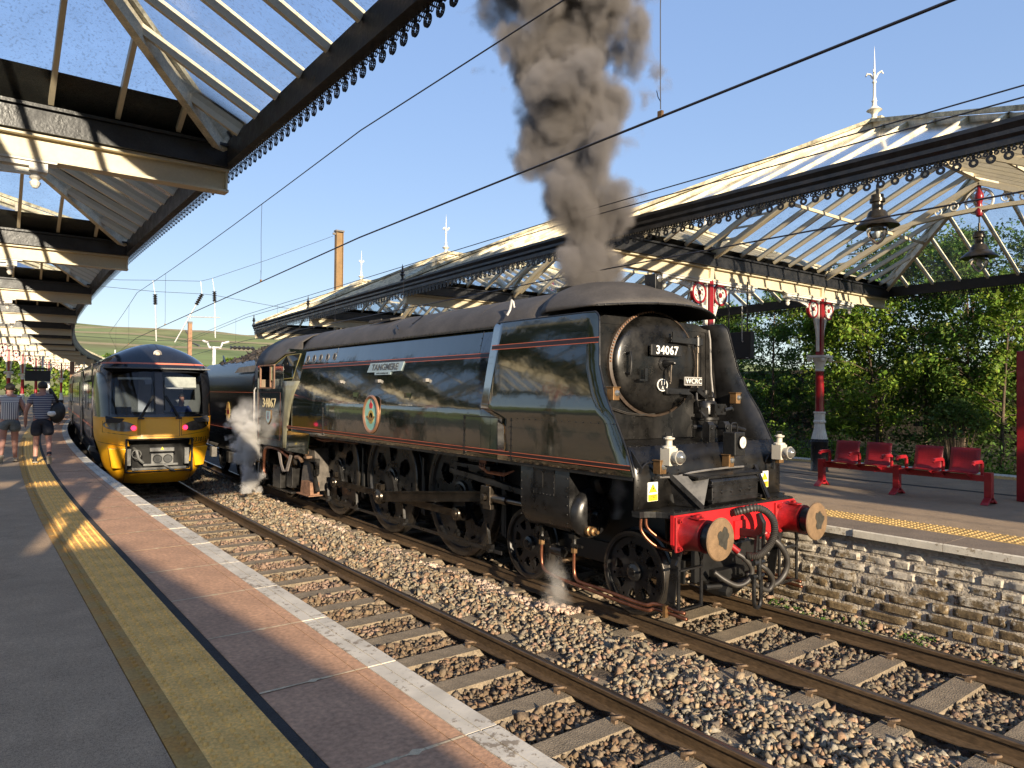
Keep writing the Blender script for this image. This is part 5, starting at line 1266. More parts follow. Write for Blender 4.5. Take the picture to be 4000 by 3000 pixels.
for sg in (-1, 1):
    for y in (8.077, 5.829, 3.581): wheel('driving_wheel', .94, y, sg, drv_me, True)
    for y in (0, 1.905): wheel('bogie_wheel', .47, y, sg, bog_me)
    wheel('trailing_wheel', .47, 10.82, sg, bog_me)
    # rods
    xr = sg*.955; pz, dy = .67, -.14
    m = MB()
    for ya, yb in ((8.077, 5.829), (5.829, 3.581)):
        m.prism([(ya+dy-.1, pz+.055), (yb+dy+.1, pz+.055), (yb+dy+.1, pz-.055), (ya+dy-.1, pz-.055)], 'x', xr-.018, xr+.018); m.prism([(ya+dy-.2, pz+.035), (yb+dy+.2, pz+.035), (yb+dy+.2, pz-.035), (ya+dy-.2, pz-.035)], 'x', xr-.030 if sg < 0 else xr+.018, xr-.018 if sg < 0 else xr+.030) if False else None
    for y in (8.077, 3.581): m.lathe([(.001, sg*.075), (.055, sg*.075), (.06, sg*.05), (.095, sg*.045), (.105, sg*.03), (.105, -sg*.05), (.001, -sg*.05)], (xr, y+dy, pz), 'x', 22)
    m.box((xr, 8.077+dy-.03, pz+.16), (.07, .10, .10)); lb(m, 'coupling_rod', rod_m, smooth=True)
    m = MB(); xc = sg*1.10; bz, cz_ = .67, 1.06; by, cy_ = 5.829+dy, 2.42
    d = Vector((0, cy_-by, cz_-bz)).normalized(); n_ = Vector((0, -d.z, d.y))
    def rp(t, h): 
        p = Vector((0, by, bz))+d*t+n_*h; return (p.y, p.z)
    Lr = math.hypot(cy_-by, cz_-bz)
    m.prism([rp(.10, .085), rp(Lr-.1, .065), rp(Lr-.1, -.065), rp(.10, -.085)], 'x', xc-.012, xc+.012)
    for h in (1, -1): m.prism([rp(.10, h*.09), rp(Lr-.1, h*.07), rp(Lr-.1, h*.045), rp(.10, h*.062)], 'x', xc-.034, xc+.034)
    m.lathe([(.001, sg*.10), (.06, sg*.10), (.075, sg*.07), (.115, sg*.06), (.13, sg*.04), (.13, -sg*.06), (.001, -sg*.06)], (xc, by, bz), 'x', 26)
    m.lathe([(.001, sg*.07), (.06, sg*.07), (.085, sg*.04), (.085, -sg*.05), (.001, -sg*.05)], (xc, cy_, cz_), 'x', 20)
    m.box((xc, by-.06, bz+.17), (.08, .08, .09)); m.box((xc, by+.10, bz+.17), (.08, .09, .09)); lb(m, 'connecting_rod', rod_m, smooth=True)
    m = MB(); m.cyl((xc, cy_, cz_+.10), (xc, cy_, cz_+.20), .05, n=8); m.ball((xc, cy_, cz_+.22), .03, 8, 5); lb(m, 'oil_cup', brass)
    m = MB(); m.box((xc+sg*.02, cy_, cz_+.02), (.10, .22, .26)); m.box((xc, cy_-.02, cz_-.12), (.12, .18, .10)); m.cyl((xc+sg*.05, cy_, cz_), (xc+sg*.12, cy_, cz_), .05, n=6); lb(m, 'crosshead', steel, bevel=.008)
    m = MB(); m.bar((xc, 3.35, 1.345), (xc, 1.45, 1.20), .12, .07); m.bar((xc, 3.3, 1.16), (xc, 1.45, 1.02), .10, .05) if False else None
    m.box((sg*1.05, 2.75, 1.45), (.26, .9, .05)); m.box((sg*1.05, 3.2, 1.38), (.2, .08, .2)); lb(m, 'slide_bar', black_loco)
    m = MB(); m.cyl((xc, cy_-.1, 1.05), (xc, 1.42, 1.05-.0), .032, n=12); m.cyl((xc, cy_-.1, 1.05), (xc, cy_-.42, 1.05), .06, n=12); lb(m, 'piston_rod', steel, smooth=True)
    m = MB(); m.box((sg*1.10, 2.48, 1.56), (.14, .16, .10)); 
    for k in range(4): m.tube([(sg*1.17, 2.42+k*.04, 1.52), (sg*1.19, 2.42+k*.04, 1.46), (sg*1.17, 2.36+k*.0, 1.42-.01*k), (sg*1.16, 2.0, 1.42-.012*k), (sg*1.14, 1.8, 1.47)], .009, 5)
    lb(m, 'lubricator', copper, smooth=True)
    # brake pull rods and hangers
    m = MB(); m.bar((sg*.93, 8.75, .27), (sg*.93, 2.35, .27), .02, .05)
    for y in (8.3, 5.1, 2.62, 6.95): m.box((sg*.93, y, .30), (.06, .12, .10)); m.bar((sg*.93, y-.0, .30), (sg*.90, y+.12, .62), .04, .03); m.cyl((sg*.90, y-.05, .27), (sg*1.0, y-.05, .27), .03, n=8)
    lb(m, 'brake_rigging', black_loco)
    for y in (7.0, 4.72, 2.48):
        m = MB(); m.prism([(y-.06, .45), (y+.06, .48), (y+.05, 1.1), (y-.05, 1.1)], 'x', sg*.70, sg*.80); m.bar((sg*.78, y, .5), (sg*.78, y, 1.4), .05, .05); lb(m, 'brake_hanger', black_frame)
    # cylinder
    m = MB(); sx_ = [(.72, 1.63), (1.275, 1.63), (1.285, 1.60), (1.285, 1.14), (1.265, 1.02), (1.21, .92), (1.12, .845), (1.0, .81), (.85, .81), (.72, .85)]
    m.prism([(sg*a, c) for a, c in sx_] if sg > 0 else [(sg*a, c) for a, c in sx_][::-1], 'y', .57, 1.48); cyl_ = lb(m, 'cylinder', black_loco, smooth=True)
    m = MB(); m.box((sg*1.288, 1.03, 1.43), (.008, .40, .33))
    for k in range(7):
        for z in (1.275, 1.585): m.ball((sg*1.292, .84+k*.063, z), .009, 5, 3)
    for k in range(5):
        for y in (.84, 1.22): m.ball((sg*1.292, y, 1.29+k*.07), .009, 5, 3)
    for z in srange(.98, 1.6, .1):
        for y in (.60, 1.46): m.ball((sg*1.288, y, z), .010, 5, 3)
    m.prism([(1.03, 1.35), (1.16, 1.35), (1.16, 1.52), (1.13, 1.55), (1.06, 1.55), (1.03, 1.52)], 'x', sg*1.288, sg*1.31); lb(m, 'cylinder_cover_plate', black_loco)
    m = MB(); m.lathe([(.29, 0), (.29, -.06), (.26, -.10), (.20, -.13), (.06, -.14), (.05, -.20), (.001, -.2)], (sg*.98, .57, 1.08), 'y', 30); lb(m, 'cylinder_end', black_loco, smooth=True)
    m = MB(); m.lathe([(.055, 0), (.06, -.05), (.045, -.06), (.045, -.11), (.02, -.12), (.02, -.17), (.001, -.17)], (sg*1.10, .45, .905), 'y', 14); lb(m, 'relief_valve', brass, smooth=True)
    m = MB(); m.lathe([(.15, 0), (.15, -.12), (.10, -.16), (.001, -.16)], (sg*.85, .57, 1.45), 'y', 20); lb(m, 'valve_chest_end', black_matt, smooth=True)
    # drain cocks and copper pipes
    m = MB()
    for y in (.68, 1.28): m.cyl((sg*1.10, y, .84), (sg*1.10, y, .62), .028, n=8); m.box((sg*1.10, y, .80), (.09, .10, .05)); m.bar((sg*1.12, y-.16, .70), (sg*1.12, y+.02, .70), .03, .03)
    m.cyl((sg*1.02, .95, .55), (sg*1.02, 1.15, .55), .065, n=12); m.bar((sg*1.04, .75, .60), (sg*1.04, 1.3, .60), .02, .02); lb(m, 'drain_cocks', black_matt)
    m = MB()
    for y in (.68, 1.28): m.cyl((sg*1.10, y, .66), (sg*1.10, y, .605), .040, n=6)
    lb(m, 'pipe_nuts', brass)
    hose('drain_pipe', [(sg*1.10, 1.28, .64), (sg*1.10, 1.28, .42), (sg*1.11, 1.22, .31), (sg*1.12, 1.0, .265), (sg*1.12, .4, .235), (sg*1.10, -.4, .205), (sg*1.06, -.55, .235), (sg*1.05, -.95, .225)], .020, copper)
    hose('drain_pipe', [(sg*1.10, .68, .64), (sg*1.10, .68, .40), (sg*1.11, .62, .30), (sg*1.12, .48, .285), (sg*1.12, .2, .285), (sg*1.11, -.4, .26), (sg*1.07, -.56, .29), (sg*1.06, -.93, .28)], .020, copper)
    hose('sand_pipe', [(sg*1.15, -.42, 1.20), (sg*1.15, -.42, 1.05), (sg*1.08, -.50, .92), (sg*.95, -.58, .85), (sg*.7, -.66, .80)], .017, copper)
    hose('sand_pipe', [(sg*1.12, -.46, 1.20), (sg*1.11, -.47, 1.08), (sg*1.0, -.56, .96), (sg*.88, -.62, .90)], .017, copper)
    m = MB(); m.box((sg*1.085, -.70, .252), (.05, .035, .12)); lb(m, 'pipe_clip', brass)
# main frames, boiler underside, axles: dark mass between the wheels
m = MB()
for sg in (-1, 1): m.box((sg*.56, 5.2, 1.05), (.03, 10.9, .80)); m.box((sg*.60, .95, .55), (.03, 3.0, .25))
m.box((0, 5.3, 1.30), (1.1, 11, .5)); m.cyl((0, 1.5, 2.3), (0, 9.5, 2.3), .85, n=24); m.box((0, 5.6, 1.62), (2.5, 7.4, .03)); m.box((0, 1.0, 1.68), (2.4, 1.9, .03))
for y in (8.077, 5.829, 3.581): m.cyl((-.75, y, .94), (.75, y, .94), .10, n=14)
for y in (0, 1.905, 10.82): m.cyl((-.75, y, .47), (.75, y, .47), .075, n=12)
lb(m, 'main_frame', black_frame)
m = MB()
for sg in (-1, 1): m.box((sg*1.30, 5.5, 1.605), (.05, 7.7, .05)); m.box((sg*1.30, .6, 1.605), (.05, 2.1, .05))
lb(m, 'casing_valance', black_loco)
m = MB(); m.tube([(-1.25, 8.3, 1.58), (-1.27, 7.6, 1.55), (-1.26, 6.8, 1.57)], .012, 6); m.tube([(-1.27, 8.3, 1.55), (-1.29, 7.9, 1.52), (-1.28, 7.3, 1.54), (-1.27, 6.2, 1.55)], .010, 6); m.tube([(-1.24, 8.2, 1.53), (-1.26, 7.8, 1.50), (-1.25, 7.5, 1.53)], .014, 6); lb(m, 'valance_pipes', copper, smooth=True)
# ashpan, injectors and pipework under the cab
for sg in (-1, 1):
    m = MB(); m.prism([(8.62, .42), (9.45, .42), (9.35, .82), (9.05, 1.30), (8.70, 1.30)], 'x', sg*1.08, sg*.6); lb(m, 'ashpan', M('ashpan_grey', (.085, .075, .065), .8, var=.4, scale=7, fine=.2))
    m = MB(); m.prism([(8.60, .34), (9.15, .34), (9.10, .60), (8.63, .60)], 'x', sg*1.20, sg*1.0); m.box((sg*1.11, 8.88, .335), (.3, .7, .02)); lb(m, 'ash_hopper', rusty)
    m = MB(); m.bar((sg*1.12, 8.75, 1.0), (sg*1.14, 8.35, .45), .07, .06); m.box((sg*1.15, 8.6, 1.08), (.10, .5, .05)); m.box((sg*1.15, 8.36, .95), (.06, .06, .3)); m.cyl((sg*1.18, 8.42, .82), (sg*1.12, 8.42, .82), .07, n=12); lb(m, 'spring_gear', black_matt)
    m = MB(); m.tube([(sg*1.22, 9.0, 1.02), (sg*1.24, 9.1, 1.10), (sg*1.24, 9.3, 1.08)], .05, 8); m.ball((sg*1.2, 8.85, 1.2), .06, 8, 6); m.box((sg*1.2, 8.75, 1.12), (.12, .16, .05)); lb(m, 'injector', M('injector_bronze', (.20, .13, .085), .5, metal=.5, var=.3, scale=14), smooth=True)
    hose('injector_pipe', [(sg*1.22, 9.75, 1.02), (sg*1.26, 10.3, 1.17), (sg*1.27, 11.0, 1.18), (sg*1.27, 11.25, 1.05), (sg*1.27, 11.3, .65), (sg*1.26, 11.25, .52)], .038, copper)
    hose('injector_pipe', [(sg*1.20, 9.6, 1.12), (sg*1.24, 10.4, 1.24), (sg*1.25, 11.1, 1.25)], .03, rusty)
    m = MB()
    for k in range(5): m.tube([(sg*1.26, 10.35-k*.03, 1.12), (sg*1.27, 10.2-k*.03, .9-.01*k), (sg*1.27, 10.05-k*.03, .72), (sg*1.26, 9.85-k*.03, .75), (sg*1.25, 9.65-k*.03, 1.1)], .014, 6)
    lb(m, 'cable_bundle', M('grey_cable', (.16, .14, .125), .6, var=.2), smooth=True)
    m = MB(); m.box((sg*1.10, 10.55, .55), (.25, .5, .5)); m.box((sg*1.05, 9.95, .58), (.2, .35, .45)); m.box((sg*1.0, 10.6, .25), (.3, 1.6, .05)); lb(m, 'trailing_truck_frame', black_matt, bevel=.01)
    m = MB(); m.cyl((sg*1.3, 11.42, 1.25), (sg*1.3, 11.42, .42), .02, n=8); m.box((sg*1.28, 11.42, .42), (.18, .28, .02)); m.box((sg*1.28, 11.42, .82), (.18, .28, .02)); lb(m, 'cab_step', black_loco)

# --- cab
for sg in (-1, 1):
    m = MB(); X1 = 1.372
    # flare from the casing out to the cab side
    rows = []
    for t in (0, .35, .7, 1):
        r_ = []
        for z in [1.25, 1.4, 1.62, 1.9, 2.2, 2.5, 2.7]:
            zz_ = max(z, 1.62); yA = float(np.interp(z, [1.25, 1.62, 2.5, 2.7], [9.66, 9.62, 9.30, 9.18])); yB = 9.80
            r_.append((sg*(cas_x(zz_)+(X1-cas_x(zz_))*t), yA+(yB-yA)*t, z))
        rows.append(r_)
    m.sheet(rows if sg < 0 else [q[::-1] for q in rows]); lb(m, 'cab_flare', M('green_painted_sheen', (.15, .145, .10), .3, var=.25, scale=5, coat=.3), smooth='all', solid=.012)  # pale colour stands in for bright reflections on the green flare
    m = MB(); m.prism([(9.80, 1.25), (11.50, 1.25), (11.50, 2.54), (9.80, 2.54)], 'x', sg*X1, sg*(X1-.015)); lb(m, 'cab_side', green)
    m = MB()
    for a, c in (((9.80, 2.54), (10.36, 3.07)), ((11.32, 2.54), (11.50, 3.07))): m.prism([(a[0], a[1]), (c[0], a[1]), (c[0], c[1]), (a[0], c[1])], 'x', sg*X1, sg*(X1-.015))
    lb(m, 'cab_side_upper', green)
    m = MB()
    for a, c in (((10.36, 2.56), (10.36, 3.05)), ((11.32, 2.56), (11.32, 3.05)), ((10.62, 2.56), (10.62, 3.05))): m.bar((sg*(X1-.004), a[0], a[1]), (sg*(X1-.004), c[0], c[1]), .035, .045, up=(0, 1, 0))
    m.bar((sg*X1, 10.34, 2.55), (sg*X1, 11.34, 2.55), .04, .03); m.bar((sg*X1, 10.34, 3.065), (sg*X1, 11.34, 3.065), .05, .03); lb(m, 'cab_window_frame', M('varnished_wood', (.16, .085, .05), .5, var=.3, scale=12))
    m = MB(); m.box((sg*(X1-.02), 10.49, 2.81), (.006, .25, .48)); lb(m, 'cab_window', cab_glass)
    # angled cab front with its big window
    m = MB(); q = [(cas_x(2.72), 9.20, 2.70), (X1-.012, 10.66, 2.62), (X1-.012, 10.66, 3.07), (1.18, 9.95, 3.42), (1.062, 9.22, 3.37)]
    m.add([(sg*a, b_, c_) for a, b_, c_ in q], [tuple(range(5)) if sg > 0 else tuple(range(5))[::-1]]); lb(m, 'cab_front', green, solid=.012)
    m = MB(); q = [(1.225, 9.55, 2.765), (1.366, 10.50, 2.72), (1.366, 10.52, 3.02), (1.225, 9.98, 3.27), (1.115, 9.42, 3.29)]
    m.add([(sg*(a+.012), b_-.012, c_) for a, b_, c_ in q], [tuple(range(5)) if sg > 0 else tuple(range(5))[::-1]]); lb(m, 'cab_front_window', glass_dark)
    m = MB(); qq = [(sg*(a+.014), b_-.014, c_) for a, b_, c_ in q]; m.tube(qq+[qq[0]], .014, 6); lb(m, 'cab_front_window_frame', M('window_frame_ochre', (.15, .13, .05), .5, var=.2))
    m = MB(); ll = [(9.95, 1.40), (11.40, 1.40), (11.40, 2.45), (9.95, 2.45)]
    for a, c in zip(ll, ll[1:]+ll[:1]): m.bar((sg*(X1+.001), a[0], a[1]), (sg*(X1+.001), c[0], c[1]), .004, .004)
    lb(m, 'cab_lining', M('lining_dull_red', (.12, .03, .02), .5))
    m = MB(); m.tube([(sg*1.40, 11.62, 1.45), (sg*1.41, 11.62, 1.6), (sg*1.41, 11.62, 2.5), (sg*1.38, 11.60, 2.56)], .016, 7); lb(m, 'cab_handrail', galv, smooth=True)
cs = [(1.385, 3.075), (1.345, 3.20), (1.25, 3.38), (1.08, 3.55), (.85, 3.69), (.5, 3.80), (.2, 3.845), (0, 3.855)]
cs = [(-x, z) for x, z in cs]+[(x, z) for x, z in cs[::-1][1:]]
rows = [[(x*(.93 if k == 0 else 1), yy0, z+(.0)) for x, z in cs] for k, yy0 in enumerate((9.55, 9.95, 10.4, 10.9, 11.6))]
rows[0] = [(min(1.07, abs(x))*(1 if x > 0 else -1), 9.45, max(z, 3.37)) for x, z in cs]
rows[1] = [(x*.92, 9.95, max(z, 3.30)) for x, z in cs]; rows[2] = [(x*.985, 10.35, max(z, 3.12)) for x, z in cs]
m = MB(); m.sheet(rows); lb(m, 'cab_roof', black_roof, smooth='all', solid=.02)
m = MB(); m.box((0, 11.45, 2.0), (2.6, .02, 1.5)); m.box((0, 9.9, 2.2), (2.5, .03, 1.8)); m.box((.0, 10.7, 1.27), (2.7, 1.8, .04)); m.box((-.9, 11.0, 1.7), (.4, .4, .7)); lb(m, 'cab_interior', M('cab_cream', (.20, .15, .10), .7, var=.3, scale=4))
lt('cab_number', '34067', .30, gold_num, (-1.3745, 10.69, 2.20), SIDE, sx=1.12, bold=.003, space=1.08)
m = MB(); m.prism([(10.86, 2.05), (10.52, 2.05), (10.52, 1.86), (10.58, 1.78), (10.69, 1.72), (10.80, 1.78), (10.86, 1.86)], 'x', -1.386, -1.374); lb(m, 'cab_shield', brass)
m = MB(); m.prism([(10.83, 2.03), (10.55, 2.03), (10.55, 1.87), (10.60, 1.80), (10.69, 1.75), (10.78, 1.80), (10.83, 1.87)], 'x', -1.389, -1.386); lb(m, 'shield_field', M('shield_blue', (.30, .42, .45), .5))
m = MB(); m.lathe([(.001, -.004), (.045, -.004), (.05, 0)], (-1.389, 10.69, 1.88), 'x', 14); m.prism([(10.72, 1.93), (10.66, 1.93), (10.66, 2.0), (10.72, 2.0)], 'x', -1.392, -1.389); lb(m, 'shield_charge', M('shield_purple', (.14, .08, .12), .5))
# name plate on the sloping casing
tl_ = math.atan2(cas_x(2.83)-cas_x(3.0), .17)
m = MB(); xn = cas_x(2.905)+.016
def slab(poly, t, off):
    mb = MB(); vs = []
    for k in (0, 1):
        for y, z in poly: vs.append((-(cas_x(z)+off+k*t), y, z))
    n = len(poly); mb.add(vs, [tuple(range(n)), tuple(range(n, 2*n))[::-1]]+[(i, n+i, n+(i+1) % n, (i+1) % n) for i in range(n)]); return mb
lb(slab([(6.02, 2.825), (5.72, 2.825), (5.70, 2.775), (5.14, 2.775), (5.12, 2.825), (4.78, 2.835), (4.74, 2.985), (5.96, 2.985)], .02, .006), 'name_plate', M('name_plate_blue', (.34, .43, .45), .4, metal=.3, var=.12, scale=9))
lt('name_letters', 'TANGMERE', .158, M('plate_letters_grey', (.20, .19, .17), .35, metal=.8), (-(cas_x(2.905)+.029), 5.375, 2.905), (PI/2+tl_*-1, 0, -PI/2), bold=.002, sx=1.18, extrude=.004)
lt('class_letters', 'BATTLE OF BRITAIN CLASS', .035, ink, (-(cas_x(2.80)+.029), 5.42, 2.80), (PI/2-tl_, 0, -PI/2), extrude=.001)
# oval crest
bc = (-1.334, 5.575, 2.10)
m = MB(); m.lathe([(.245, 0), (.30, 0), (.30, -.02), (.28, -.035), (.26, -.03), (.245, -.015), (.245, 0)], bc, 'x', 40, .98, 1.10); lb(m, 'crest_frame', M('crest_frame_copper', (.42, .22, .13), .35, metal=.6, var=.2), smooth=True)
m = MB(); m.lathe([(.001, -.010), (.25, -.010), (.25, 0)], bc, 'x', 40, .98, 1.10); lb(m, 'crest_field', M('crest_turquoise', (.26, .50, .41), .5, var=.05))
m = MB(); m.lathe([(.065, -.014), (.105, -.014), (.105, -.010)], (bc[0], bc[1], 2.055), 'x', 28, 1, 1.12, cap=False); lb(m, 'crest_garter', M('crest_gold', (.50, .36, .10), .45, metal=.3))
m = MB(); m.lathe([(.001, -.013), (.066, -.013)], (bc[0], bc[1], 2.055), 'x', 24, 1, 1.12); lb(m, 'crest_disc', M('crest_blue', (.05, .08, .30), .5))
m = MB()
for s_ in (-1, 1): m.prism([(bc[1], 2.03), (bc[1]+s_*.06, 2.05), (bc[1]+s_*.14, 2.075), (bc[1]+s_*.165, 2.06), (bc[1]+s_*.10, 2.02), (bc[1]+s_*.03, 1.995)], 'x', bc[0]-.019, bc[0]-.0155)
m.prism([(bc[1]-.03, 1.99), (bc[1]+.03, 1.99), (bc[1], 2.09)], 'x', bc[0]-.021, bc[0]-.0195); lb(m, 'crest_eagle', M('crest_bronze', (.24, .14, .05), .5))
m = MB(); m.prism([(bc[1]-.045, 2.20), (bc[1]+.045, 2.20), (bc[1]+.065, 2.265), (bc[1]+.03, 2.30), (bc[1]-.03, 2.30), (bc[1]-.065, 2.265)], 'x', bc[0]-.015, bc[0]-.011); m.prism([(bc[1]-.012, 2.30), (bc[1]+.012, 2.30), (bc[1]+.008, 2.345), (bc[1]-.008, 2.345)], 'x', bc[0]-.0155, bc[0]-.0115); lb(m, 'crest_crown', M('crest_red', (.45, .03, .04), .5))

# --- lamps hung on the engine: things of their own
def headlamp(loc, lab):
    T = thing('oil_headlamp', lab, 'lamp', loc, group='white headlamps on the buffer beam')
    m = MB(); m.box((0, 0, .10), (.13, .13, .18)); m.lathe([(.075, .19), (.07, .21), (.035, .22), (.035, .27), (.06, .285), (.062, .30), (.03, .305), (.03, .315)], n=16); m.build('body', white_lamp_m, T, bevel=.006)
    m = MB(); m.tube([(-.05, 0, .29), (-.05, 0, .345), (.05, 0, .345), (.05, 0, .29)], .006, 6); m.build('handle', black_loco, T)
    m = MB(); m.lathe([(.055, 0), (.06, -.03), (.075, -.08), (.073, -.09)], (.0, -.06, .10), 'y', 20); m.build('hood', white_lamp_m, T, smooth=True)
    m = MB(); m.lathe([(.001, -.06), (.035, -.052), (.060, -.028), (.070, 0)], (0, -.145, .10), 'y', 20); m.build('lens', lens_m, T, smooth='all')
    m = MB(); m.box((-.03, .05, -.04), (.035, .012, .14)); m.build('lamp_iron', black_loco, T)
headlamp((-1.0, -.66, 1.735), 'white oil headlamp on the near end of the black apron')
headlamp((1.02, -.66, 1.70), 'white oil headlamp on the far end of the buffer beam, seen against the platform')
T = thing('electric_headlight', 'battered black electric headlight with a carrying handle above the middle of the apron', 'lamp', (.27, -.55, 1.77))
m = MB(); m.box((0, 0, .15), (.20, .17, .27)); m.build('body', M('chipped_black_paint', (.012, .012, .012), .35, var=.3, scale=30, fine=.3), T, bevel=.012)
m = MB(); m.tube([(-.06, 0, .28), (-.06, 0, .37), (-.03, 0, .39), (.03, 0, .39), (.06, 0, .37), (.06, 0, .28)], .010, 8); m.build('handle', black_loco, T)
m = MB(); m.lathe([(.068, -.01), (.068, -.03), (.078, -.03), (.078, .0)], (.02, -.085, .17), 'y', 24); m.build('bezel', black_loco, T)
m = MB(); m.lathe([(.001, -.012), (.068, -.004)], (.02, -.10, .17), 'y', 24); m.build('lens', M('white_lens', (.62, .60, .54), .2, var=.1, scale=20), T, smooth='all')

# ================================================================== TENDER (coupled behind, follows the curve)
ts = 15.6; tp = cv(0, ts)
TE = thing('tender', 'black tender heaped with coal behind the green locomotive', 'tender', (tp.x, tp.y, 0), ang(ts))
h = 3.55
tsec = [(1.30, 1.25), (1.30, 2.55), (1.28, 2.8), (1.20, 3.05), (1.06, 3.24), (.98, 3.30)]
gloss_blk = M('tender_gloss', (.006, .007, .0065), .27, var=.25, scale=3, bump=.05, bscale=3, spec=.35)
m = MB(); ysT = srange(-h, h, .6)
for sg in (-1, 1):
    r_ = [[(sg*x, y, z) for x, z in tsec] for y in ysT]; m.sheet(r_ if sg < 0 else [q[::-1] for q in r_])
m.build('tank_side', gloss_blk, TE, smooth='all', solid=.01)
m = MB(); m.box((0, h, 2.2), (2.55, .02, 1.9)); m.box((0, -h, 2.1), (2.55, .02, 1.7)); m.box((0, 0, 3.0), (1.9, 2*h-.2, .05)); m.box((0, 0, 1.22), (2.5, 2*h, .08)); m.build('tank_ends', black_loco, TE)
m = MB(); tw = [(-1.26, 2.72), (-1.22, 3.18), (-1.0, 3.36), (-.80, 3.46), (.8, 3.46), (1.0, 3.36), (1.22, 3.18), (1.26, 2.72)]
m.prism(tw, 'y', -h+.30, -h+.34); 
for sg in (-1, 1): m.prism([(-h-.02, 2.70), (-h+.34, 2.70), (-h+.34, 3.32), (-h+.10, 3.26), (-h-.05, 2.98)], 'x', sg*1.29, sg*1.275)
m.build('front_screen', black_roof, TE)
m = MB(); m.prism([(-h+.05, 2.76), (-h+.28, 2.78), (-h+.28, 3.20), (-h+.14, 3.18), (-h+.02, 2.98)], 'x', -1.297, -1.292); m.build('screen_window', M('dusty_glass', (.24, .23, .20), .3), TE)
m = MB(); m.prism([(-h+.2, 2.96), (-h+2.4, 2.96), (-h+1.9, 3.10), (-h+.2, 3.12)], 'x', -1.298, -1.285); m.build('side_ledge', M('grey_ledge', (.16, .15, .135), .7, var=.3), TE)
for z in (2.44, 1.44):
    m = MB(); m.box((-1.306, 0, z), (.004, 2*h-.4, .010)); m.build('lining_stripe', stripe_o, TE)
m = MB(); m.lathe([(.001, -.004), (.19, -.004), (.20, 0)], (-1.306, -.55, 1.90), 'x', 30, 1, 1.35); m.build('crest', M('crest_crimson', (.18, .02, .025), .5, var=.2, scale=12), TE)
m = MB(); m.lathe([(.185, -.008), (.20, -.008), (.20, 0)], (-1.306, -.55, 1.90), 'x', 30, 1, 1.35, cap=False); m.lathe([(.03, -.010), (.07, -.010), (.07, -.004)], (-1.306, -.55, 1.75), 'x', 16, cap=False); m.prism([(-.62, 1.98), (-.48, 1.98), (-.52, 2.10), (-.58, 2.10)], 'x', -1.314, -1.309); m.build('crest_detail', M('crest_gold2', (.45, .33, .10), .5), TE)
m = MB(); m.box((-1.309, -.55, 1.95), (.004, .65, .012)); m.box((-1.309, -.55, 1.82), (.004, .65, .012)); m.build('crest_bars', M('crest_gold2', (.45, .33, .10), .5), TE)
cx_ = rng.uniform(-1.0, 1.0, 1500); cy_a = rng.uniform(-h+.3, h-.2, 1500)
ctop = 3.12+.62*np.exp(-(cx_/.75)**2)*np.interp(cy_a, [-h, -h+.8, .5, h-.6, h], [.6, 1, .95, .35, .1])+rng.uniform(-.08, .05, 1500)
co = rocks('coal', np.stack([cx_, cy_a, ctop], 1), rng.uniform(.05, .13, 1500), np.tile(np.array((.040, .034, .030)), (1500, 1))*rng.uniform(.5, 1.6, (1500, 1)), stone_m, TE)
m = MB(); gyy = srange(-h+.3, h-.2, .5); gxx = srange(-1.0, 1.0, .2)
m.sheet([[(x, y, 3.08+.60*math.exp(-(x/.75)**2)*float(np.interp(y, [-h, -h+.8, .5, h-.6, h], [.6, 1, .95, .35, .1]))) for x in gxx] for y in gyy]); m.build('coal_heap', coal_m, TE, smooth='all')
m = MB()
for sg in (-1, 1): m.tube([(sg*1.0, h-2.3, 3.32), (sg*.9, h-1.6, 3.55), (sg*.7, h-.8, 3.52), (sg*.6, h-.1, 3.35)], .025, 6)
m.build('tender_rail', black_loco, TE)
m = MB()
for sg in (-1, 1): m.box((sg*.98, 0, .95), (.03, 2*h-.2, .45))
m.box((0, 0, .9), (1.6, 2*h-.4, .5)); m.build('tender_frame', black_frame, TE)
for sg in (-1, 1):
    for y in (-2.2, 0, 2.2):
        o = link('tender_wheel', bog_me, TE, solid=.06); o.location = (sg*.755, y, .55); o.scale = (1, 1.17, 1.17)
        t = link('tyre', tyre_me[.47], o, smooth=True); t.scale = (1 if sg < 0 else -1, 1, 1)
        m = MB(); m.box((sg*1.10, y, .58), (.16, .28, .32)); m.prism([(y-.5, .86), (y+.5, .86), (y+.36, .78), (y-.36, .78)], 'x', sg*1.05, sg*1.13); m.box((sg*1.14, y, .58), (.05, .18, .2)); m.build('axlebox', M('axlebox_grey', (.10, .095, .088), .7, var=.35, scale=8), TE, bevel=.012)
m = MB(); m.box((-1.24, -h-.05, .45), (.2, .28, .02)); m.box((-1.24, -h-.05, .85), (.2, .28, .02)); m.cyl((-1.3, -h-.15, .4), (-1.3, -h-.15, 1.25), .02, n=8); m.tube([(-1.34, -h-.02, 1.4), (-1.35, -h-.02, 2.45)], .016, 7); m.build('tender_step', galv, TE)
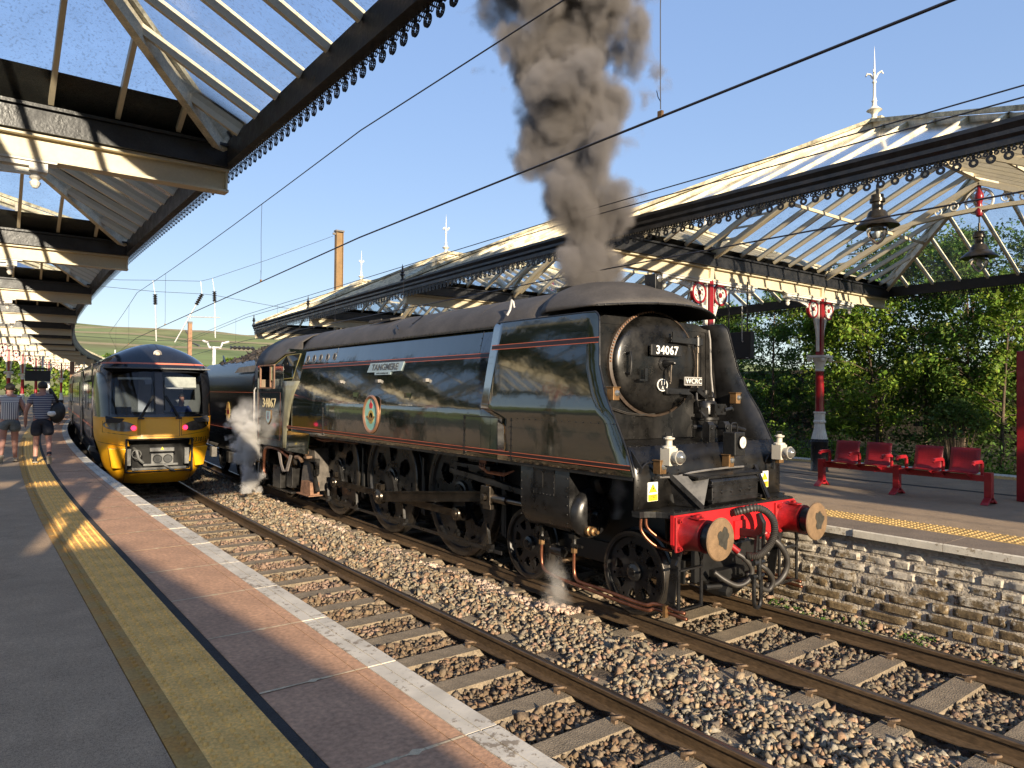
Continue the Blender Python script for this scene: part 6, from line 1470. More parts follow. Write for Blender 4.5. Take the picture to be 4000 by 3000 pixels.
# ================================================================== ELECTRIC TRAIN
ES = 13.42; ep = cv(-3.27, ES)
EM = thing('electric_train', 'modern electric train with yellow nose and black windscreen at the curved platform', 'train', (ep.x, ep.y, 0), ang(ES+8))
EZ = [.18, .30, .45, .52, .70, .95, 1.12, 1.26, 1.40, 1.60, 1.795, 1.805, 1.87, 1.88, 2.0, 2.2, 2.4, 2.6, 2.8, 2.93, 2.94, 3.05, 3.125, 3.165, 3.26, 3.36, 3.46, 3.55, 3.62, 3.66, 3.68]
def ew(z): return float(np.interp(z, [.18, .30, .55, .95, 1.15, 1.30, 1.80, 2.6, 2.9, 3.05, 3.2, 3.35, 3.46, 3.55, 3.62, 3.66, 3.69], [.84, .95, 1.12, 1.22, 1.28, 1.335, 1.355, 1.35, 1.325, 1.28, 1.17, .98, .78, .58, .38, .22, .02]))
def ey0(z): return float(np.interp(z, [.18, .30, .55, 1.15, 1.30, 1.80, 2.4, 2.95, 3.15, 3.3, 3.45, 3.55, 3.62, 3.69], [.30, .14, .04, 0, .02, .10, .31, .53, .64, .78, .97, 1.14, 1.30, 1.5]))
EP = 2.9; EYB = 1.55
def esurf(x, z):
    t = min(.9999, abs(x)/ew(z)); g_ = 1-(1-t**EP)**(1/EP); y0 = ey0(z); return y0+(EYB-y0)*g_
tn = sorted(set([-1, -.985, -.96, -.93, -.89, -.84, -.80, -.762, -.70, -.64, -.58, -.52, -.45, -.36, -.27, -.18, -.10, -.065])); tn = tn+[0]+[-t for t in tn[::-1]]
regs = {}
for i in range(len(EZ)-1):
    for k in range(len(tn)-1):
        zc = (EZ[i]+EZ[i+1])/2; tc_ = (tn[k]+tn[k+1])/2; x = tc_*ew(zc)
        if zc < 1.80:
            if abs(x) < .71 and .50 < zc < 1.26: continue
            r = 'nose'
        elif 1.875 < zc < 2.935 and abs(tc_) < .762: r = 'pillar' if abs(tc_) < .065 else 'windscreen'
        elif 3.125 < zc < 3.165: r = 'pink_line'
        else: r = 'mask'
        m = regs.setdefault(r, MB()); q = []
        for zz_, tt in ((EZ[i], tn[k]), (EZ[i], tn[k+1]), (EZ[i+1], tn[k+1]), (EZ[i+1], tn[k])):
            xx_ = tt*ew(zz_); q.append((xx_, esurf(xx_, zz_) if abs(tt) < 1 else EYB, zz_))
        m.add(q, [(0, 1, 2, 3)])
def weld(o):
    q = o.modifiers.new('weld', 'WELD'); q.merge_threshold = .0005; return o
for r, mt in (('nose', emu_yellow), ('mask', emu_black), ('windscreen', screen_glass), ('pillar', M('cab_pillar_grey', (.05, .05, .055), .5)), ('pink_line', emu_pink)):
    weld(regs[r].build('nose_shell' if r == 'nose' else r if r != 'mask' else 'front_mask', mt, EM, smooth='all'))
def ell_patch(name, cx, cz, rx, rz, tilt, off, mat, n=28, dome=0):
    m = MB(); vs = []; 
    for fr in (1, .6, 0):
        for k in range(n if fr else 1):
            a = 2*PI*k/n; u = rx*fr*math.cos(a); v = rz*fr*math.sin(a)
            x = cx+u*math.cos(tilt)-v*math.sin(tilt); z = cz+u*math.sin(tilt)+v*math.cos(tilt); vs.append((x, esurf(x, z)-off-dome*(1-fr), z))
    fs = [(k, (k+1) % n, n+(k+1) % n, n+k) for k in range(n)]+[(n+k, n+(k+1) % n, 2*n) for k in range(n)]
    m.add(vs, fs); return m.build(name, mat, EM, smooth='all')
head_m = M('headlight_smoked', (.10, .082, .062), .25, var=.3, scale=8, coat=.6)
tail_m = M('tail_lamp_red', (.7, .02, .05), .3, emit=((1, .03, .10), 1.1))
for sg in (-1, 1):
    ell_patch('headlight', sg*.86, 1.60, .34, .125, sg*.12, .008, head_m, dome=.006)
    ell_patch('headlight_reflector', sg*.98, 1.625, .085, .075, 0, .020, M('headlight_glass', (.14, .115, .085), .2, var=.2))
    ell_patch('tail_lamp', sg*.575, 1.555, .058, .058, 0, .021, tail_m)
    m = MB(); pts = [(sg*x, z) for x, z in ((1.20, 1.72), (1.20, 1.45), (.48, 1.36), (.48, 1.76))]
    out = []
    for a, c in zip(pts[:-1], pts[1:]):
        for k in range(7):
            x = a[0]+(c[0]-a[0])*k/6; z = a[1]+(c[1]-a[1])*k/6; out.append((x, esurf(x, z)-.001, z))
    m.tube(out, .0055, 4); m.build('panel_seam', ink, EM)
    # yellow corner pads
    m = MB(); pz = [(sg*.73, 1.06), (sg*1.10, 1.08), (sg*1.02, .60), (sg*.82, .58)]; f_ = [(x, min(esurf(x, z), esurf(sg*.8, z))-.10, z) for x, z in pz]; b_ = [(x, esurf(x, z)+.05, z) for x, z in pz]
    m.add(f_+b_, [(0, 1, 2, 3), (4, 7, 6, 5), (0, 4, 5, 1), (1, 5, 6, 2), (2, 6, 7, 3), (3, 7, 4, 0)]); m.build('corner_pad', emu_yellow, EM, bevel=.012)
    m = MB(); m.box((sg*.60, esurf(.6, 1.31)-.01, 1.315), (.19, .05, .07)); m.build('lamp_bracket', emu_yellow, EM, bevel=.006)
    # wipers
    m = MB(); y_ = lambda x, z: esurf(x, z)-.03
    for q in (0, .03): m.tube([(sg*(.42+q), y_(.42, 1.80), 1.79), (sg*(.30+q), y_(.3, 2.0)-.01, 2.02), (sg*(.12+q), y_(.12, 2.35), 2.34)], .016, 5)
    m.tube([(sg*.11, y_(.1, 1.98), 1.98), (sg*.11, y_(.1, 2.72), 2.72)], .012, 5); m.box((sg*.42, y_(.42, 1.79), 1.785), (.14, .05, .04)); m.build('wiper', ink, EM)
m = MB(); x0 = []
for a, c in (((-.44, 1.77), (-.44, 1.34)), ((-.44, 1.34), (.44, 1.34)), ((.44, 1.34), (.44, 1.77)), ((-1.26, 1.20), (-.74, 1.12)), ((1.26, 1.20), (.74, 1.12)), ((-.74, .50), (-.74, .2)), ((.74, .5), (.74, .2))):
    m.tube([(a[0]+(c[0]-a[0])*k/8, esurf(a[0]+(c[0]-a[0])*k/8, a[1]+(c[1]-a[1])*k/8)-.001, a[1]+(c[1]-a[1])*k/8) for k in range(9)], .006, 4)
m.build('panel_seams', ink, EM)
m = MB(); m.tube([(x, esurf(x, 1.80)-.006, 1.80) for x in srange(-1.33, 1.33, .1)], .012, 6); m.build('mask_edge', emu_yellow, EM)
m = MB(); m.lathe([(.001, -.03), (.055, -.03), (.06, -.02), (.10, -.015), (.105, 0), (.10, .03)], (.02, esurf(0, 3.40)-.0, 3.40), 'y', 24); m.build('top_lamp', M('lamp_grey', (.10, .09, .085), .4), EM, smooth=True)
m = MB(); m.lathe([(.001, -.036), (.05, -.032)], (.02, esurf(0, 3.40), 3.40), 'y', 20); m.build('top_lamp_lens', M('lamp_lens_warm', (.40, .33, .26), .2), EM)
un_ = [text('unit_digit', ch, .155, ink, EM, (.76+k*.068, esurf(.76+k*.068, 1.235)-.008, 1.235-.0), (PI/2, 0, math.atan2(esurf(.79+k*.068, 1.235)-esurf(.73+k*.068, 1.235), .06)), shear=.25, sx=.95, bold=.001) for k, ch in enumerate('333015')]
# coupler recess
m = MB(); m.box((0, .55, .89), (1.46, .02, .8)); m.box((0, .28, 1.28), (1.46, .56, .03)); m.box((0, .30, .49), (1.46, .52, .03)); m.box((-.73, .28, .89), (.03, .56, .8)); m.box((.73, .28, .89), (.03, .56, .8)); m.build('coupler_recess', M('recess_black', (.012, .011, .010), .8, var=.3), EM)
cg = M('coupler_grey', (.15, .145, .135), .6, metal=.3, var=.25, scale=9)
m = MB(); m.box((.05, .08, .80), (.50, .22, .26)); m.box((.02, .0, .66), (.78, .05, .06)); m.box((.05, .10, 1.02), (.55, .18, .10)); m.build('coupler_head', cg, EM, bevel=.015)
m = MB()
for x in (-.06, .17): m.lathe([(.001, .0), (.085, .0), (.105, -.012), (.105, .02)], (x, -.035, .80), 'y', 22); m.box((x, -.045, .80), (.10, .02, .05))
m.build('coupler_faces', M('coupler_dark', (.05, .05, .048), .5, metal=.4), EM)
m = MB(); m.tube([(-.55, .3, 1.05), (-.5, .12, 1.0), (-.45, .10, .8), (-.35, .12, .7)], .035, 8); m.tube([(-.58+.0, .05, .88+.11*math.cos(a)) if False else (-.5+.10*math.sin(a), .12, .92+.10*math.cos(a)) for a in [2*PI*k/14 for k in range(15)]], .012, 6); m.box((.62, .2, .85), (.10, .2, .4)); m.box((-.66, .2, .85), (.08, .2, .4)); m.box((0, .15, .56), (1.2, .2, .06)); m.tube([(.08, -.02, .66), (.22, -.12, .56), (.32, -.16, .50)], .025, 7); m.build('coupler_gear', cg, EM)
m = MB(); m.prism([(.01, 1.02), (.09, 1.02), (.05, 1.09)], 'y', -.0, .002); m.build('warning_triangle', sign_yellow, EM)
# cab interior seen through the glass
m = MB(); m.box((0, 1.75, 2.4), (2.5, .03, 1.6)); m.box((0, 1.1, 3.02), (2.4, 1.3, .03)); m.build('cab_back_wall', M('cab_grey', (.10, .105, .11), .7, var=.2, scale=2), EM)
m = MB(); m.box((-.18, 1.70, 2.4), (.30, .03, 1.3)); m.box((.5, 1.72, 2.35), (.5, .02, 1.1)); m.build('cab_door', M('cab_pale', (.40, .40, .44), .6, var=.08), EM)
m = MB(); m.box((0, .55, 1.80), (2.3, .7, .10), (.2, 0, 0)); m.box((.55, .75, 1.86), (.8, .35, .12)); m.box((-.75, .8, 1.9), (.35, .2, .3)); m.build('dashboard', M('dash_dark', (.03, .03, .032), .6), EM)
m = MB(); m.box((.52, .56, 2.68), (.72, .012, .28), (-.33, 0, 0)); m.build('sun_blind', M('blind_cream', (.72, .69, .60), .6), EM); m = MB(); m.box((-.52, .60, 2.76), (.74, .012, .055), (-.33, 0, 0)); m.build('sun_blind', M('blind_cream', (.72, .69, .60), .6), EM)
m = MB(); m.box((-.22, .62, 2.68), (.16, .10, .12)); m.build('camera_box', M('cab_pale', (.40, .40, .44)), EM)
# body side with doors and windows
def ebody(T, y0, y1, front=True):
    prof = [(1.16, .80), (1.27, .95), (1.335, 1.25), (1.355, 1.8), (1.35, 2.6), (1.325, 2.9), (1.28, 3.05), (1.17, 3.2), (.98, 3.35), (.78, 3.46), (.58, 3.55), (.30, 3.64), (0, 3.68)]
    full = [(-x, z) for x, z in prof]+[(x, z) for x, z in prof[::-1][1:]]
    m = MB(); m.sheet([[(x, y, z) for x, z in full] for y in srange(y0, y1, 2)]); m.build('body_shell', emu_blue, T, smooth='all')
    ni = 7
    m = MB(); m.sheet([[(x*1.004, y, z+.008) for x, z in full[ni:-ni]] for y in srange(y0, y1, 2)]); m.build('roof', emu_black, T, smooth='all')
    m = MB(); m.add([(x, y1, z) for x, z in full], [tuple(range(len(full)))]); m.add([(x, y0+.0, z) for x, z in full], [tuple(range(len(full)))[::-1]]) if not front else None; m.build('end_wall', emu_black, T)
    L_ = y1-y0; doors = [y0+L_*.28, y0+L_*.72]
    for sg in (-1, 1):
        X_ = sg*1.357
        for d in doors:
            m = MB()
            for e in (-1, 1): m.box((X_, d+e*.36, 2.0), (.03, .66, 2.05))
            m.build('door', M('door_purple', (.045, .035, .06), .3, coat=.3), T)
            for e in (-1, 1): MB().box((X_+sg*.010, d+e*.36, 2.25), (.024, .42, .95)).build('door_window', glass_dark, T)
            m = MB()
            for e in (-.74, 0, .74): m.box((X_+sg*.004, d+e, 2.0), (.034, .05, 2.1))
            m.build('door_seal', ink, T)
        y = y0+.5
        while y+1.5 < y1:
            if all(abs(y+.7-d) > 1.55 for d in doors):
                MB().box((X_, y+.7, 2.32), (.018, 1.32, .82)).build('window', glass_dark, T)
            y += 1.55
        if front and True:
            MB().box((X_, y0+.55, 2.2), (.02, .5, 1.9)).build('cab_door', M('door_purple', (.045, .035, .06)), T)
            MB().box((X_+sg*.006, y0+.55, 2.45), (.02, .36, .75)).build('cab_door_window', glass_dark, T)
        m = MB(); m.box((X_, (y0+y1)/2, 1.52), (.014, L_-.2, .05)); m.build('side_stripe', emu_pink, T)
    m = MB(); m.box((0, (y0+y1)/2, .62), (2.2, L_-3, .5))
    for y in (y0+2.8, y1-2.8):
        for sg in (-1, 1):
            for e in (-1.3, 1.3): m.lathe([(.001, -.07), (.42, -.06), (.42, .06), (.001, .07)], (sg*.755, y+e, .42), 'x', 20)
            m.box((sg*1.0, y, .55), (.12, 3.2, .22))
    m.build('underframe', emu_under, T)
ebody(EM, EYB, 23.0)
m = MB(); m.box((-1.2, 3.0, .85), (.35, .5, .12), (0, .35, 0)); m.build('step_board', grey_metal, EM)
e2 = cv(-3.27, ES+23.5); E2 = thing('train_carriage', 'second carriage of the electric train, far round the curve', 'carriage', (e2.x, e2.y, 0), ang(ES+35)); ebody(E2, 0, 23, False)

# ================================================================== PEOPLE
def skin_obj(name, verts, edges, rad, mat, parent, sub=2, root=0):
    me = bpy.data.meshes.new(name); me.from_pydata(verts, edges, []); me.materials.append(mat)
    o = bpy.data.objects.new(name, me); COL.objects.link(o); o.parent = parent
    md = o.modifiers.new('skin', 'SKIN'); md.use_smooth_shade = True
    if not me.skin_vertices: 
        bpy.context.view_layer.objects.active = o
    lay = me.skin_vertices[0].data
    for i, r in enumerate(rad):
        lay[i].radius = r if isinstance(r, tuple) else (r, r); lay[i].use_root = (i == root); lay[i].use_loose = False
    s_ = o.modifiers.new('sub', 'SUBSURF'); s_.levels = sub; s_.render_levels = sub
    return o
def stripes(name, c1, c2, freq, duty, axis='z', axis2=None):
    m = bpy.data.materials.new(name); m.use_nodes = True; t = m.node_tree; n = t.nodes; L = t.links.new; b_ = n['Principled BSDF']
    tc = n.new('ShaderNodeTexCoord'); sp = n.new('ShaderNodeSeparateXYZ'); L(tc.outputs['Object'], sp.inputs[0])
    def fac(ax, fr):
        mu = n.new('ShaderNodeMath'); mu.operation = 'MULTIPLY'; mu.inputs[1].default_value = fr; L(sp.outputs['xyz'.index(ax)], mu.inputs[0])
        f_ = n.new('ShaderNodeMath'); f_.operation = 'FRACT'; L(mu.outputs[0], f_.inputs[0])
        g2 = n.new('ShaderNodeMath'); g2.operation = 'LESS_THAN'; g2.inputs[1].default_value = duty; L(f_.outputs[0], g2.inputs[0]); return g2
    g1 = fac(axis, freq); src = g1.outputs[0]
    if axis2:
        g3 = fac(axis2, freq); cz = n.new('ShaderNodeMath'); cz.operation = 'GREATER_THAN'; cz.inputs[1].default_value = 1.30; L(sp.outputs[2], cz.inputs[0])
        mxf = n.new('ShaderNodeMix'); L(cz.outputs[0], mxf.inputs[0]); L(g1.outputs[0], mxf.inputs[2]); L(g3.outputs[0], mxf.inputs[3]); src = mxf.outputs[0]
    mx = n.new('ShaderNodeMixRGB'); mx.inputs[1].default_value = _c(c1); mx.inputs[2].default_value = _c(c2); L(src, mx.inputs[0]); L(mx.outputs[0], b_.inputs['Base Color']); b_.inputs['Roughness'].default_value = .9
    return m
def person(name, lab, loc, rz, shirt, shorts, w=1.0, hgt=1.0, sleeve=True, pose=0, shoe=shoe_m, leg=1.0):
    T = thing(name, lab, 'person', loc, rz); T.scale = (hgt, hgt, hgt)
    mir = -1 if pose else 1
    # joints: x right, y ahead, z up
    J = dict(pel=(0, 0, .94), sp=(0, .01, 1.12), ch=(0, .02, 1.32), nk=(0, .03, 1.475), hb=(0, .045, 1.535), hm=(0, .05, 1.61), ht=(0, .045, 1.685),
             ls=(-.165, .02, 1.395), le=(-.275, -.03, 1.14), lw=(-.30, .03, .90), rs=(.165, .02, 1.395), re=(.29, .02, 1.16), rw=(.30, .12, .95),
             lh=(-.095, 0, .90), lk=(-.10, .06, .49), la=(-.11, .0, .10), lt=(-.13, .15, .045), rh=(.095, 0, .90), rk=(.12, .0, .50), ra=(.14, -.22, .20), rt=(.15, -.16, .055))
    J = {k: (v[0]*mir, v[1], v[2]) for k, v in J.items()}
    names = list(J); idx = {k: i for i, k in enumerate(names)}
    E = [('pel', 'sp'), ('sp', 'ch'), ('ch', 'nk'), ('nk', 'hb'), ('hb', 'hm'), ('hm', 'ht'), ('ch', 'ls'), ('ls', 'le'), ('le', 'lw'), ('ch', 'rs'), ('rs', 're'), ('re', 'rw'), ('pel', 'lh'), ('lh', 'lk'), ('lk', 'la'), ('la', 'lt'), ('pel', 'rh'), ('rh', 'rk'), ('rk', 'ra'), ('ra', 'rt')]
    Rr = dict(pel=(.15*w, .11*w), sp=(.14*w, .105*w), ch=(.145*w, .11*w), nk=.058, hb=(.062, .068), hm=(.078, .092), ht=(.062, .075), ls=.062*w, le=.043, lw=.028, rs=.062*w, re=.043, rw=.028, lh=.088*w, lk=.06*leg, la=.04, lt=.035, rh=.088*w, rk=.06*leg, ra=.04, rt=.035)
    V = [J[k] for k in names]; ed = [(idx[a], idx[b_]) for a, b_ in E]; rad = [Rr[k] for k in names]
    for sgn, wr in ((-1, 'lw'), (1, 'rw')):
        wx, wy, wz = J[wr]; p = len(V); V.append((wx, wy+.015, wz-.06)); rad.append((.032, .016)); ed.append((idx[wr], p))
        for f_ in range(4):
            q = len(V); V.append((wx+(f_-1.5)*.004, wy+.0+(f_-1.5)*.019, wz-.115)); rad.append(.0095); V.append((wx-sgn*mir*.012, wy+.004+(f_-1.5)*.018, wz-.15+abs(f_-1.3)*.008)); rad.append(.008); ed += [(p, q), (q, q+1)]
        q = len(V); V.append((wx, wy+.05, wz-.07)); rad.append(.010); V.append((wx-sgn*mir*.008, wy+.06, wz-.105)); rad.append(.008); ed += [(p, q), (q, q+1)]
    skin_obj('body', V, ed, rad, skin, T)
    # shirt
    sv = [J['sp'], J['ch'], (0, .03, 1.43), J['ls'], J['rs'], (0, .0, .90), tuple(Vector(J['ls']).lerp(Vector(J['le']), .62 if sleeve else .12)), tuple(Vector(J['rs']).lerp(Vector(J['re']), .62 if sleeve else .12))]
    skin_obj('shirt', sv, [(5, 0), (0, 1), (1, 2), (1, 3), (1, 4), (3, 6), (4, 7)], [(.172*w, .128*w), (.172*w, .135*w), (.085, .08), .082*w, .082*w, (.175*w, .135*w), .072 if sleeve else .075*w, .072 if sleeve else .075*w], shirt, T)
    kl = .84 if sleeve else .62
    hv = [(0, 0, .99), J['pel'], J['lh'], J['rh'], tuple(Vector(J['lh']).lerp(Vector(J['lk']), kl)), tuple(Vector(J['rh']).lerp(Vector(J['rk']), kl))]
    skin_obj('shorts', hv, [(0, 1), (1, 2), (1, 3), (2, 4), (3, 5)], [(.158*w, .12*w), (.168*w, .135*w), .125*w, .125*w, .118*w, .118*w], shorts, T)
    m = MB(); m.ball((0, .035, 1.635), .098, 16, 10, (.92, 1.05, .98)); m.v = [(x, y, max(z, 1.575 if y < .06 else 1.63)) for x, y, z in m.v]; m.build('hair', hair_m, T, smooth='all')
    for sgn in (-1, 1): MB().ball((sgn*.083, .05, 1.60), .022, 8, 6, (.5, .8, 1.2)).build('ear', skin, T, smooth='all')
    for a_, t_ in (('la', 'lt'), ('ra', 'rt')):
        A, B = Vector(J[a_]), Vector(J[t_]); hl = A+(A-B).normalized()*.03+Vector((0, 0, -.045))
        skin_obj('shoe', [tuple(hl), tuple(A.lerp(B, .4)+Vector((0, 0, -.015))), tuple(B), tuple(B+(B-A).normalized()*.05)], [(0, 1), (1, 2), (2, 3)], [.04, .045, (.045, .035), (.035, .025)], shoe, T, 2)
        d = (B-hl); n_ = Vector((0, d.z, -d.y)).normalized() if abs(d.y)+abs(d.z) > 0 else Vector((0, 0, -1)); 
        if n_.z > 0 and a_ == 'la': n_ = -n_
        if a_ == 'ra' and n_.y > 0: n_ = -n_
        m = MB(); m.bar(hl+n_*.035, B+(B-A).normalized()*.06+n_*.03, .09, .022, up=n_); m.build('sole', sole_m, T, bevel=.008)
        if sleeve:
            m = MB(); K = Vector(J['lk' if a_ == 'la' else 'rk']); m.tube([A.lerp(K, -.02), A.lerp(K, .12)], [.043, .047], 10); m.build('sock', navy, T)
    return T
s_man = stripes('striped_tee', (.085, .09, .14), (.36, .36, .37), 21, .30, 'z')
s_wom = stripes('striped_blouse', (.07, .075, .12), (.62, .60, .57), 26, .62, 'x', 'z')
person('person', 'man in a navy striped tee and dark shorts walking away', (-5.56, 12.55, PZ), -.10, s_man, navy, 1.02, 1.01)
person('person', 'woman in a striped sleeveless blouse and denim shorts walking away', (-6.10, 13.25, PZ), -.02, s_wom, denim, 1.05, .985, False, 1, sole_m, 1.18)
BG = thing('shoulder_bag', 'black bag with a white cap hung on it, on the walking man', 'bag', (-5.29, 12.50, 1.98), -.1)
m = MB(); m.ball((0, 0, 0), .24, 16, 10, (.62, .62, .95)); m.v = [(x+.06*z, y, z) for x, y, z in m.v]; m.build('bag_body', bag_m, BG, smooth='all')
m = MB(); m.tube([(.02, .0, .16), (-.03, -.10, .32), (-.10, -.10, .44), (-.14, .0, .50), (-.13, .12, .42), (-.02, .12, .2)], .028, 6); m.build('strap', bag_m, BG, smooth='all')
m = MB(); m.ball((-.10, -.12, -.02), .085, 14, 8, (1, .7, .75)); m.v = [(x, y, min(z, -.02+.05)) for x, y, z in m.v]; m.build('cap', M('white_cap', (.72, .70, .66), .8), BG, smooth='all')
# driver behind the windscreen
dp = Vector((.62, 1.15, 0)); dp.rotate(Euler((0, 0, ang(ES+8)))); DR = thing('person', 'train driver in a blue jumper behind the windscreen, head bowed', 'person', (ep.x+dp.x, ep.y+dp.y, 1.45), ang(ES+8))
skin_obj('body', [(0, 0, .1), (0, 0, .42), (0, -.02, .62), (0, -.06, .72), (0, -.09, .80), (0, -.10, .88), (-.17, 0, .56), (.17, 0, .56), (-.24, -.10, .34), (.24, -.10, .34), (-.12, -.32, .36), (.12, -.32, .36)], [(0, 1), (1, 2), (2, 3), (3, 4), (4, 5), (1, 6), (1, 7), (6, 8), (7, 9), (8, 10), (9, 11)], [.14, (.15, .11), .06, .058, (.075, .09), .065, .065, .065, .045, .045, .03, .03], skin, DR)
skin_obj('jumper', [(0, 0, .05), (0, 0, .42), (0, -.01, .58), (-.17, 0, .56), (.17, 0, .56), (-.24, -.10, .34), (.24, -.10, .34), (-.14, -.29, .36), (.14, -.29, .36)], [(0, 1), (1, 2), (1, 3), (1, 4), (3, 5), (4, 6), (5, 7), (6, 8)], [.17, (.18, .135), .08, .085, .085, .065, .065, .05, .05], M('blue_jumper', (.05, .08, .26), .9), DR)
m = MB(); m.ball((0, -.075, .865), .085, 12, 8, (.95, 1.05, .9)); m.v = [(x, y, max(z, .86 if y < -.1 else .80)) for x, y, z in m.v]; m.build('hair', hair_m, DR, smooth='all')

# ================================================================== BENCH, POST, DISPLAY
BN = thing('platform_bench', 'red metal four-seat bench with armrests on the island platform', 'bench', (5.25, -.12, PZ))
def yb(y): return y+.12
for y in (1.17, -.12, -1.44):
    m = MB(); m.box((0, yb(y), .25), (.10, .10, .44)); m.prism([(-.20, 0), (-.16, .035), (-.05, .10), (.05, .10), (.16, .035), (.20, 0), (.14, 0), (.05, .06), (-.05, .06), (-.14, 0)], 'y', yb(y)-.05, yb(y)+.05); m.build('leg', bench_red, BN, bevel=.006)
for a, c in ((1.12, -.07), (-.17, -1.39)):
    m = MB(); m.box((0, yb((a+c)/2), .375), (.07, abs(a-c), .085)); 
    for k in range(6): m.ball((-.036, yb(a+(c-a)*(k+.5)/6), .335), .010, 6, 4)
    m.build('beam', bench_red, BN)
perf = M('bench_red_perforated', (.28, .010, .014), .4, var=.12, scale=8)
for y in (.835, .295, -.50, -1.03):
    rows = []
    for px_, pz_ in ((-.22, .455), (-.15, .44), (.10, .425), (.18, .44), (.215, .49), (.245, .62), (.27, .75), (.285, .80)):
        rows.append([(px_, yb(y)+.21-k*.06, pz_+.004*math.cos((k-3.5)*.5)) for k in range(8)])
    m = MB(); m.sheet(rows); st_ = m.build('seat', perf, BN, smooth='all', solid=.006)
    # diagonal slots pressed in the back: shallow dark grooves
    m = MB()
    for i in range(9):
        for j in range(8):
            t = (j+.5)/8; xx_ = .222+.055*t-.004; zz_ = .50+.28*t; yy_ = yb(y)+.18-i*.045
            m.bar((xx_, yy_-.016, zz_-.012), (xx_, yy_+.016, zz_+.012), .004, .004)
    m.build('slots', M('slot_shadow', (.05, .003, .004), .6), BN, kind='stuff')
    for e in (-.18, .18): m = MB(); m.prism([(-.2, .435), (.16, .425), (.05, .36), (-.03, .36)], 'y', yb(y)+e-.006, yb(y)+e+.006); m.build('seat_bracket', bench_red, BN)
for y in (1.09, .56, .02, -.215, -.765, -1.31):
    m = MB(); pts = [(.12, yb(y), .40), (.12, yb(y), .57), (.10, yb(y), .60), (.06, yb(y), .615), (-.16, yb(y), .615), (-.21, yb(y), .60), (-.22, yb(y), .57)]
    for a, c in zip(pts[:-1], pts[1:]): m.bar(a, c, .055, .035, up=(0, 1, 0))
    m.build('armrest', bench_red, BN, bevel=.006)
m = MB(); m.box((0, 0, 1.15), (.30, .12, 2.30)); tag(m.build('red_post', red_paint, bevel=.01), 'tall red panel post beyond the bench at the picture edge', 'post').location = (6.12, -1.62, PZ)
DS = thing('hanging_display', 'black information display hanging beside the island column', 'display', (4.55, 2.43, 3.15))
m = MB(); m.box((0, 0, .25), (.12, .62, .50)); m.build('case', ink, DS, bevel=.01); 
for y in (-.2, .2): MB().cyl((0, y, .5), (0, y, 1.42), .015, n=6).build('hanger', black_val, DS)
m = MB(); m.box((-.061, -.24, .02), (.004, .05, .008)); m.build('label', sign_white, DS)
CH = thing('hanging_chain', 'thin chain with a hook dangling beside the island column', 'chain', (4.35, 2.2, 3.5)); m = MB()
for k in range(16): m.tube([(.010*math.cos(a)*(1 if k % 2 else 0), .010*math.cos(a)*(0 if k % 2 else 1), .03+k*.042+.024*math.sin(a)) for a in [2*PI*j/8 for j in range(9)]], .004, 4)
m.tube([(0, 0, .02), (0, 0, -.03), (.02, 0, -.05), (.035, 0, -.03)], .005, 5); m.cyl((0, 0, .69), (0, 0, 1.05), .004, n=5); m.build('chain', galv, CH)

# far platform furniture round the curve
for k, (xx_, ss, lab) in enumerate(((-6.9, 47, 'white lamp post beside the platform columns far round the curve'), (-6.0, 62, 'thin white lamp post at the far platform end'), (-6.6, 84, 'white mast beyond the far platform end'))):
    m = MB(); m.cyl((0, 0, 0), (0, 0, 4.2 if k < 2 else 6), .06, n=8); m.box((.3, 0, 3.1), (.7, .05, .05)); o = m.build('lamp_post', M('white_post', (.6, .6, .58), .5)); o.location = cv(xx_, ss, PZ); tag(o, lab, 'post', 'white posts round the curve')
SG = thing('departure_screen', 'dark departure screen on a post far down the platform', 'screen', cv(-6.35, 38, PZ)); MB().box((0, 0, 2.25), (1.1, .25, .55)).build('screen', ink, SG); MB().box((.45, 0, 1.2), (.18, .18, 2.4)).build('post', galv, SG); MB().box((-.05, 0, 2.62), (.9, .5, .10)).build('hood', ink, SG)

# ================================================================== OVERHEAD LINE
def wire(name, lab, pts, r, group='overhead wires', mat=None):
    m = MB(); m.tube(pts, r, 6); return tag(m.build(name, mat or wire_m, smooth='all'), lab, 'wire', group)
def ln(x, z, a=-9, b=100, sag=0, step=4, dz=0):
    sup = (-24, 2, 19, HY0, 56, 75, 95, 110); out = []
    hz = lambda s_: z+dz*float(np.interp(s_, [-24, -4, 20, 60], [.25, .12, -.12, -.2]))
    for s0_, s1_ in zip(sup[:-1], sup[1:]):
        p0, p1 = cv(x+(.1 if s0_ > 2 else 0), s0_, hz(s0_)), cv(x+(.1 if s1_ > 2 else 0), s1_, hz(s1_))
        for k in range(6):
            q = p0.lerp(p1, k/6); q.z -= sag*math.sin(PI*k/6); out.append(q)
    return out
HY0 = 37.6
def on_wire(pts, y):
    for a, b in zip(pts[:-1], pts[1:]):
        if a.y <= y <= b.y: return a.lerp(b, (y-a.y)/(b.y-a.y))
    return pts[-1]
wire('contact_wire', 'contact wire above the track by the curved platform', ln(-3.27, 4.20, dz=1), .0085)
wire('catenary_wire', 'upper catenary wire above the track by the curved platform', ln(-3.27, 5.50, sag=.05), .0075)
wire('contact_wire', 'contact wire passing just above the steam locomotive', ln(0, 4.17), .0085)
wire('catenary_wire', 'upper of the twin wires crossing the island canopy roof', ln(0, 5.04), .007)
wire('catenary_wire', 'lower of the twin wires crossing the island canopy roof', ln(.02, 4.95), .007)
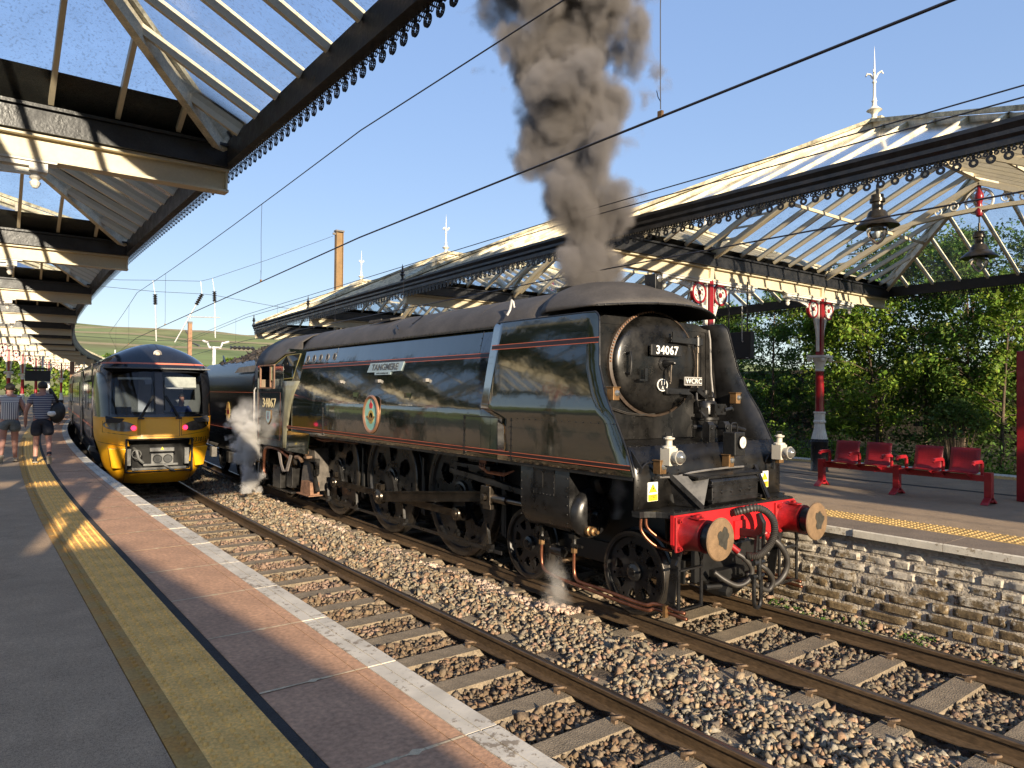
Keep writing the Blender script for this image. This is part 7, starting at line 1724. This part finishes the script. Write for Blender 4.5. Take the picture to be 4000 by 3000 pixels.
for k, s in enumerate((-2.50, 5.9, 14.3, 22.7, 31)):
    DRP = thing('dropper_wire', ('dropper wire right above the smoke plume side', 'dropper wire nearest the edge of the curved canopy', 'dropper wire above the nose of the electric train', 'dropper wire above the electric train roof', 'farthest dropper wire above the train')[k], 'wire', on_wire(ln(-3.27, 4.20, dz=1), s), group='dropper wires over the near track')
    tp_w = on_wire(ln(-3.27, 5.50, sag=.05), DRP.location.y); ztop = tp_w.z-DRP.location.z; tx_w = tp_w.x-DRP.location.x; m = MB(); m.tube([(0, 0, .05), (.006, .008, .2), (tx_w*.6-.004, .004, ztop*.6), (tx_w, 0, ztop)], .0035, 5); m.tube([(0, 0, .10), (.01, .03, .14), (.012, .045, .19)], .003, 5); m.build('wire', wire_m, DRP)
    m = MB(); m.box((0, 0, .018), (.022, .035, .04)); m.build('clip', brass, DRP)
for k, s in enumerate((7.0, 10.5, 15, 20)):
    DRP = thing('dropper_wire', ('thin dropper wire just behind the smoke plume', 'thin dropper wire above the middle of the boiler', 'thin dropper wire above the engine cab', 'thin dropper wire above the tender coal')[k], 'wire', cv(0, s, 4.17), group='dropper wires over the locomotive'); m = MB(); m.tube([(0, 0, 0), (.005, .005, .4), (0, 0, .82)], .003, 5); m.build('wire', wire_m, DRP); MB().box((0, 0, .015), (.02, .03, .03)).build('clip', wire_m, DRP)
# headspan with drop tubes
HY = 37.6
HS = thing('overhead_headspan', 'headspan wires with drop tubes and insulators beyond the train', 'overhead gantry', (0, HY, 0))
m = MB(); m.tube([(-12, 0, 8.2), (-.44, 0, 8.35), (1.19, 0, 8.5), (3.67, 0, 8.70), (4.3, 0, 8.93), (7.5, 0, 10.4), (11.6, 0, 12.4)], .012, 5); m.tube([(-12, 0, 8.1), (-.44, 0, 7.91), (1.31, 0, 7.89), (3.75, 0, 7.98), (4.38, 0, 7.97), (8, 0, 7.6), (12, 0, 7.3)], .012, 5); m.tube([(-12, 0, 5.3), (1.4, 0, 5.2), (4.5, 0, 5.3), (12, 0, 5.2)], .012, 5); m.build('span_wires', wire_m, HS)
for (xt, zt_, xb, zbm, br) in ((1.19, 8.48, 1.41, 5.15, 0), (3.67, 8.70, 2.35, 5.14, 1), (4.30, 8.93, 4.51, 5.51, 1)):
    m = MB(); a = Vector((xt, 0, zt_)); mid = Vector((xt+(.12 if not br or xt > 4 else .08), 0, zt_-.75)); bt = Vector((xb, 0, zbm)); dn = mid.lerp(bt, .22)
    m.tube([a, mid], .012, 5); m.tube([dn, bt], .035, 8); m.build('drop_tube', galv, HS)
    m = MB(); k_ = 11; m.tube([mid.lerp(dn, j/k_) for j in range(k_+1)], [.05 if j % 2 else .13 for j in range(k_+1)], 10); m.build('insulator', insul_m, HS)
m = MB(); m.tube([(2.95, 0, 6.62), (4.75, 0, 6.70)], .03, 8); m.tube([(3.1, 0, 6.8), (3.15, 0, 6.55)], .02, 6); m.build('registration_tube', galv, HS)
m = MB(); m.box((12, HY, 6.4), (.10, .46, 12.8)); 
for e in (-1, 1): m.box((12+e*.0, HY, 6.4), (.30, .05, 12.8)) if False else m.box((12, HY+e*.22, 6.4), (.34, .03, 12.8))
ms = thing('overhead_mast', 'tall brown steel mast rising behind the island canopy roof', 'mast', (12, HY, 0)); m.v = [(x-12, y-HY, z) for x, y, z in m.v]; m.v = [(y, x, z) for x, y, z in m.v]; m.build('mast', mast_m, ms)
m = MB(); m.box((0, 0, 12.75), (.56, .40, .10)); m.box((-.32, 0, 12.55), (.20, .1, .12)); m.build('mast_head', mast_g, ms)
for k, (xx_, yy_, zt_, lab) in enumerate(((8.3, 60, 8.2, 'brown mast standing against the hill beyond the train'), (-.3, 60, 5.6, 'short brown mast among the trees past the canopy end'))):
    mm = thing('overhead_mast', lab, 'mast', (xx_, yy_, 0), group='masts against the hill'); m = MB(); m.box((0, 0, zt_/2), (.30, .30, zt_)); m.build('mast', M('mast_rust', (.24, .13, .07), .7, var=.2), mm); MB().box((0, 0, zt_+.08), (.34, .34, .16)).build('mast_head', mast_g, mm)
CA = thing('cantilever_post', 'white cantilever post with insulator between train and tender', 'mast', (5.6, 42, 0)); m = MB(); m.cyl((0, 0, 0), (0, 0, 5.2), .11, n=8); m.tube([(-.7, 0, 5.6), (-.4, 0, 5.5), (-.3, 0, 5.2), (.4, 0, 5.2), (.5, 0, 5.5), (.9, 0, 5.6)], .07, 8); m.build('post', M('white_post', (.6, .6, .58)), CA)
m = MB(); k_ = 11; m.tube([(1.0+j*.14, 0, 5.25) for j in range(k_+1)], [.04 if j % 2 else .14 for j in range(k_+1)], 10); m.build('insulator', insul_m, CA)
wire('span_wire', 'span wire meeting the tall brown mast', [(11.7, HY, 12.4), (5, HY-.0, 9.6), (0, HY, 8.6)], .008) if False else None
# ================================================================== VEGETATION
def leaf_mesh(name, P, size, cols, parent, mat=leaf_m, droop=.3):
    """P: n x 3 leaf positions; each leaf a folded diamond of its own colour"""
    n = len(P); a = rng.uniform(0, 2*PI, n); tl_ = rng.normal(0, .7, n)-droop
    d = np.stack([np.cos(a)*np.cos(tl_), np.sin(a)*np.cos(tl_), np.sin(tl_)], 1)
    r = np.stack([-np.sin(a), np.cos(a), np.zeros(n)], 1)+rng.normal(0, .35, (n, 3)); r -= d*(r*d).sum(1, keepdims=True); r /= np.linalg.norm(r, axis=1, keepdims=True)
    s = size[:, None]
    V = np.stack([P, P+d*s*.5+r*s*.36, P+d*s*1.05, P+d*s*.5-r*s*.36], 1).reshape(-1, 3)
    me = bpy.data.meshes.new(name); me.vertices.add(4*n); me.vertices.foreach_set('co', V.astype(np.float32).ravel())
    me.loops.add(4*n); me.loops.foreach_set('vertex_index', np.arange(4*n, dtype=np.int32)); me.polygons.add(n)
    me.polygons.foreach_set('loop_start', np.arange(0, 4*n, 4, dtype=np.int32)); me.polygons.foreach_set('loop_total', np.full(n, 4, np.int32)); me.update(calc_edges=True)
    C = np.repeat(np.concatenate([cols, np.ones((n, 1))], 1), 4, 0); set_cols(me, C); me.materials.append(mat)
    return link(name, me, parent)
def clumps(centres, radii, per, flat=.75):
    out = []
    for c, r in zip(centres, radii):
        k = int(per*r*r*4)+8; v = rng.normal(size=(k, 3)); v /= np.linalg.norm(v, axis=1, keepdims=True); q = r*rng.uniform(.25, 1, (k, 1))**.6
        out.append(np.array(c)[None]+v*q*np.array([1, 1, flat]))
    return np.concatenate(out)
def tree(name, lab, x, y, z0, h, spread, n, col, lf=.10, group='trees behind the island platform', trunk=.07, base=.28, lean=0):
    T = thing(name, lab, 'tree', (x, y, z0), group=group)
    tp_ = [Vector((lean*t*h*.3+.12*math.sin(t*5+x), .12*math.sin(t*4+y), h*t*.93)) for t in [k/8 for k in range(9)]]
    m = MB(); m.tube(tp_, [trunk*(1-.9*k/8) for k in range(9)], 7); cen = []; rad = []
    for k in range(n):
        t = base+(1-base)*rng.random()**.8; a = rng.uniform(0, 2*PI); i = min(7, int(t*8)); p0 = tp_[i].lerp(tp_[i+1], t*8-i)
        L_ = spread*(1.05-abs(t-.52)*1.15)*rng.uniform(.45, 1.1); e = p0+Vector((math.cos(a)*L_, math.sin(a)*L_, L_*rng.uniform(.05, .65)))
        mid = p0.lerp(e, .5)+Vector((0, 0, .08*L_)); m.tube([p0, mid, e], [trunk*.32*(1-t*.6), trunk*.2, .006], 4, cap=False)
        for q in (.45, .75, 1.0): 
            c = p0.lerp(e, q); cen.append((c.x+rng.normal(0, .1), c.y+rng.normal(0, .1), c.z+rng.normal(0, .1))); rad.append(rng.uniform(.18, .40)*min(1.3, spread/1.6))
    m.build('trunk', bark, T, smooth='all')
    P_ = clumps(cen, rad, 150 if lf < .16 else 55); k = len(P_)
    cl = np.array(col)*rng.uniform(.55, 1.45, (k, 1)); cl[:, 0] *= rng.uniform(.8, 1.25, k); cl[rng.random(k) < .05] = np.array((.22, .24, .05))
    leaf_mesh('crown', P_, rng.gamma(8, 1/8, k).clip(.5, 1.9)*lf, cl, T)
    return T
def bush(name, lab, x, y, z0, rx, ry, h, col, per=1, lf=.09, group='bushes along the island platform', dome=False):
    T = thing(name, lab, 'bush', (x, y, z0), group=group); cen = []; rad = []; m = MB()
    for k in range(int(26*per)):
        a = rng.uniform(0, 2*PI); r = rng.random()**.5; zz_ = h*rng.uniform(.25, 1)*(1-.5*r*r) if not dome else h*(.55+.45*math.sqrt(max(0, 1-r*r)))*rng.uniform(.85, 1)
        c = (math.cos(a)*r*rx, math.sin(a)*r*ry, zz_); cen.append(c); rad.append(rng.uniform(.14, .28)*(.8+.3*h/1.5)); m.tube([(c[0]*.3, c[1]*.3, 0), (c[0]*.6, c[1]*.6, c[2]*.55), c], [.016, .011, .004], 4, cap=False)
    m.build('stems', bark, T); P_ = clumps(cen, rad, 110); k = len(P_); cl = np.array(col)*rng.uniform(.5, 1.45, (k, 1)); cl[:, 0] *= rng.uniform(.8, 1.25, k)
    leaf_mesh('foliage', P_, rng.uniform(.7, 1.3, k)*lf, cl, T, droop=0)
# ground beyond the island and the old retaining wall
m = MB(); m.sheet([[(10.15, -14, .2), (12, -14, .35), (22, -14, .9)], [(10.15, 20, .2), (12, 20, .35), (22, 20, .9)], [(14, 60, .2), (17, 60, .35), (30, 60, .9)]]); tag(m.build('embankment', M('leaf_litter', (.03, .032, .014), .95, var=.5, scale=5, fine=.4, bump=.8, bscale=18)), kind='structure')
RW = thing('retaining_wall', 'dark old stone retaining wall behind the tree trunks', 'wall', (20.2, 6, 0))
m = MB(); m.box((.35, 0, 1.7), (.4, 46, 3.4)); m.build('wall_core', stone_dark, RW)
z = .5
while z < 3.3:
    hh = random.uniform(.13, .22); y = -14.0
    while y < 13:
        l = random.uniform(.3, .8); MB().box((.13+random.uniform(-.02, .02), y+l/2, z+hh/2), (.12, l-.02, hh-.018)).build('stone', stone_dark, RW) if z > .9 and -9 < y < 9 and random.random() < .42 else None
        y += l
    z += hh
MB().box((.3, 0, 3.46), (.65, 46, .13)).build('coping', M('retaining_coping', (.15, .125, .095), .9, var=.3, scale=4), RW)
G1, G2, G3 = (.17, .27, .035), (.115, .20, .034), (.070, .13, .030)
spec = [  # x, y, h, spread, n limbs, colour, label
    (13.0, 7.1, 6.2, 1.15, 34, G2, 'slender pale-barked tree at the gap in the trees behind the engine'),
    (13.4, 5.3, 5.9, 1.55, 52, G1, 'bright green slim tree right behind the red column'),
    (12.8, 4.0, 5.2, 1.35, 46, G1, 'light green tree with low boughs just past the red column'),
    (14.2, 3.3, 6.6, 1.6, 56, G2, 'tall tree above the bench end nearest the column'),
    (13.6, 2.0, 6.3, 1.5, 54, G2, 'dense tree behind the bright red bench seat'),
    (12.9, .85, 5.2, 1.15, 38, G1, 'small tree with drooping bright leaves behind the bench end'),
    (14.4, .2, 6.4, 1.6, 50, G3, 'dark tree filling the edge beside the red post'),
    (16.4, 8.2, 6.4, 1.8, 52, G3, 'dark tree deep behind the slender pale-barked tree'),
    (16.8, 5.6, 7.2, 1.9, 56, G3, 'tall dark tree deep behind the red column'),
    (17.2, 3.2, 7.2, 1.9, 56, G3, 'tall dark tree deep behind the middle of the bench'),
    (16.9, 1.0, 7.0, 1.8, 50, G3, 'tall dark tree deep behind the far bench end'),
    (15.4, 10.6, 5.4, 1.7, 50, G2, 'round tree showing just past the smoke deflector'),
    (17.8, 12.6, 5.6, 1.9, 46, G3, 'dark tree past the hanging display'),
    (15.0, -1.8, 6.4, 1.7, 40, G2, 'tree mostly outside the picture beyond the red post')]
for x, y, h_, sp_, nl, cl_, lab in spec: tree('tree', lab, x, y, .45, h_, sp_*1.05, int(nl*1.25), cl_, lf=.088, trunk=.055, base=.16)
bs = [(11.3, 6.9, .45, .8, 1.35, G1, 'leafy shrub just past the far headlamp'), (11.0, 5.6, .5, .6, 1.5, G1, 'bright shrub with upright shoots left of the black column base'), (11.2, 4.3, .5, .7, 1.25, G1, 'bright shrub right of the black column base'), (11.4, 3.2, .5, .7, 1.0, G2, 'low shrub behind the first bench seat'), (11.5, 2.2, .5, .6, .95, G3, 'dark low shrub behind the middle bench seats'), (11.2, .2, .5, .8, 1.0, G1, 'shrub at the platform edge past the last bench seat'), (11.8, 8.4, .7, .9, 2.1, (.11, .16, .045), 'pale flowering shrub beside the black side of the engine'), (12.6, 9.6, .8, 1.0, 1.7, G1, 'bright bush under the trees past the engine'), (11.4, -1.0, .5, .8, 1.0, G2, 'shrub outside the picture past the red post')]
for x, y, rx_, ry_, h_, cl_, lab in bs: bush('bush', lab, x, y, .28, rx_*1.25, ry_*1.25, h_, cl_, 1.6, lf=.08)
bush('bush', 'dome shaped pale green bush standing above the far bench seats', 11.6, 1.45, .35, .55, .68, 2.05, (.105, .165, .035), 1.9, dome=True)
ub = rng.uniform; cen = []; rad = []
for k in range(230):
    x = ub(12.2, 19.3); y = ub(-4, 15); cen.append((x, y, .5+ub(.0, .9)*(1 if x < 15 else 1.9))); rad.append(ub(.28, .6))
P_ = clumps(cen, rad, 62); k = len(P_); cl = np.array((.075, .135, .030))*rng.uniform(.4, 1.5, (k, 1)); o = leaf_mesh('undergrowth', P_, rng.uniform(.07, .13, k), cl, None, droop=0)
tag(o, 'leafy undergrowth covering the ground between the tree trunks', 'undergrowth', kind='stuff')
# far trees at the foot of the hill
for k, (x, y, h_, sp_, cl_, lab) in enumerate(((1.5, 88, 7.6, 3.2, G1, 'bright tree at the far end of the curved canopy'), (5.5, 96, 6.6, 3.0, G1, 'bright tree between the canopy end and the train roof'), (-3.5, 84, 7.0, 3.0, G2, 'tree behind the columns far round the curve'), (10, 120, 8.0, 3.6, G2, 'tree low behind the train roof'), (-9, 92, 7.5, 3.4, G1, 'tree behind the walking people'), (-14, 84, 7.5, 3.4, G1, 'tree outside the picture behind the platform columns'))):
    tree('tree', lab, x, y, 0, h_, sp_, 40, cl_, lf=.34, group='trees at the foot of the hill', trunk=.2, base=.15)
for k, (x, y, lab) in enumerate(((60, 380, 'dark copse on the lower hill above the train roof'), (30, 330, 'copse on the lower hill near the canopy end'), (110, 400, 'copse on the lower hill beside the tender coal'), (150, 420, 'copse on the hill by the island canopy corner'), (85, 350, 'copse low on the hill behind the white cantilever post'), (135, 360, 'copse low on the hill right behind the coal'))):
    tree('tree', lab, x, y, float(hill_h(np.array(float(x)), np.array(float(y)))), 9, 9, 46, G2, lf=1.1, group='copses on the hill', trunk=.4, base=.1)

# ================================================================== SMOKE AND STEAM
def tube_hull(path, rads, n=22, m_=1.25, seed=1):
    mb = MB(); pts = [Vector(p) for p in path]; rr = []
    vs = []; K = len(pts)
    for i, p in enumerate(pts):
        for k in range(n):
            a = 2*PI*k/n; r = rads[i]*m_*(1+.16*(float(vnoise(np.array(i*.6+k*.0), np.array(k*.5), seed))-.5)); vs.append((p.x+r*math.cos(a), p.y+r*math.sin(a), p.z))
    fs = [(i*n+k, i*n+(k+1) % n, (i+1)*n+(k+1) % n, (i+1)*n+k) for i in range(K-1) for k in range(n)]+[tuple(range(n))[::-1], tuple((K-1)*n+k for k in range(n))]
    mb.add(vs, fs); return mb
def vol_mat(name, col, dens, z0, xa, ya, r0, rk, nscale, namp, lo, hi, aniso=0, step=.35, fade=None, seed=0, absorb=None, billow=0):
    """volume density: radius from a leaning axis, broken up by turbulent noise"""
    m = bpy.data.materials.new(name); m.use_nodes = True; t = m.node_tree; n = t.nodes; L = t.links.new; n.clear()
    o = n.new('ShaderNodeOutputMaterial'); pv = n.new('ShaderNodeVolumePrincipled'); L(pv.outputs[0], o.inputs['Volume'])
    pv.inputs['Color'].default_value = _c(col); pv.inputs['Anisotropy'].default_value = aniso
    if absorb: pv.inputs['Absorption Color'].default_value = _c(absorb)
    g_ = n.new('ShaderNodeNewGeometry'); sp = n.new('ShaderNodeSeparateXYZ'); L(g_.outputs['Position'], sp.inputs[0])
    def mth(op, a, b=None, c=None):
        q = n.new('ShaderNodeMath'); q.operation = op
        for i, v in enumerate((a, b, c)):
            if v is None: continue
            if isinstance(v, (int, float)): q.inputs[i].default_value = v
            else: L(v, q.inputs[i])
        return q.outputs[0]
    zr = mth('SUBTRACT', sp.outputs[2], z0)
    dx = mth('SUBTRACT', sp.outputs[0], mth('MULTIPLY_ADD', zr, xa[1], xa[0])); dy = mth('SUBTRACT', sp.outputs[1], mth('MULTIPLY_ADD', zr, ya[1], ya[0]))
    rr = mth('MAXIMUM', mth('MULTIPLY_ADD', mth('POWER', mth('MAXIMUM', zr, .001), .8), rk, r0), .05)
    ds = mth('DIVIDE', mth('SQRT', mth('ADD', mth('MULTIPLY', dx, dx), mth('MULTIPLY', dy, dy))), rr)
    mp = n.new('ShaderNodeMapping'); mp.inputs['Location'].default_value = (seed, seed*1.7, 0); mp.inputs['Scale'].default_value = (1, 1, .9); L(g_.outputs['Position'], mp.inputs[0])
    nz = n.new('ShaderNodeTexNoise'); nz.inputs['Scale'].default_value = nscale; nz.inputs['Detail'].default_value = 6; nz.inputs['Roughness'].default_value = .60; nz.inputs['Distortion'].default_value = .25; L(mp.outputs[0], nz.inputs[0])
    nsrc = nz.outputs[0]
    if billow:
        # puffs: rounded cells pushed about by the noise
        ws = n.new('ShaderNodeVectorMath'); ws.operation = 'MULTIPLY_ADD'; ws.inputs[1].default_value = (.55/billow, .55/billow, .55/billow); L(nz.outputs['Color'], ws.inputs[0]); L(mp.outputs[0], ws.inputs[2])
        acc = None
        for sc_, wt in ((1.3*billow, .50), (2.9*billow, .20), (6.5*billow, .09)):
            vo = n.new('ShaderNodeTexVoronoi'); vo.feature = 'F1'; vo.inputs['Scale'].default_value = sc_; L(ws.outputs[0], vo.inputs[0])
            q = mth('MULTIPLY', mth('SUBTRACT', .48, vo.outputs['Distance']), wt*1.35); acc = q if acc is None else mth('ADD', acc, q)
        nsrc = mth('ADD', mth('MULTIPLY_ADD', mth('SUBTRACT', nz.outputs[0], .5), 1.0, .5), acc)
    v = mth('ADD', mth('SUBTRACT', 1.0, ds), mth('MULTIPLY', mth('SUBTRACT', nsrc, .5), namp))
    mr = n.new('ShaderNodeMapRange'); mr.interpolation_type = 'SMOOTHSTEP'; mr.inputs[1].default_value = lo; mr.inputs[2].default_value = hi; mr.inputs[3].default_value = 0; mr.inputs[4].default_value = dens; L(v, mr.inputs[0])
    out = mr.outputs[0]
    if fade:
        fr = n.new('ShaderNodeMapRange'); fr.interpolation_type = 'SMOOTHSTEP'; fr.inputs[1].default_value = fade[0]; fr.inputs[2].default_value = fade[1]; fr.inputs[3].default_value = fade[2]; fr.inputs[4].default_value = fade[3]; L(sp.outputs[2], fr.inputs[0]); out = mth('MULTIPLY', out, fr.outputs[0])
    L(out, pv.inputs['Density'])
    try: m.cycles.volume_step_rate = step
    except Exception: pass
    return m
# exhaust plume
zsP = srange(3.86, 10.2, .35)
hull = tube_hull([(-.03*(z-3.9), 1.72+.075*(z-3.9), z) for z in zsP], [.46+.235*(max(.001, z-3.9))**.8 for z in zsP], m_=1.5, seed=3)
sm_o = hull.build('smoke', vol_mat('coal_smoke', (.27, .255, .25), 13.0, 3.9, (0, -.03), (1.72, .075), .44, .225, 1.1, 1.55, .10, .58, step=.2, billow=1, fade=(9.4, 10.1, 1, 0), absorb=(.06, .055, .05)))
tag(sm_o, 'thick grey coal smoke rising from the locomotive chimney', 'smoke', kind='stuff')
# steam by the cab and at the drain cocks
def puff(name, lab, zs_, path, rads, mat):
    o = tube_hull(path, rads, m_=1.3, seed=5).build(name, mat); return tag(o, lab, 'steam', 'leaking steam', kind='stuff')
zsS = srange(.12, 2.55, .2)
puff('steam', 'white steam drifting up beside the cab and tender', zsS, [(-1.60+.05*z, 11.25+.22*z, z) for z in zsS], [.22+.17*z for z in zsS], vol_mat('white_steam', (.98, .97, .95), 13, 0, (-1.60, .05), (11.25, .22), .20, .17, 2.4, 1.9, .12, .75, step=.25, fade=(1.0, 2.4, 1, .0), billow=2.2))
zsS = srange(-.12, .62, .1)
puff('steam', 'small puff of steam at the drain cocks above the rail', zsS, [(-1.18, .92, z) for z in zsS], [.24-.12*z for z in zsS], vol_mat('drain_steam', (.85, .83, .80), 3.2, -.12, (-1.18, 0), (.92, 0), .24, -.10, 5, 2.2, .2, .95, step=.3, seed=3, fade=(.2, .6, 1, 0)))
zsS = srange(1.08, 1.60, .1)
puff('steam', 'faint wisp of steam between cylinder and apron', zsS, [(-1.02, .05, z) for z in zsS], [.10+.10*(z-1.08) for z in zsS], vol_mat('wisp_steam', (.8, .8, .8), 2.2, 1.08, (-1.02, 0), (.05, 0), .10, .12, 6, 2.0, .2, 1.0, step=.3, seed=7))
